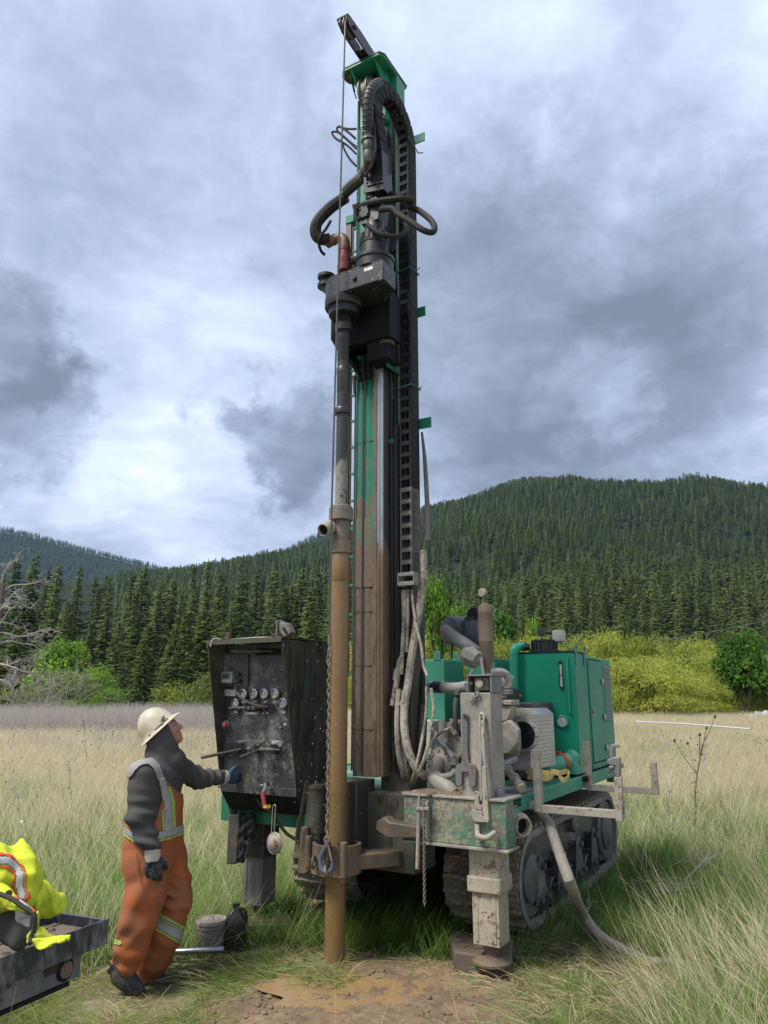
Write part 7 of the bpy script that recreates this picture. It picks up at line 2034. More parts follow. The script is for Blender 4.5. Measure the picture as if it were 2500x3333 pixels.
def build_person():
    YN, YC, YF = 5.22, 5.37, 5.52
    Q = lambda x, y, Y=YC: np.array(Wp(c7, x, y, Y=Y))
    base = Wp(c7, 480, 2060, Y=5.36); base.z = ground_z(base.x, base.y)
    org = np.array(base)
    root = thing('person', 'worker in beige hard hat and dirty orange overalls looking up at the drill', 'person', base)
    SKIN = plain('skin', (.46, .225, .155), .5, var=.12, scale=30, bmp=.05)
    def cloth(name, col, dirt, dd, sc=7, rough=.85, weave=700):
        if name in MATS: return MATS[name]
        m_, n, bs = _mat(name); t = n.new('ShaderNodeTexCoord').outputs['Object']
        a_ = n.noise(t, sc, 6, .65); b_ = n.noise(t, sc * 4, 5, .7); c_ = n.noise(t, 90, 3, .6)
        f = n.sm(n.m('ADD', n.m('MULTIPLY', a_, .6), n.m('MULTIPLY', b_, .4)), .62 - dd * .25, .72 - dd * .12)
        base_ = n.mix(c_, [q * .85 for q in col], [min(1, q * 1.15) for q in col])
        n.put(bs.inputs['Base Color'], n.mix(n.m('MULTIPLY', f, .62), base_, n.mix(b_, [q * .7 for q in dirt], [q * 1.3 for q in dirt])))
        bs.inputs['Roughness'].default_value = rough; bs.inputs['Specular IOR Level'].default_value = .2
        bump(n, bs, n.m('ADD', n.m('MULTIPLY', n.noise(t, 40, 4, .6), .6), n.m('MULTIPLY', c_, .3)), .35, .006)
        MATS[name] = m_
        return m_
    M_OV = cloth('overall_orange', (.42, .115, .040), (.22, .13, .075), .95, 4.5)
    M_HD = cloth('hoodie_grey', (.078, .073, .072), (.13, .105, .09), .4, 5)
    M_TP = cloth('tape_silver', (.36, .36, .34), (.16, .15, .125), .5, 9, .5)
    M_LM = cloth('tape_lime', (.38, .52, .11), (.24, .25, .12), .6, 9)
    M_GL = cloth('glove_black', (.030, .036, .048), (.26, .26, .26), .62, 22, .6)
    M_BL = cloth('glove_blue', (.05, .085, .14), (.03, .035, .04), .45, 22, .6)
    M_CF = cloth('glove_cuff', (.52, .48, .40), (.14, .12, .10), .4, 22)
    M_BT = cloth('boot_rubber', (.055, .056, .060), (.16, .135, .105), .5, 9, .55)
    M_SL = cloth('boot_sole', (.035, .03, .026), (.12, .085, .055), .6, 18, .9)
    # ---- head frame
    yaw = R_(12); pit = R_(27)
    f = np.array([math.cos(pit) * math.cos(yaw), math.cos(pit) * math.sin(yaw), math.sin(pit)])
    s_ = np.array([-math.sin(yaw), math.cos(yaw), 0.]); u = np.cross(f, s_)
    hc = Q(598, 275)
    HM = np.array([f, s_, u])
    H = lambda x, y, z: hc + f * x + s_ * y + u * z
    def head_sdf(P):
        d = ell(P, H(-.005, 0, .025), HM, (.098, .076, .105))
        d = smin(d, ell(P, H(.035, 0, -.045), HM, (.062, .058, .072)), .035)
        d = smin(d, ell(P, H(.070, 0, -.098), HM, (.024, .024, .020)), .022)         # chin
        d = smin(d, cone(P, H(.088, 0, .018), .010, H(.112, 0, -.022), .0135), .016)  # nose
        d = smin(d, ell(P, H(.110, 0, -.026), HM, (.012, .017, .010)), .010)
        for sg in (-1, 1):
            d = smin(d, ell(P, H(.083, sg * .030, .030), HM, (.014, .026, .010)), .012)   # brow
            d = smin(d, ell(P, H(.070, sg * .040, -.022), HM, (.022, .022, .022)), .02)   # cheek
            d = np.maximum(d, -ell(P, H(.096, sg * .031, .010), HM, (.013, .015, .010)))
            d = smin(d, ell(P, H(.076, sg * .031, .010), HM, (.0125, .0125, .0125)), .004)
            d = smin(d, ell(P, H(-.005, sg * .078, -.005), HM, (.020, .010, .030)), .006)  # ear
        d = smin(d, ell(P, H(.092, 0, -.060), HM, (.012, .024, .006)), .006)
        d = smin(d, ell(P, H(.090, 0, -.074), HM, (.013, .021, .007)), .006)
        d = np.maximum(d, -ell(P, H(.106, 0, -.0665), HM, (.010, .024, .0022)))
        return smin(d, cone(P, H(-.01, 0, -.06), .060, Q(600, 470), .066), .03)
    sh_n, el_n, wr_n = Q(455, 575, 5.165), Q(436, 880, 5.13), Q(522, 1120, 5.12)
    sh_f, el_f, wr_f = Q(672, 505, 5.54), Q(835, 600, 5.67), Q(1012, 588, 5.845)
    def body_sdf(P):
        d = head_sdf(P)
        d = smin(d, cone(P, Q(570, 560), .12, Q(530, 980), .12), .05)
        for a_, b_, c_ in ((sh_n, el_n, wr_n), (sh_f, el_f, wr_f)):
            d = smin(d, cone(P, a_, .055, b_, .042), .05); d = smin(d, cone(P, b_, .042, c_, .028), .02)
        for pts in ([(490, 1120, 5.26), (470, 1380, 5.23), (430, 1570, 5.21), (350, 1900, 5.24)], [(610, 1120, 5.48), (672, 1440, 5.43), (600, 1680, 5.46), (495, 1960, 5.52)]):
            for k in range(3): d = smin(d, cone(P, Q(*pts[k]), [.085, .07, .058][k], Q(*pts[k + 1]), [.07, .055, .042][k]), .03)
        return d
    lo = np.array([-2.0, 5.02, -.06]); hi = np.array([-1.12, 5.92, 1.78])
    sdf_mesh('body', body_sdf, lo, hi, .0078, SKIN, root, org)
    # ---- hoodie
    def hood(P):
        d = ell(P, H(-.012, 0, .0), HM, (.128, .105, .150))
        d = smin(d, cone(P, H(-.02, 0, -.09), .100, Q(600, 455), .108), .05)
        x_ = (P - hc) @ f; z_ = (P - hc) @ u
        cut = x_ - (.050 - .10 * np.clip(-z_ - .08, 0, .3))
        d = np.maximum(d, cut)
        return np.maximum(d, -np.maximum(ell(P, H(.0, 0, -.005), HM, (.116, .086, .138)), -(x_ + .04)))
    def torso(P):
        d = cone(P, Q(548, 610), .150, Q(535, 830), .152)
        d = smin(d, cone(P, Q(535, 830), .152, Q(520, 1000), .155), .05)
        d = smin(d, cone(P, Q(492, 590, 5.23), .105, Q(640, 560, 5.51), .105), .07)
        d = smin(d, cone(P, Q(480, 700, 5.25), .115, Q(500, 980, 5.26), .13), .06)
        d = smin(d, cone(P, Q(590, 700, 5.48), .115, Q(570, 980, 5.47), .13), .06)
        return d
    def arms(P):
        d = cone(P, sh_n, .092, el_n, .086)
        d = smin(d, cone(P, el_n, .086, Q(508, 1065, 5.12), .058), .03)
        e = cone(P, sh_f, .085, el_f, .070); e = smin(e, cone(P, el_f, .068, Q(985, 588, 5.82), .052), .03)
        w1 = np.exp(-np.sum((P - el_n) ** 2, 1) / .035); w2 = np.exp(-np.sum((P - Q(500, 1040, 5.12)) ** 2, 1) / .02); w3 = np.exp(-np.sum((P - el_f) ** 2, 1) / .05)
        d = d + folds(P, (15, 8, 75), 3, .012) * (w1 + w2) + folds(P, (20, 10, 30), 5, .005)
        e = e + folds(P, (60, 40, 10), 4, .010) * (w3 + .3)
        return d, e
    def hoodie_sdf(P):
        t = torso(P) + folds(P, (18, 14, 30), 8, .005)
        a_, e = arms(P)
        d = smin(t, e, .05)
        wn = np.exp(-np.sum((P - Q(610, 430)) ** 2, 1) / .012)
        d = smin(d, a_, .028)
        d = smin(d, hood(P), .03)
        d = smin(d, cone(P, Q(560, 430), .092, Q(660, 480), .090), .012)      # folded collar
        return d + folds(P, (40, 10, 50), 9, .008) * wn
    hd, HV, HF = sdf_mesh('hoodie', hoodie_sdf, np.array([-2.0, 5.0, .75]), np.array([-1.1, 6.0, 1.78]), .0075, M_HD, root, org)
    # ---- overalls
    def px7(P):
        """where points lie in the side view, in the measuring grid of the photograph"""
        q = P - np.array([0, 0, HC]); d_ = q[:, 1] * CP + q[:, 2] * SP; uu = (-q[:, 1] * SP + q[:, 2] * CP) / d_
        x = 1250 + FPX * q[:, 0] / d_; y = 1666.5 - FPX * uu
        return (x - 250) / .4747, (y - 2250) / .4747
    def legs(P):
        d = cone(P, Q(478, 1060, 5.28), .150, Q(485, 1180, 5.26), .150)
        d = smin(d, cone(P, Q(590, 1060, 5.46), .140, Q(615, 1180, 5.47), .138), .06)
        d = smin(d, cone(P, Q(535, 990), .160, Q(520, 1090), .165), .06)
        n_ = [Q(485, 1160, 5.26), Q(468, 1390, 5.23), Q(425, 1580, 5.21), Q(378, 1740, 5.23), Q(345, 1835, 5.25)]
        r_ = [.148, .124, .104, .098, .098]
        a_ = cone(P, n_[0], r_[0], n_[1], r_[1])
        for k in range(1, 4): a_ = smin(a_, cone(P, n_[k], r_[k], n_[k + 1], r_[k + 1]), .04)
        m_ = [Q(620, 1150, 5.47), Q(668, 1320, 5.45), Q(676, 1450, 5.42), Q(600, 1660, 5.44), Q(530, 1820, 5.48), Q(490, 1915, 5.52)]
        q_ = [.135, .112, .098, .118, .108, .088]
        e = cone(P, m_[0], q_[0], m_[1], q_[1])
        for k in range(1, 5): e = smin(e, cone(P, m_[k], q_[k], m_[k + 1], q_[k + 1]), .03)
        wk = np.exp(-np.sum((P - Q(620, 1400, 5.4)) ** 2, 1) / .022)
        wh = np.exp(-np.abs(P[:, 2] - .12) / .09)
        a_ = a_ + folds(P, (26, 10, -16), 11, .010) + folds(P, (12, 5, 60), 12, .011) * wh
        e = e + folds(P, (25, 10, 20), 13, .010) + folds(P, (20, 0, 75), 14, .018) * wk + folds(P, (20, 8, 55), 15, .011) * wh
        d = smin(d, a_, .03); d = smin(d, e, .014)
        # open hems
        d = np.maximum(d, -cone(P, Q(335, 1850, 5.25), .078, Q(310, 1930, 5.26), .078))
        return d
    def overall_sdf(P):
        d = legs(P)
        x, y = px7(P)
        t = torso(P) - .016 + folds(P, (18, 14, 30), 21, .005)
        edge = np.interp(y, [560, 620, 700, 760, 830, 900, 945, 1000], [560, 568, 585, 580, 555, 530, 470, 300])
        front = np.interp(y, [560, 600, 640, 690, 760], [585, 610, 640, 690, 900])
        bib = np.maximum(t, (edge - x) * .00095)
        bib = np.maximum(bib, (x - front) * .00095)
        bib = np.maximum(bib, (y - 1060) * .00095); bib = np.maximum(bib, (596 - y) * .00095)
        waist = np.maximum(t, (np.interp(x, [300, 500, 760], [900, 950, 905]) - y) * .00095); waist = np.maximum(waist, (y - 1060) * .00095)
        return smin(smin(d, waist, .03), bib, .008)
    ov, OV, OF = sdf_mesh('overalls', overall_sdf, np.array([-2.05, 5.0, -.08]), np.array([-1.15, 5.75, 1.45]), .0078, M_OV, root, org)
    def band(pts_hi, pts_lo, x0, x1, ycut=9.9, ymin=0):
        def m_(P):
            x, y = px7(P)
            a_ = np.interp(x, [p[0] for p in pts_hi], [p[1] for p in pts_hi]); b_ = np.interp(x, [p[0] for p in pts_lo], [p[1] for p in pts_lo])
            return (x > x0) & (x < x1) & (y > a_) & (y < b_) & (P[:, 1] < ycut) & (P[:, 1] > ymin)
        return m_
    wb = lambda o: [(300, 905 + o), (400, 975 + o), (560, 965 + o), (640, 945 + o), (780, 895 + o)]
    shell('reflective_tape', OV, OF, band(wb(0), wb(52), 200, 900), .004, M_TP, ov, org)
    shell('tape_edge', OV, OF, band(wb(50), wb(70), 200, 900), .004, M_LM, ov, org)
    def vert(x_of_y, w_, y0, y1):
        def m_(P):
            x, y = px7(P); c_ = np.interp(y, [p[1] for p in x_of_y], [p[0] for p in x_of_y])
            return (np.abs(x - c_) < w_) & (y > y0) & (y < y1) & (P[:, 1] < YC + .06)
        return m_
    vx = [(575, 600), (600, 680), (622, 760), (625, 850), (628, 960)]
    shell('reflective_tape', OV, OF, vert(vx, 27, 585, 965), .004, M_TP, ov, org)
    shell('tape_edge', OV, OF, vert([(p[0] + 38, p[1]) for p in vx], 11, 655, 940), .004, M_LM, ov, org)
    shell('tape_edge', OV, OF, vert([(p[0] - 36, p[1]) for p in vx], 9, 810, 960), .004, M_LM, ov, org)
    def slant(o0, o1, ymin):
        # band across the forward shin, square to the leg
        c_ = np.array([600., 1605.]); d_ = np.array([-.50, .866])
        def m_(P):
            x, y = px7(P); t = (x - c_[0]) * d_[0] + (y - c_[1]) * d_[1]
            return (t > o0) & (t < o1) & (x > 485) & (x < 760) & (P[:, 1] > ymin)
        return m_
    shell('reflective_tape', OV, OF, slant(-42, 42, 5.24), .004, M_TP, ov, org)
    shell('tape_edge', OV, OF, slant(-62, -40, 5.24), .004, M_LM, ov, org); shell('tape_edge', OV, OF, slant(40, 60, 5.24), .004, M_LM, ov, org)
    shell('tape_edge', OV, OF, band([(200, 1690), (400, 1720)], [(200, 1735), (400, 1750)], 200, 312), .004, M_LM, ov, org)
    # shoulder strap with buckle
    sp_ = np.array([(366, 570), (385, 535), (420, 500), (470, 482), (510, 490), (545, 530), (570, 600)], float)
    def strap(P):
        x, y = px7(P); best = np.full(len(P), 1e9)
        for k in range(len(sp_) - 1):
            a_, b_ = sp_[k], sp_[k + 1]; d_ = b_ - a_
            t = np.clip(((x - a_[0]) * d_[0] + (y - a_[1]) * d_[1]) / (d_ @ d_), 0, 1)
            best = np.minimum(best, np.hypot(x - a_[0] - t * d_[0], y - a_[1] - t * d_[1]))
        return (best < 24) & (P[:, 1] < YC)
    shell('shoulder_strap', HV, HF, strap, .010, cloth('strap_grey', (.30, .30, .285), (.13, .12, .11), .4, 9), ov, org, .005)
    b = MB(); bc = Vector(Q(562, 575, 5.20) - org); b.cbox(bc, (.036, .016, .05), Matrix.Rotation(-.25, 3, 'Y')); b.build('buckle', plain('buckle_grey', (.10, .10, .095), .5), ov, .004)
    # pocket seam on the near thigh
    b = MB(); b.tube([Vector(Q(412, 1110, 5.10) - org), Vector(Q(415, 1260, 5.09) - org), Vector(Q(440, 1320, 5.08) - org)], .004, 5); b.build('pocket_seam', M_OV, ov)
    # ---- boots
    def boot_near(P):
        d = cone(P, Q(325, 1880, 5.25), .066, Q(305, 1950, 5.255), .060)
        d = smin(d, cone(P, Q(292, 1930, 5.255), .052, Q(350, 1985, 5.255), .054), .03)
        d = smin(d, cone(P, Q(350, 1985, 5.255), .054, Q(418, 2042, 5.26), .046), .03)
        return d
    def boot_far(P):
        d = cone(P, Q(490, 1930, 5.52), .062, Q(488, 1985, 5.52), .056)
        d = smin(d, cone(P, Q(482, 1998, 5.52), .046, Q(560, 1998, 5.50), .046), .03)
        d = smin(d, cone(P, Q(560, 2000, 5.50), .044, Q(618, 2006, 5.49), .040), .03)
        return d
    for fn, lab in ((boot_near, 0), (boot_far, 1)):
        c_ = Q(360, 1960, 5.25) if lab == 0 else Q(540, 1980, 5.5)
        bo, _, _ = sdf_mesh('boot', fn, c_ - .24, c_ + .24, .006, M_BT, root, org)
        b = MB()
        if lab == 0:
            pts = [(238, 1868), (300, 1935), (352, 1990), (432, 2068), (418, 2092), (385, 2092), (310, 2020), (255, 1945), (222, 1890)]; Ya, off = 5.20, Vector((0, .10, 0))
        else:
            pts = [(432, 2012), (500, 2022), (560, 2022), (655, 2018), (655, 2040), (600, 2048), (520, 2044), (436, 2046)]; Ya, off = 5.46, Vector((0, .095, 0))
        b.prism([Vector(Q(x, y, Ya) - org) for x, y in pts], off); b.build('sole', M_SL, bo, .006)
        b = MB()
        if lab == 0:
            for k in range(7):
                t = k / 6; c2 = Q(236 + 165 * t, 1905 + 178 * t, Ya + .05) - org; b.cbox(Vector(c2), (.028, .09, .020), Matrix.Rotation(.8, 3, 'Y'))
            b.build('tread_lugs', M_SL, bo, .004)
    # ---- hands in gloves
    def hand_sdf(wrist, d, up, flat, curl, sc=1.0):
        """glove: palm and five fingers; d along the hand, up towards the thumb side, flat the back of the hand"""
        d = d / np.linalg.norm(d); up = up - d * (up @ d); up /= np.linalg.norm(up); nb = np.cross(d, up) * flat
        prims = []
        pm = wrist + d * .055 * sc
        M_ = np.array([d, up, nb])
        fing = []
        for k, (o_, ln) in enumerate(((.030, .074), (.010, .082), (-.011, .076), (-.031, .060))):
            p0 = wrist + d * .092 * sc + up * o_ * sc
            c_ = curl[k]; a1 = c_ * .8; a2 = c_ * 1.9
            dir1 = d * math.cos(a1) - nb * math.sin(a1); dir2 = d * math.cos(a2) - nb * math.sin(a2); dir3 = d * math.cos(a2 * 1.35) - nb * math.sin(a2 * 1.35)
            p1 = p0 + dir1 * ln * .45 * sc; p2 = p1 + dir2 * ln * .32 * sc; p3 = p2 + dir3 * ln * .25 * sc
            fing.append((p0 - d * .02, p0, p1, p2, p3))
        t0 = wrist + d * .03 * sc + up * .030 * sc; t1 = t0 + (d * .55 + up * .62 - nb * .35) * .045 * sc; t2 = t1 + (d * .85 + up * .15 - nb * .45) * .04 * sc
        def fn(P):
            q = ell(P, pm, M_, (.058 * sc, .046 * sc, .021 * sc))
            q = smin(q, cone(P, wrist - d * .01, .030 * sc, wrist + d * .03, .030 * sc), .02)
            for (a_, b0, b1, b2, b3) in fing:
                fgr = cone(P, a_, .0135 * sc, b1, .0125 * sc); fgr = np.minimum(fgr, cone(P, b1, .0125 * sc, b2, .0115 * sc)); fgr = np.minimum(fgr, cone(P, b2, .0115 * sc, b3, .0100 * sc))
                q = smin(q, fgr, .006)
            th_ = np.minimum(cone(P, t0, .0165 * sc, t1, .0145 * sc), cone(P, t1, .0145 * sc, t2, .012 * sc))
            return smin(q, th_, .012)
        return fn
    w0 = wr_n + np.array([0, -.005, .0])
    fn = hand_sdf(w0, Q(532, 1300, 5.12) - w0, np.array([.97, .25, 0]), 1.0, (.5, .6, .65, .75), 1.18)
    gl, _, _ = sdf_mesh('glove', fn, w0 - np.array([.12, .12, .24]), w0 + np.array([.14, .12, .06]), .0042, M_GL, root, org)
    b = MB(); b.tube([Vector(w0 + np.array([-.004, 0, .035]) - org), Vector(w0 + np.array([.0, 0, -.005]) - org), Vector(w0 + np.array([.003, 0, -.035]) - org)], [.048, .050, .044], 18); b.build('glove_cuff', M_CF, gl)
    w1 = wr_f.copy()
    fn = hand_sdf(w1, np.array([.80, .55, -.12]), np.array([.1, -.35, .92]), 1.0, (.75, .8, .85, .9), 1.08)
    gf, _, _ = sdf_mesh('glove', fn, w1 - np.array([.10, .10, .14]), w1 + np.array([.20, .20, .14]), .0042, M_BL, root, org)
    dv = (wr_f - el_f) / np.linalg.norm(wr_f - el_f)
    b = MB(); b.tube([Vector(w1 - dv * .035 - org), Vector(w1 - org), Vector(w1 + dv * .02 - org)], [.046, .050, .043], 18); b.build('glove_cuff', M_CF, gf)
    # ---- hard hat
    pit2 = R_(44); f2 = Vector((math.cos(pit2) * math.cos(yaw), math.cos(pit2) * math.sin(yaw), math.sin(pit2))); s2 = Vector(s_); u2 = f2.cross(s2)
    hcen = Vector(Q(566, 262, YC)) - base
    m_, n, bs = _mat('hat_plastic'); t = n.new('ShaderNodeTexCoord').outputs['Object']
    a_ = n.noise(t, 14, 5, .6); spk = n.m('MULTIPLY', n.sm(n.m('ADD', n.voro(t, 70).outputs['Distance'], n.m('MULTIPLY', n.noise(t, 90, 3, .6), .2)), .32, .24), n.sm(n.noise(t, 12, 4, .6), .50, .58))
    cc = n.mix(n.sm(a_, .35, .7), (.47, .40, .285, 1), (.60, .53, .40, 1)); n.put(bs.inputs['Base Color'], n.mix(spk, cc, (.11, .085, .06, 1))); bs.inputs['Roughness'].default_value = .45
    bump(n, bs, n.m('ADD', spk, n.m('MULTIPLY', a_, .3)), .25, .003)
    nn = 48
    prof = [(0, .158), (.25, .154), (.5, .138), (.72, .110), (.87, .075), (.96, .038), (1.0, .012)]
    vs = []; fs = []
    def ridge(t, k):
        a0 = abs(math.sin(t)) * k
        return 0
    for (k, h) in prof:
        for i in range(nn):
            t = 2 * math.pi * i / nn
            x_, y_ = .130 * k * math.cos(t), .108 * k * math.sin(t)
            hh = h + (.007 * max(0, 1 - (y_ / .022) ** 4) if abs(y_) < .022 and k < .97 else 0) + (.004 * max(0, 1 - ((abs(y_) - .05) / .012) ** 2) if abs(abs(y_) - .05) < .012 and k < .9 else 0)
            vs.append(hcen + f2 * x_ + s2 * y_ + u2 * hh)
    for (ka, kb, h) in ((.137, .114, .006), (.152, .126, .000), (.165, .138, -.006), (.166, .139, -.009), (.150, .124, -.006), (.125, .104, .0)):
        for i in range(nn):
            t = 2 * math.pi * i / nn; ext = .012 * max(0, math.cos(t)) ** 3
            vs.append(hcen + f2 * ((ka + ext) * math.cos(t)) + s2 * (kb * math.sin(t)) + u2 * h)
    m2 = len(vs) // nn
    for r in range(m2 - 1):
        for i in range(nn): fs.append((r * nn + i, r * nn + (i + 1) % nn, (r + 1) * nn + (i + 1) % nn, (r + 1) * nn + i))
    b = MB(); b.add(vs, fs); hat = b.build('hard_hat', m_, root, smooth=50)
    b = MB()
    for (x_, w_) in ((-.06, .02), (.02, .07), (.085, .02)):
        yy = -.108 * math.sqrt(max(0, 1 - (x_ / .13) ** 2)) ; c_ = hcen + f2 * x_ + s2 * (yy - .002) + u2 * .022; b.bar(c_ - f2 * w_ / 2, c_ + f2 * w_ / 2, .012, .014, u2)
    b.build('hat_slot', m_, hat, .003)
    b = MB(); b.ball(hcen + u2 * .005 - f2 * .005, .118, .098, .012, 20, 6, Matrix((f2, s2, u2)).transposed()); b.build('hat_liner', M_DARK, hat)
    return root
build_person()

# ================================================================== flatbed and jacket at the left edge
def build_flatbed():
    cb = _crop(0, 2740, .22905)
    ZT = .78
    crn = Wp(cb, 1560, 1085, z=ZT)                      # rear corner of the deck rail
    nr = Wp(cb, 0, 1655, z=ZT)
    along = (nr - crn); along.z = 0; along.normalize()
    far_ = Wp(cb, 560, 985, z=ZT + .01); tail = (far_ - crn); tail.z = 0; tail.normalize()
    inn = Vector((0, 0, 1)).cross(along); inn = inn if inn.dot(tail) > 0 else -inn
    inn.normalize()
    px = 1 / FPX * 1
    t_ = thing('flatbed', 'corner of a muddy black truck flatbed with a small red light', 'truck bed', (crn.x, crn.y, 0))
    o = Vector((crn.x, crn.y, 0))
    X, Yv = along, inn
    def pt(a_, b_, z): return X * a_ + Yv * b_ + Vector((0, 0, z))
    M_FB = worn('bed_black', (.018, .024, .034), mud=(.20, .19, .165), amt=.62, wet=(.06, .07, .085), wamt=.4, rough=.4, scale=7, streak=.75, grime=.2, chips=.1)
    M_SK = worn('bed_skirt', (.13, .14, .15), mud=(.30, .26, .20), amt=.60, wet=(.02, .02, .022), wamt=.5, rough=.5, scale=5, streak=.6)
    M_WD = worn('deck_boards', (.15, .11, .08), mud=(.22, .165, .11), amt=.5, wet=(.07, .05, .035), wamt=.4, rough=.85, scale=8)
    L = 3.2; Wd = 1.75; H = .105
    b = MB(); b.prism([pt(0, 0, ZT), pt(0, .012, ZT), pt(0, .012, ZT - H), pt(0, .0, ZT - H)], X * L); b.prism([pt(0, .0125, ZT - H), pt(0, .06, ZT - H), pt(0, .06, ZT - H + .012), pt(0, .0125, ZT - H + .012)], X * L); b.build('bed_rail', M_FB, t_, .003)
    b = MB(); b.prism([pt(0, .013, ZT - .004), pt(.014, .013, ZT - .004), pt(.014, .013, ZT - H), pt(0, .013, ZT - H)], Yv * Wd); b.build('tail_rail', M_FB, t_, .003)
    b = MB(); b.prism([pt(.10, .05, ZT - H - .002), pt(.10, .062, ZT - H - .002), pt(.10, .062, ZT - H - .105), pt(.10, .05, ZT - H - .105)], X * (L - .1)); b.build('bed_skirt', M_SK, t_, .003)
    b = MB(); b.prism([pt(.16, .045, ZT - H - .107), pt(.16, .10, ZT - H - .107), pt(.16, .10, ZT - H - .122), pt(.16, .045, ZT - H - .122)], X * (L - .16)); b.build('skirt_lip', M_DARK, t_)
    # boards
    nb = 8; bw = (Wd - .08) / nb
    for k in range(nb):
        b = MB(); y0 = .055 + k * bw; dz = random.uniform(-.004, .004)
        b.prism([pt(.03, y0, ZT - .045 + dz), pt(.03, y0 + bw - .012, ZT - .045 + dz), pt(.03, y0 + bw - .012, ZT - .085), pt(.03, y0, ZT - .085)], X * (L - .1)); b.build('deck_board', M_WD, t_, .003)
    for a_ in (.28,):
        b = MB(); b.prism([pt(a_, .02, ZT - .008), pt(a_ + .012, .02, ZT - .008), pt(a_ + .012, .02, ZT - .04), pt(a_, .02, ZT - .04)], Yv * .30); b.prism([pt(.02, .30, ZT - .008), pt(.02, .312, ZT - .008), pt(.02, .312, ZT - .04), pt(.02, .30, ZT - .04)], X * .5); b.build('cross_bar', M_FB, t_, .002)
    g = np.random.default_rng(2); b = MB()
    for k in range(80): 
        p = pt(g.uniform(.05, 1.2), g.uniform(.06, .9), ZT - .042); b.ball(p, g.uniform(.008, .03), g.uniform(.008, .03), g.uniform(.005, .014), 7, 4)
    b.build('mud_crumbs', M_WD, t_, kind='stuff')
    # lamp in the skirt
    lp = Wp(cb, 740, 1790, z=ZT - H - .055); a_ = (lp - o).dot(X)
    c_ = pt(a_, .048, ZT - H - .052)
    b = MB(); b.lathe([(.045, -.012), (.045, .004), (.036, .008)], c_, -Yv, 22); b.build('lamp_grommet', M_DARK, t_)
    b = MB(); b.lathe([(.034, .005), (.032, .012), (.01, .015)], c_, -Yv, 22); b.build('marker_lamp', worn('lamp_red', (.22, .035, .035), mud=(.20, .15, .11), amt=.75, wamt=.5, rough=.5, scale=25), t_)
    hp = Wp(cb, 330, 1820, z=ZT - H - .06); a_ = (hp - o).dot(X)
    b = MB(); b.prism([pt(a_ - .04, .0475, ZT - H - .02), pt(a_ + .06, .0475, ZT - H - .02), pt(a_ + .05, .0475, ZT - H - .05), pt(a_ - .02, .0475, ZT - H - .05)], -Yv * .002); b.build('skirt_slot', plain('slot_rust', (.06, .025, .018), .8), t_)
    # what carries the bed
    b = MB(); b.prism([pt(.5, .3, ZT - .09), pt(.5, .45, ZT - .09), pt(.5, .45, ZT - .26), pt(.5, .3, ZT - .26)], X * (L - .6)); b.prism([pt(.5, 1.2, ZT - .09), pt(.5, 1.35, ZT - .09), pt(.5, 1.35, ZT - .26), pt(.5, 1.2, ZT - .26)], X * (L - .6)); b.build('bed_beam', M_DARK, t_)
    for y0 in (.15, 1.35):
        b = MB(); c_ = pt(2.35, y0 + .12, .34); b.lathe([(.20, -.12), (.33, -.11), (.34, -.06), (.34, .06), (.33, .11), (.20, .12)], c_, Yv, 28); b.build('wheel', M_RUBBER, t_)
    return t_, pt, ZT, cb
fb, fpt, FZ, cbx = build_flatbed()
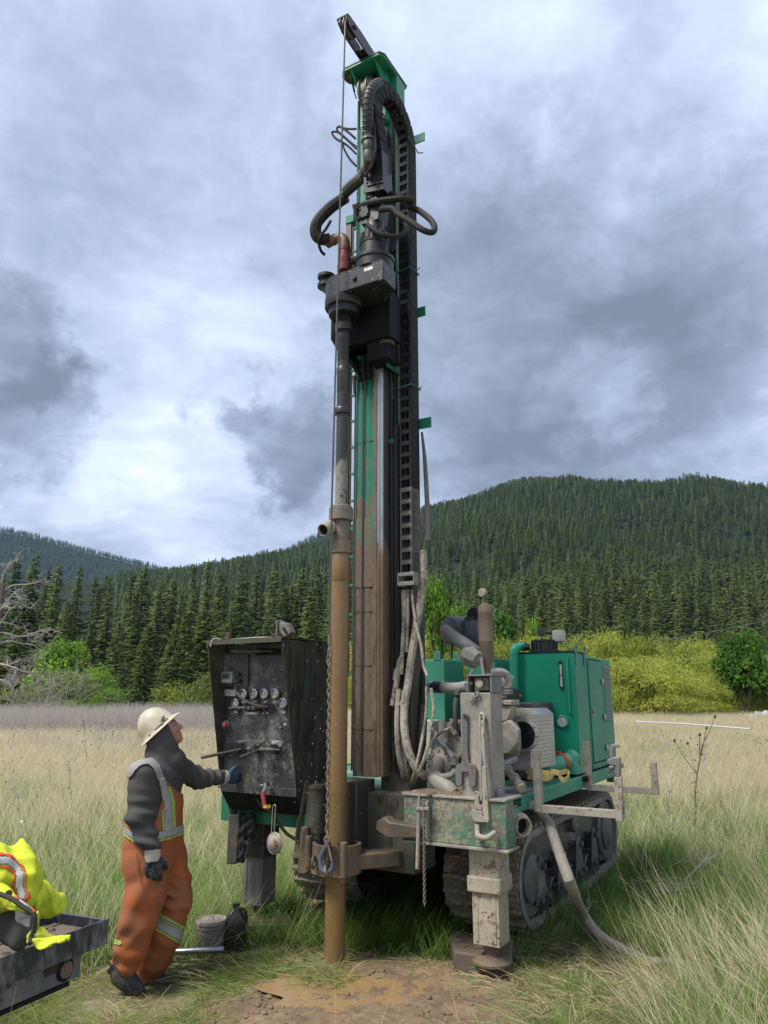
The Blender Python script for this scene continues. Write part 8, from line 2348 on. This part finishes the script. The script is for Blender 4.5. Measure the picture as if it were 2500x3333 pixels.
def build_jacket():
    HV = None
    def hv(name, col, dirt=.2):
        m_, n, bs = _mat(name); t = n.new('ShaderNodeTexCoord').outputs['Object']; a_ = n.noise(t, 12, 5, .65); b_ = n.noise(t, 40, 4, .6)
        f = n.m('MULTIPLY', n.sm(n.m('ADD', n.m('MULTIPLY', a_, .6), n.m('MULTIPLY', b_, .4)), .60 - dirt * .25, .75 - dirt * .2), .75)
        n.put(bs.inputs['Base Color'], n.mix(f, col, (.16, .15, .06, 1))); bs.inputs['Roughness'].default_value = .75; bs.inputs['Specular IOR Level'].default_value = .25
        bump(n, bs, n.noise(t, 30, 4, .6), .3, .006); return m_
    MY = hv('hivis_yellow', (.60, .66, .04), .35); MO = hv('hivis_orange', (.66, .10, .05), .3); MS = hv('hivis_silver', (.42, .42, .41), .25); MG = hv('jacket_lining', (.055, .052, .05), .1); MZ = hv('zip_dark', (.05, .05, .035), .1)
    base = Wp(cbx, 300, 1250, Y=3.05)
    root = thing('hi_vis_jacket', 'crumpled yellow safety jacket with orange and silver stripes lying on the flatbed', 'jacket', base)
    org = np.array(base)
    Q = lambda x, y, Y: np.array(Wp(cbx, x, y, Y=Y))
    def body(P):
        d = cone(P, Q(-100, 370, 3.15), .095, Q(180, 350, 3.10), .078)
        d = smin(d, cone(P, Q(180, 350, 3.10), .078, Q(260, 540, 3.05), .080), .06)
        d = smin(d, cone(P, Q(-150, 560, 3.0), .12, Q(200, 640, 3.02), .085), .06)
        d = smin(d, cone(P, Q(260, 520, 3.05), .075, Q(330, 760, 3.02), .045), .05)
        w_ = .8 * np.sin(P @ np.array([9., 6., 11.])) + .5 * np.sin(P @ np.array([17., -8., 5.]) + 1)
        return d + folds(P, (40, 20, 30), 31, .008) + folds(P, (16, 10, 14), 35, .012) + .016 * np.abs(np.sin(P @ np.array([22., 9., -17.]) + w_ * 2)) - .008 + .010 * np.abs(np.sin(P @ np.array([-14., 12., 31.]) + w_ * 1.6 + 1)) - .005
    o, V, F = sdf_mesh('jacket_body', body, np.array([-1.75, 2.7, .55]), np.array([-.95, 3.5, 1.25]), .009, MY, root, org)
    def px(P):
        q = P - np.array([0, 0, HC]); d_ = q[:, 1] * CP + q[:, 2] * SP; uu = (-q[:, 1] * SP + q[:, 2] * CP) / d_
        return (1250 + FPX * q[:, 0] / d_) / .22905, (1666.5 - FPX * uu - 2740) / .22905
    pl = np.array([(-60, 255), (120, 290), (250, 380), (300, 500), (265, 620), (330, 760)], float)
    def near(w0, w1):
        def m_(P):
            x, y = px(P); best = np.full(len(P), 1e9)
            for k in range(len(pl) - 1):
                a_, b_ = pl[k], pl[k + 1]; d_ = b_ - a_
                t = np.clip(((x - a_[0]) * d_[0] + (y - a_[1]) * d_[1]) / (d_ @ d_), 0, 1)
                best = np.minimum(best, np.hypot(x - a_[0] - t * d_[0], y - a_[1] - t * d_[1]))
            return (best >= w0) & (best < w1)
        return m_
    shell('silver_stripe', V, F, near(0, 58), .004, MS, o, org); shell('orange_stripe', V, F, near(56, 100), .004, MO, o, org)
    def sleeve(P):
        d = cone(P, Q(430, 780, 3.16), .062, Q(620, 850, 3.22), .058); d = smin(d, cone(P, Q(620, 850, 3.22), .058, Q(780, 850, 3.26), .054), .03)
        return d + folds(P, (70, 20, 20), 33, .010) + .018 * np.abs(np.sin(P @ np.array([30., 10., 26.]) + 1.4 * np.sin(P @ np.array([8., 15., -12.])))) - .009
    sdf_mesh('sleeve', sleeve, np.array([-1.5, 2.85, .6]), np.array([-.9, 3.6, 1.1]), .007, MY, root, org)
    b = MB(); e0 = [Vector(Q(x, y, 3.28) - org) for x, y in ((740, 690), (800, 740), (850, 800), (855, 880), (830, 950), (790, 975))]; b.tube(e0, .012, 6, sm_=3, flat=.4); b.build('cuff_trim', MZ, root)
    def lining(P):
        d = cone(P, Q(40, 1060, 3.10), .060, Q(200, 1190, 3.02), .050); d = smin(d, cone(P, Q(200, 1190, 3.02), .050, Q(310, 1350, 2.95), .040), .04)
        return d + folds(P, (30, 10, 60), 34, .010)
    sdf_mesh('lining_sleeve', lining, np.array([-1.75, 2.65, .5]), np.array([-.95, 3.3, 1.05]), .009, MG, root, org)
    def flap(name, rows, mat, thick=.006, wob=.006):
        L = [smooth_path([Vector(Q(x, y, Y) - org) for x, y, Y in r], 6) for r in rows]
        n_ = min(len(l) for l in L); vs = []; fs = []; m2 = 9
        for i in range(n_):
            cols = smooth_path([l[i] for l in L], 4) if len(L) > 2 else [L[0][i].lerp(L[1][i], k / (m2 - 1)) for k in range(m2)]
            for k, p in enumerate(cols): vs.append(p + Vector((0, wob * math.sin(i * .55 + k * .7), wob * math.sin(i * .35 + k * 1.1))))
        m2 = len(vs) // n_
        for i in range(n_ - 1):
            for k in range(m2 - 1): fs.append((i * m2 + k, i * m2 + k + 1, (i + 1) * m2 + k + 1, (i + 1) * m2 + k))
        b = MB(); b.add(vs, fs); o_ = b.build(name, mat, root, smooth=180); s_ = o_.modifiers.new('thick', 'SOLIDIFY'); s_.thickness = thick; return o_
    flap('front_flap', [[(-60, 560, 2.92), (150, 680, 2.90), (330, 840, 2.88), (490, 990, 2.86), (540, 1080, 2.86), (530, 1200, 2.86)], [(-60, 660, 2.88), (130, 800, 2.86), (300, 920, 2.84), (470, 1010, 2.83), (505, 1090, 2.83), (490, 1210, 2.84)], [(-60, 860, 2.86), (60, 900, 2.85), (230, 950, 2.84), (420, 1000, 2.83), (470, 1060, 2.83), (470, 1200, 2.84)]], MY)
    flap('lower_flap', [[(545, 1010, 2.87), (548, 1150, 2.87), (520, 1230, 2.88), (420, 1340, 2.87), (385, 1420, 2.85)], [(500, 1000, 2.85), (510, 1150, 2.85), (470, 1260, 2.85), (400, 1380, 2.84), (420, 1460, 2.82)]], MY)
    flap('lower_flap', [[(548, 1215, 2.87), (640, 1255, 2.86), (760, 1310, 2.86), (880, 1325, 2.86), (990, 1355, 2.84)], [(500, 1320, 2.83), (600, 1370, 2.82), (720, 1400, 2.82), (850, 1400, 2.82), (960, 1372, 2.83)], [(430, 1440, 2.81), (520, 1490, 2.80), (660, 1485, 2.80), (800, 1450, 2.81), (940, 1385, 2.82)]], MY)
    flap('white_patch', [[(180, 960, 2.88), (300, 1000, 2.86), (400, 1040, 2.85)], [(250, 1170, 2.88), (330, 1160, 2.87), (430, 1210, 2.86)]], hv('lining_white', (.48, .48, .46), .1))
    b = MB(); zl = [Vector(Q(x, y, Y) - org) for x, y, Y in ((-40, 730, 2.84), (150, 800, 2.825), (330, 925, 2.815), (470, 1010, 2.81), (500, 1100, 2.81), (490, 1230, 2.82), (440, 1360, 2.82), (425, 1450, 2.80))]; b.tube(zl, .008, 6, sm_=4); b.build('zip', MZ, root)
    for k, (rows, mt) in enumerate((([[(165, 800, 2.83), (230, 850, 2.825)], [(215, 765, 2.84), (290, 815, 2.835)]], MO), ([[(230, 852, 2.822), (410, 960, 2.81)], [(292, 818, 2.832), (440, 920, 2.822)]], MS), ([[(410, 960, 2.808), (490, 1000, 2.802)], [(440, 920, 2.820), (520, 985, 2.812)]], MO))):
        flap('flap_stripe', rows, mt, .004, .001)
    b = MB(); b.cyl(Vector(Q(125, 735, 2.865) - org), Vector(Q(125, 735, 2.85) - org), .012, 12); b.build('snap_button', MZ, root)
build_jacket()

# ================================================================== grass, reeds and dead stalks
def grass_material(name, g0, g1, s0, s1):
    m_ = bpy.data.materials.new(name); m_.use_nodes = True
    n = NT(m_.node_tree); n.n.clear()
    out = n.new('ShaderNodeOutputMaterial')
    leaf = n.new('ShaderNodeAttribute', attribute_name='leaf').outputs['Fac']
    tint = n.new('ShaderNodeAttribute', attribute_name='tint', attribute_type='INSTANCER').outputs['Fac']
    rnd = n.new('ShaderNodeObjectInfo').outputs['Random']
    v = n.m('FRACT', n.m('MULTIPLY', leaf, 13.7))
    dry = n.sm(n.m('ADD', leaf, n.m('MULTIPLY', n.m('SUBTRACT', tint, .5), 1.25)), .36, .78)
    gr = n.mix(n.m('ADD', n.m('MULTIPLY', v, .6), n.m('MULTIPLY', rnd, .4)), g0, g1)
    st = n.mix(n.m('ADD', n.m('MULTIPLY', v, .6), n.m('MULTIPLY', rnd, .4)), s0, s1)
    col = n.mix(dry, gr, st)
    df = n.new('ShaderNodeBsdfPrincipled'); n.put(df.inputs['Base Color'], col); df.inputs['Roughness'].default_value = .6; df.inputs['Specular IOR Level'].default_value = .3
    tl = n.new('ShaderNodeBsdfTranslucent'); n.put(tl.inputs['Color'], col)
    two_sided(n, df, tl)
    mx = n.new('ShaderNodeMixShader'); mx.inputs[0].default_value = .3
    n.l.new(df.outputs[0], mx.inputs[1]); n.l.new(tl.outputs[0], mx.inputs[2]); n.l.new(mx.outputs[0], out.inputs[0])
    return m_
GM = grass_material('grass_blades', (.075, .155, .022), (.21, .325, .065), (.40, .335, .20), (.68, .595, .40))
GF = grass_material('flat_grass', (.11, .15, .035), (.23, .265, .08), (.21, .165, .095), (.50, .42, .25))
GD = grass_material('reed_blades', (.24, .21, .18), (.36, .325, .29), (.27, .24, .21), (.44, .40, .36))
def tuft(name, seed, n_, h, rad, wid, lean, curl, dry, mat, flat=0.0, bias=(0, 0), seg=3):
    g = np.random.default_rng(seed); Q = []; Lf = []
    for i in range(n_):
        a_ = g.uniform(0, 6.28); r = rad * math.sqrt(g.random())
        p = np.array([r * math.cos(a_), r * math.sin(a_), -.02])
        az = g.uniform(0, 6.28); hh = h * g.uniform(.45, 1.1)
        th = abs(g.normal(0, lean)) if not flat else R_(90) - abs(g.normal(0, flat))
        d = np.array([math.sin(th) * math.cos(az) + bias[0], math.sin(th) * math.sin(az) + bias[1], max(.02, math.cos(th))]); d /= np.linalg.norm(d)
        side = np.cross(d, [math.cos(az + 1.3), math.sin(az + 1.3), .3]); side /= np.linalg.norm(side) + 1e-9
        w_ = wid * g.uniform(.6, 1.3); c_ = g.uniform(.3, 1) * curl; lf = np.clip(dry + g.normal(0, .22), 0, 1)
        pr = p; 
        for s in range(seg):
            t1 = (s + 1) / seg
            dd = d + np.array([math.cos(az), math.sin(az), -.8]) * c_ * t1 * t1; dd /= np.linalg.norm(dd)
            nx = pr + dd * hh / seg
            if flat: nx[2] = max(nx[2], .004 + .03 * g.random())
            w0, w1 = w_ * (1 - (s / seg) ** 2 * .8), w_ * (1 - t1 ** 2 * .9)
            Q.append([pr - side * w0, pr + side * w0, nx + side * w1, nx - side * w1]); Lf.append(lf)
            pr = nx
    Q = np.array(Q); nm_ = np.cross(Q[:, 1] - Q[:, 0], Q[:, 3] - Q[:, 0]); nm_ /= np.linalg.norm(nm_, axis=1)[:, None] + 1e-9; nm_ *= np.sign(nm_[:, 2:3] + 1e-6); nm_ = nm_ * .45 + np.array([0, 0, .8]); nm_ /= np.linalg.norm(nm_, axis=1)[:, None]
    return np_mesh(name, Q, np.array(Lf), mat, np.repeat(nm_[:, None, :], 4, 1))
gcol = bpy.data.collections.new('grass_sources')
KINDS = [('tuft_a_green', dict(n_=34, h=.30, rad=.10, wid=.0032, lean=.28, curl=.5, dry=.10, mat=GM)), ('tuft_b_green', dict(n_=30, h=.25, rad=.11, wid=.0040, lean=.40, curl=.8, dry=.18, mat=GM)),
         ('tuft_c_mixed', dict(n_=30, h=.40, rad=.12, wid=.0030, lean=.30, curl=.5, dry=.45, mat=GM)), ('tuft_d_straw', dict(n_=11, h=.70, rad=.12, wid=.0022, lean=.22, curl=.35, dry=.85, mat=GM, bias=(-.10, 0))),
         ('tuft_e_straw', dict(n_=10, h=.74, rad=.13, wid=.0021, lean=.30, curl=.4, dry=.80, mat=GM, bias=(-.55, .05))), ('tuft_f_flat', dict(n_=44, h=.30, rad=.20, wid=.0034, lean=1, curl=.25, dry=.62, mat=GF, flat=.16)),
         ('tuft_g_flat', dict(n_=40, h=.24, rad=.20, wid=.0040, lean=1, curl=.3, dry=.45, mat=GF, flat=.30)), ('tuft_h_reed', dict(n_=16, h=1.35, rad=.30, wid=.010, lean=.16, curl=.15, dry=.7, mat=GD, seg=2)),
         ('tuft_i_far', dict(n_=40, h=.62, rad=.42, wid=.007, lean=.34, curl=.4, dry=.72, mat=GM, seg=2))]
for k, (nm, kw) in enumerate(KINDS):
    o = bpy.data.objects.new(nm, tuft(nm, 50 + k, **kw)); gcol.objects.link(o)
def rig_local(x, y):
    q = Vector((x, y, 0)) - ORG
    return q.dot(RAX), q.dot(AAX)
def make_grass():
    hose_pts = np.array([(p.x, p.y) for p in smooth_path(hw[3:10], 4)])
    g = np.random.default_rng(21)
    P = []; R3 = []; S = []; I = []; T = []
    def put(x, y, k, s, t, tilt=0.0, hs=1.0, az=None):
        P.append((x, y, ground_z(x, y))); R3.append((tilt * g.normal(0, 1), tilt * g.normal(0, 1), g.uniform(0, 6.28) if az is None else az)); S.append((s, s, s * hs)); I.append(k); T.append(t)
    def zone(y0, y1, per, fn):
        xa = .66 * y1 + 1.2; n_ = int(per * 2 * xa * (y1 - y0))
        for _ in range(n_):
            y = g.uniform(y0, y1); x = g.uniform(-xa, xa)
            if abs(x) < .62 * y + .8: fn(x, y)
    def near(x, y):
        mf = mud_frac(x, y); r_, a_ = rig_local(x, y)
        if mf < 1.0 + .10 * vnoise(x, y, 5, 3): 
            if mf > .72 and g.random() < (mf - .70) * 1.5: put(x, y, 5, g.uniform(.4, .9), .55)
            return
        if -1.9 < x < -1.2 and abs(y - 5.35) < .22 and g.random() < .6: return
        for (bx, by, br) in ((-1.03, 5.83, .15), (-.9, 5.85, .12), (.68, 5.5, .27)):
            if math.hypot(x - bx, y - by) < br: return
        nz = vnoise(x, y, .9, 4.4); nz2 = vnoise(x, y, 2.6, 1.4)
        under = -1.05 < r_ < 1.05 and (-.10 if r_ > .12 else .2) < a_ < 4.0
        tr = max(0, 1.5 - abs(mf - 1)) / 1.5 if mf < 2.5 else 0
        left_tr = max(math.exp(-((x + 1.25) ** 2 / 1.1 + (y - 4.4) ** 2 / 1.6)), 1.1 * math.exp(-((x + 1.4) ** 2 / .5 + (y - 5.25) ** 2 / .30)), .8 * math.exp(-((x + .95) ** 2 / .2 + (y - 5.62) ** 2 / .06)))
        right_tr = .75 * math.exp(-((x - 1.0) ** 2 / .35 + (y - 4.3) ** 2 / .9))
        tramp = max(tr * .95, left_tr, right_tr) + nz * .25
        if under:
            if (abs(abs(r_) - .81) < .20 and a_ > .75) : return
            put(x, y, g.choice([0, 0, 1]), g.uniform(.75, 1.15), .30 + .12 * nz); return
        if -2.0 < x < -1.1 and 4.7 < y < 5.62:
            if g.random() < .55: put(x, y, 5, g.uniform(.4, .7), .55)
            return
        if tramp > .42:
            u = g.random()
            if u < .68: put(x, y, 5 if g.random() < .6 else 6, g.uniform(.7, 1.25), np.clip(.46 + nz2 * .6 + .12 * (tr - left_tr), 0, 1), .08)
            elif u < .95: put(x, y, g.choice([0, 1]), g.uniform(.3, .7), .36 + nz2 * .3, .3)
            elif u < .985: put(x, y, 2, g.uniform(.4, .7), .6, .3)
            return
        lush = nz + .35 * nz2
        hd_ = np.min(np.hypot(hose_pts[:, 0] - x, hose_pts[:, 1] - y)) if x > .5 else 9
        if hd_ < .07: return
        vis = (hose_pts[:, 1] > y) & (np.abs(hose_pts[:, 0] / hose_pts[:, 1] - x / y) < .03)
        gap_ = np.min(np.where(vis, hose_pts[:, 1] - y, 9)) if x > .5 else 9
        if (.98 < r_ < 1.75 and -.2 < a_ < 3.6) or gap_ < .55:
            put(x, y, g.choice([0, 1]) if g.random() < .85 else 5, g.uniform(.5, .85) * (.7 if gap_ < .3 else 1), .36 + .25 * lush); return
        if x > .6:
            u = g.random(); straw = .08 + .26 * (1 if x > 1.3 and y < 5.2 else 0) + .30 * max(0, nz2)
            if y > 8.5: straw += .25
            if u < straw: put(x, y, 4 if g.random() < .7 else 3, g.uniform(.7, 1.2) * (.85 if y < 4.4 else 1), .55 + .2 * nz, .10, 1, g.normal(0, .35))
            elif u < straw + .14: put(x, y, 2, g.uniform(.7, 1.05), .55 + .3 * nz)
            else: put(x, y, g.choice([0, 1, 0]), g.uniform(.7, 1.15), .36 + .25 * lush)
        else:
            u = g.random(); straw = .16 + .30 * max(0, nz2) + (.15 if y > 7.5 else 0)
            if u < straw: put(x, y, 3 if g.random() < .6 else 4, g.uniform(.7, 1.1), .52 + .2 * nz, .15)
            elif u < straw + .25: put(x, y, 2, g.uniform(.8, 1.2), .48 + .3 * nz)
            else: put(x, y, g.choice([0, 0, 1]), g.uniform(.85, 1.35), .34 + .28 * lush)
    zone(2.3, 5.0, 150, near); zone(5.0, 8.5, 105, near)
    def mid(x, y):
        r_, a_ = rig_local(x, y)
        if -1.0 < r_ < 1.0 and .3 < a_ < 4.0:
            if g.random() < .5: put(x, y, 0, g.uniform(.7, 1.0), .33)
            return
        nz = vnoise(x, y, .35, 4.4); nz2 = vnoise(x, y, 1.3, 7.7); f = min(1, (y - 8.5) / 8)
        u = g.random(); straw = .38 + .30 * f + .3 * nz2
        if u < straw: put(x, y, 3 if g.random() < .6 else 4, g.uniform(.75, 1.1), .60 + .2 * f + .2 * nz, .12)
        elif u < straw + .3: put(x, y, 2, g.uniform(.9, 1.3), .55 + .3 * nz + .15 * f)
        else: put(x, y, 0, g.uniform(1, 1.5), .42 + .3 * nz + .15 * f)
    zone(8.5, 15, 48, mid)
    def far(x, y):
        nz = vnoise(x, y, .12, 4.4); nz2 = vnoise(x, y, .5, 7.7); f = min(1, (y - 15) / 20)
        put(x, y, 8, g.uniform(.7, 1.2) * (1 + .25 * f), np.clip(.58 + .22 * nz + .22 * nz2 + (.05 if x > 0 else .10), 0, 1), .05, .9)
    zone(15, 30, 13, far); zone(30, 62, 5, far)
    scatter('field_grass', P, R3, S, I, T, gcol)
    P.clear(); R3.clear(); S.clear(); I.clear(); T.clear()
    for _ in range(5200):
        y = g.uniform(30, 50); x = g.uniform(-.60 * y, -.06 * y)
        if vnoise(x, y, .1, 2) > -.35: put(x, y, 7, g.uniform(.75, 1.15), g.uniform(.3, .7), .05)
    for _ in range(350):
        y = g.uniform(20, 50); x = g.uniform(-.6 * y, -.1 * y); put(x, y, 7, g.uniform(.6, .9), .5, .1)
    scatter('dead_reeds', P, R3, S, I, T, gcol)
make_grass()
# dead thistle and mullein stalks
STK = plain('stalk_pale', (.50, .46, .40), .9, var=.3, scale=14, bmp=0)
STB = plain('stalk_brown', (.17, .13, .10), .9, var=.3, scale=14, bmp=0)
SEED = plain('seed_head', (.085, .062, .045), .9, var=.3, scale=20, bmp=0)
def stalk_kind(seed, brown=False, bare=False):
    g = np.random.default_rng(seed); b = MB(); s_ = MB()
    p = [Vector((0, 0, -.05))]; d = Vector((g.normal(0, .05), g.normal(0, .05), 1))
    for i in range(8):
        d = (d + Vector((g.normal(0, .10), g.normal(0, .10), .15))).normalized(); p.append(p[-1] + d * .13)
    b.tube(p, [.009, .007, .004], 5)
    for i in range(26):                                     # shrivelled leaves along the stem
        q = p[g.integers(1, 7)].lerp(p[g.integers(1, 7)], .3); k = g.integers(1, 7); q = p[k].lerp(p[k + 1], g.random()); a_ = g.uniform(0, 6.28)
        e = Vector((math.cos(a_), math.sin(a_), g.uniform(-.8, .5))); e2 = Vector((-math.sin(a_), math.cos(a_), .2)) * .008
        b.add([q - e2, q + e2, q + e * .03 + e2 * 1.4, q + e * g.uniform(.04, .075) - e2], [(0, 1, 2, 3)])
    tips = [p[-1]]
    for i in range(g.integers(4, 8)):
        k = g.integers(4, 8); a_ = g.uniform(0, 6.28); e = Vector((math.cos(a_) * .7, math.sin(a_) * .7, .7)) * g.uniform(.10, .30)
        b.tube([p[k], p[k] + e * .5, p[k] + e + Vector((0, 0, .04))], [.004, .003, .002], 4); tips.append(p[k] + e + Vector((0, 0, .04)))
    for t in tips:
        if not bare: s_.ball(t, .011, rz=.014, n=7, m=5)
    return b.mesh('stem', STB if brown else STK), (s_.mesh('seed_head', SEED) if not bare else None)
SK = [stalk_kind(1), stalk_kind(2), stalk_kind(3, bare=True), stalk_kind(4, brown=True), stalk_kind(6)]
def stalk(px, pz, top, kind, label, group=None, z=0.0, flip=0.0):
    """foot pixel, tip pixel (both in the 1659 x 2212 view), stands on the ground"""
    f_ = Wp(c0, *px, z=z); f_.z = ground_z(f_.x, f_.y)
    t_ = Wp(c0, *pz, Y=f_.y + flip)
    d = t_ - f_
    o = thing('dead_stalk', label, 'dead plant', f_, 0, group)
    st, sd_ = SK[kind]
    o.rotation_mode = 'QUATERNION'; o.rotation_quaternion = Vector((0, 0, 1)).rotation_difference(d) @ Quaternion((0, 0, 1), random.uniform(0, 6.28))
    s = d.length / 1.04; o.scale = (max(.6, s) * 1.0,) * 2 + (s,)
    for nm, me in (('stem', st), ('seed_heads', sd_)):
        if me: c = bpy.data.objects.new(nm, me); COL.objects.link(c); c.parent = o
    return o
GSR, GSL = 'dead thistle stalks in the grass on the right', 'dead thistle stalks in the grass on the left'
LSR, LSL = 'pale dead thistle stalk in the dry grass right of the rig', 'pale dead thistle stalk in the grass left of the worker'
stalk((1492, 1845), (1510, 1542), 0, 3, 'tall dark brown dead stalk standing alone right of the pipe racks')
for (a_, b_, k) in (((1444, 1830), (1462, 1665), 2), ((1630, 1725), (1618, 1630), 2), ((1585, 1700), (1568, 1630), 0), ((1470, 1700), (1455, 1600), 0), ((1420, 1680), (1410, 1590), 4), ((1530, 1690), (1500, 1610), 1), ((1610, 1660), (1600, 1570), 0), ((1480, 1660), (1415, 1585), 4),
                    ((1560, 1720), (1470, 1600), 1), ((1655, 1690), (1640, 1590), 4), ((1390, 1790), (1345, 1720), 1), ((1460, 1860), (1420, 1760), 1), ((1630, 1640), (1625, 1555), 1)): stalk(a_, b_, 0, k, LSR, GSR)
for (a_, b_, k) in (((60, 1860), (20, 1700), 2), ((35, 1760), (10, 1640), 1), ((150, 1800), (165, 1610), 2), ((185, 1690), (180, 1560), 0), ((215, 1660), (200, 1560), 1), ((250, 1690), (228, 1580), 4), ((110, 1730), (90, 1640), 4), ((20, 1650), (28, 1570), 0), ((440, 1690), (425, 1590), 1), ((235, 1620), (225, 1570), 4), ((100, 1660), (120, 1590), 1)): stalk(a_, b_, 0, k, LSL, GSL)
for (a_, b_, k, lab) in (((1400, 1900), (1495, 1838), 2, 'broken pale stalk leaning over the grass between track and hose loop'), ((1475, 1930), (1535, 1830), 2, 'broken pale stalk crossing two others above a straw heap'), ((1655, 1920), (1500, 1865), 2, 'long pale stalk lying flat at the right edge'),
                         ((1260, 2010), (1290, 1940), 2, 'shaggy pale stalk poking up beside the water hose'), ((1400, 1830), (1345, 1745), 2, 'pale bent stalk leaning against the rear pipe rack'), ((540, 1870), (430, 1800), 2, 'pale fallen stalk in the grass between worker and black canister'), ((290, 1870), (150, 1810), 2, 'pale stalk leaning in the grass behind the worker')):
    stalk(a_, b_, 0, k, lab, flip=.25)
# straw heap
b = MB(); g = np.random.default_rng(6); hp = Wp(c9, 620, 1390, z=0)
for k in range(60): 
    a_ = g.normal(0, .4); q = Vector((g.normal(0, .16), g.normal(0, .08), g.uniform(.02, .10))); e = Vector((math.cos(a_), math.sin(a_) * .5, g.normal(0, .1))) * g.uniform(.08, .22); b.tube([q - e, q + e], .004, 4)
hp.z = ground_z(hp.x, hp.y); tag(b.build('straw_heap', plain('straw_grey', (.36, .30, .24), .9, var=.3, scale=20, bmp=0), loc=hp), 'small heap of grey broken stalks lying in the grass inside the hose loop', 'straw heap')

# ================================================================== air between here and the far hills
hz = MB(); hz.box((-3300, -60, -3), (3300, 3900, 530))
hm = bpy.data.materials.new('haze'); hm.use_nodes = True
hn = NT(hm.node_tree); hn.n.clear()
ho = hn.new('ShaderNodeOutputMaterial'); hv_ = hn.new('ShaderNodeVolumePrincipled')
hv_.inputs['Color'].default_value = (.42, .63, 1.0, 1); hv_.inputs['Density'].default_value = .00007; hv_.inputs['Anisotropy'].default_value = 0.0
hn.l.new(hv_.outputs[0], ho.inputs['Volume'])
hzo = hz.build('haze', hm, smooth=0, kind='stuff')
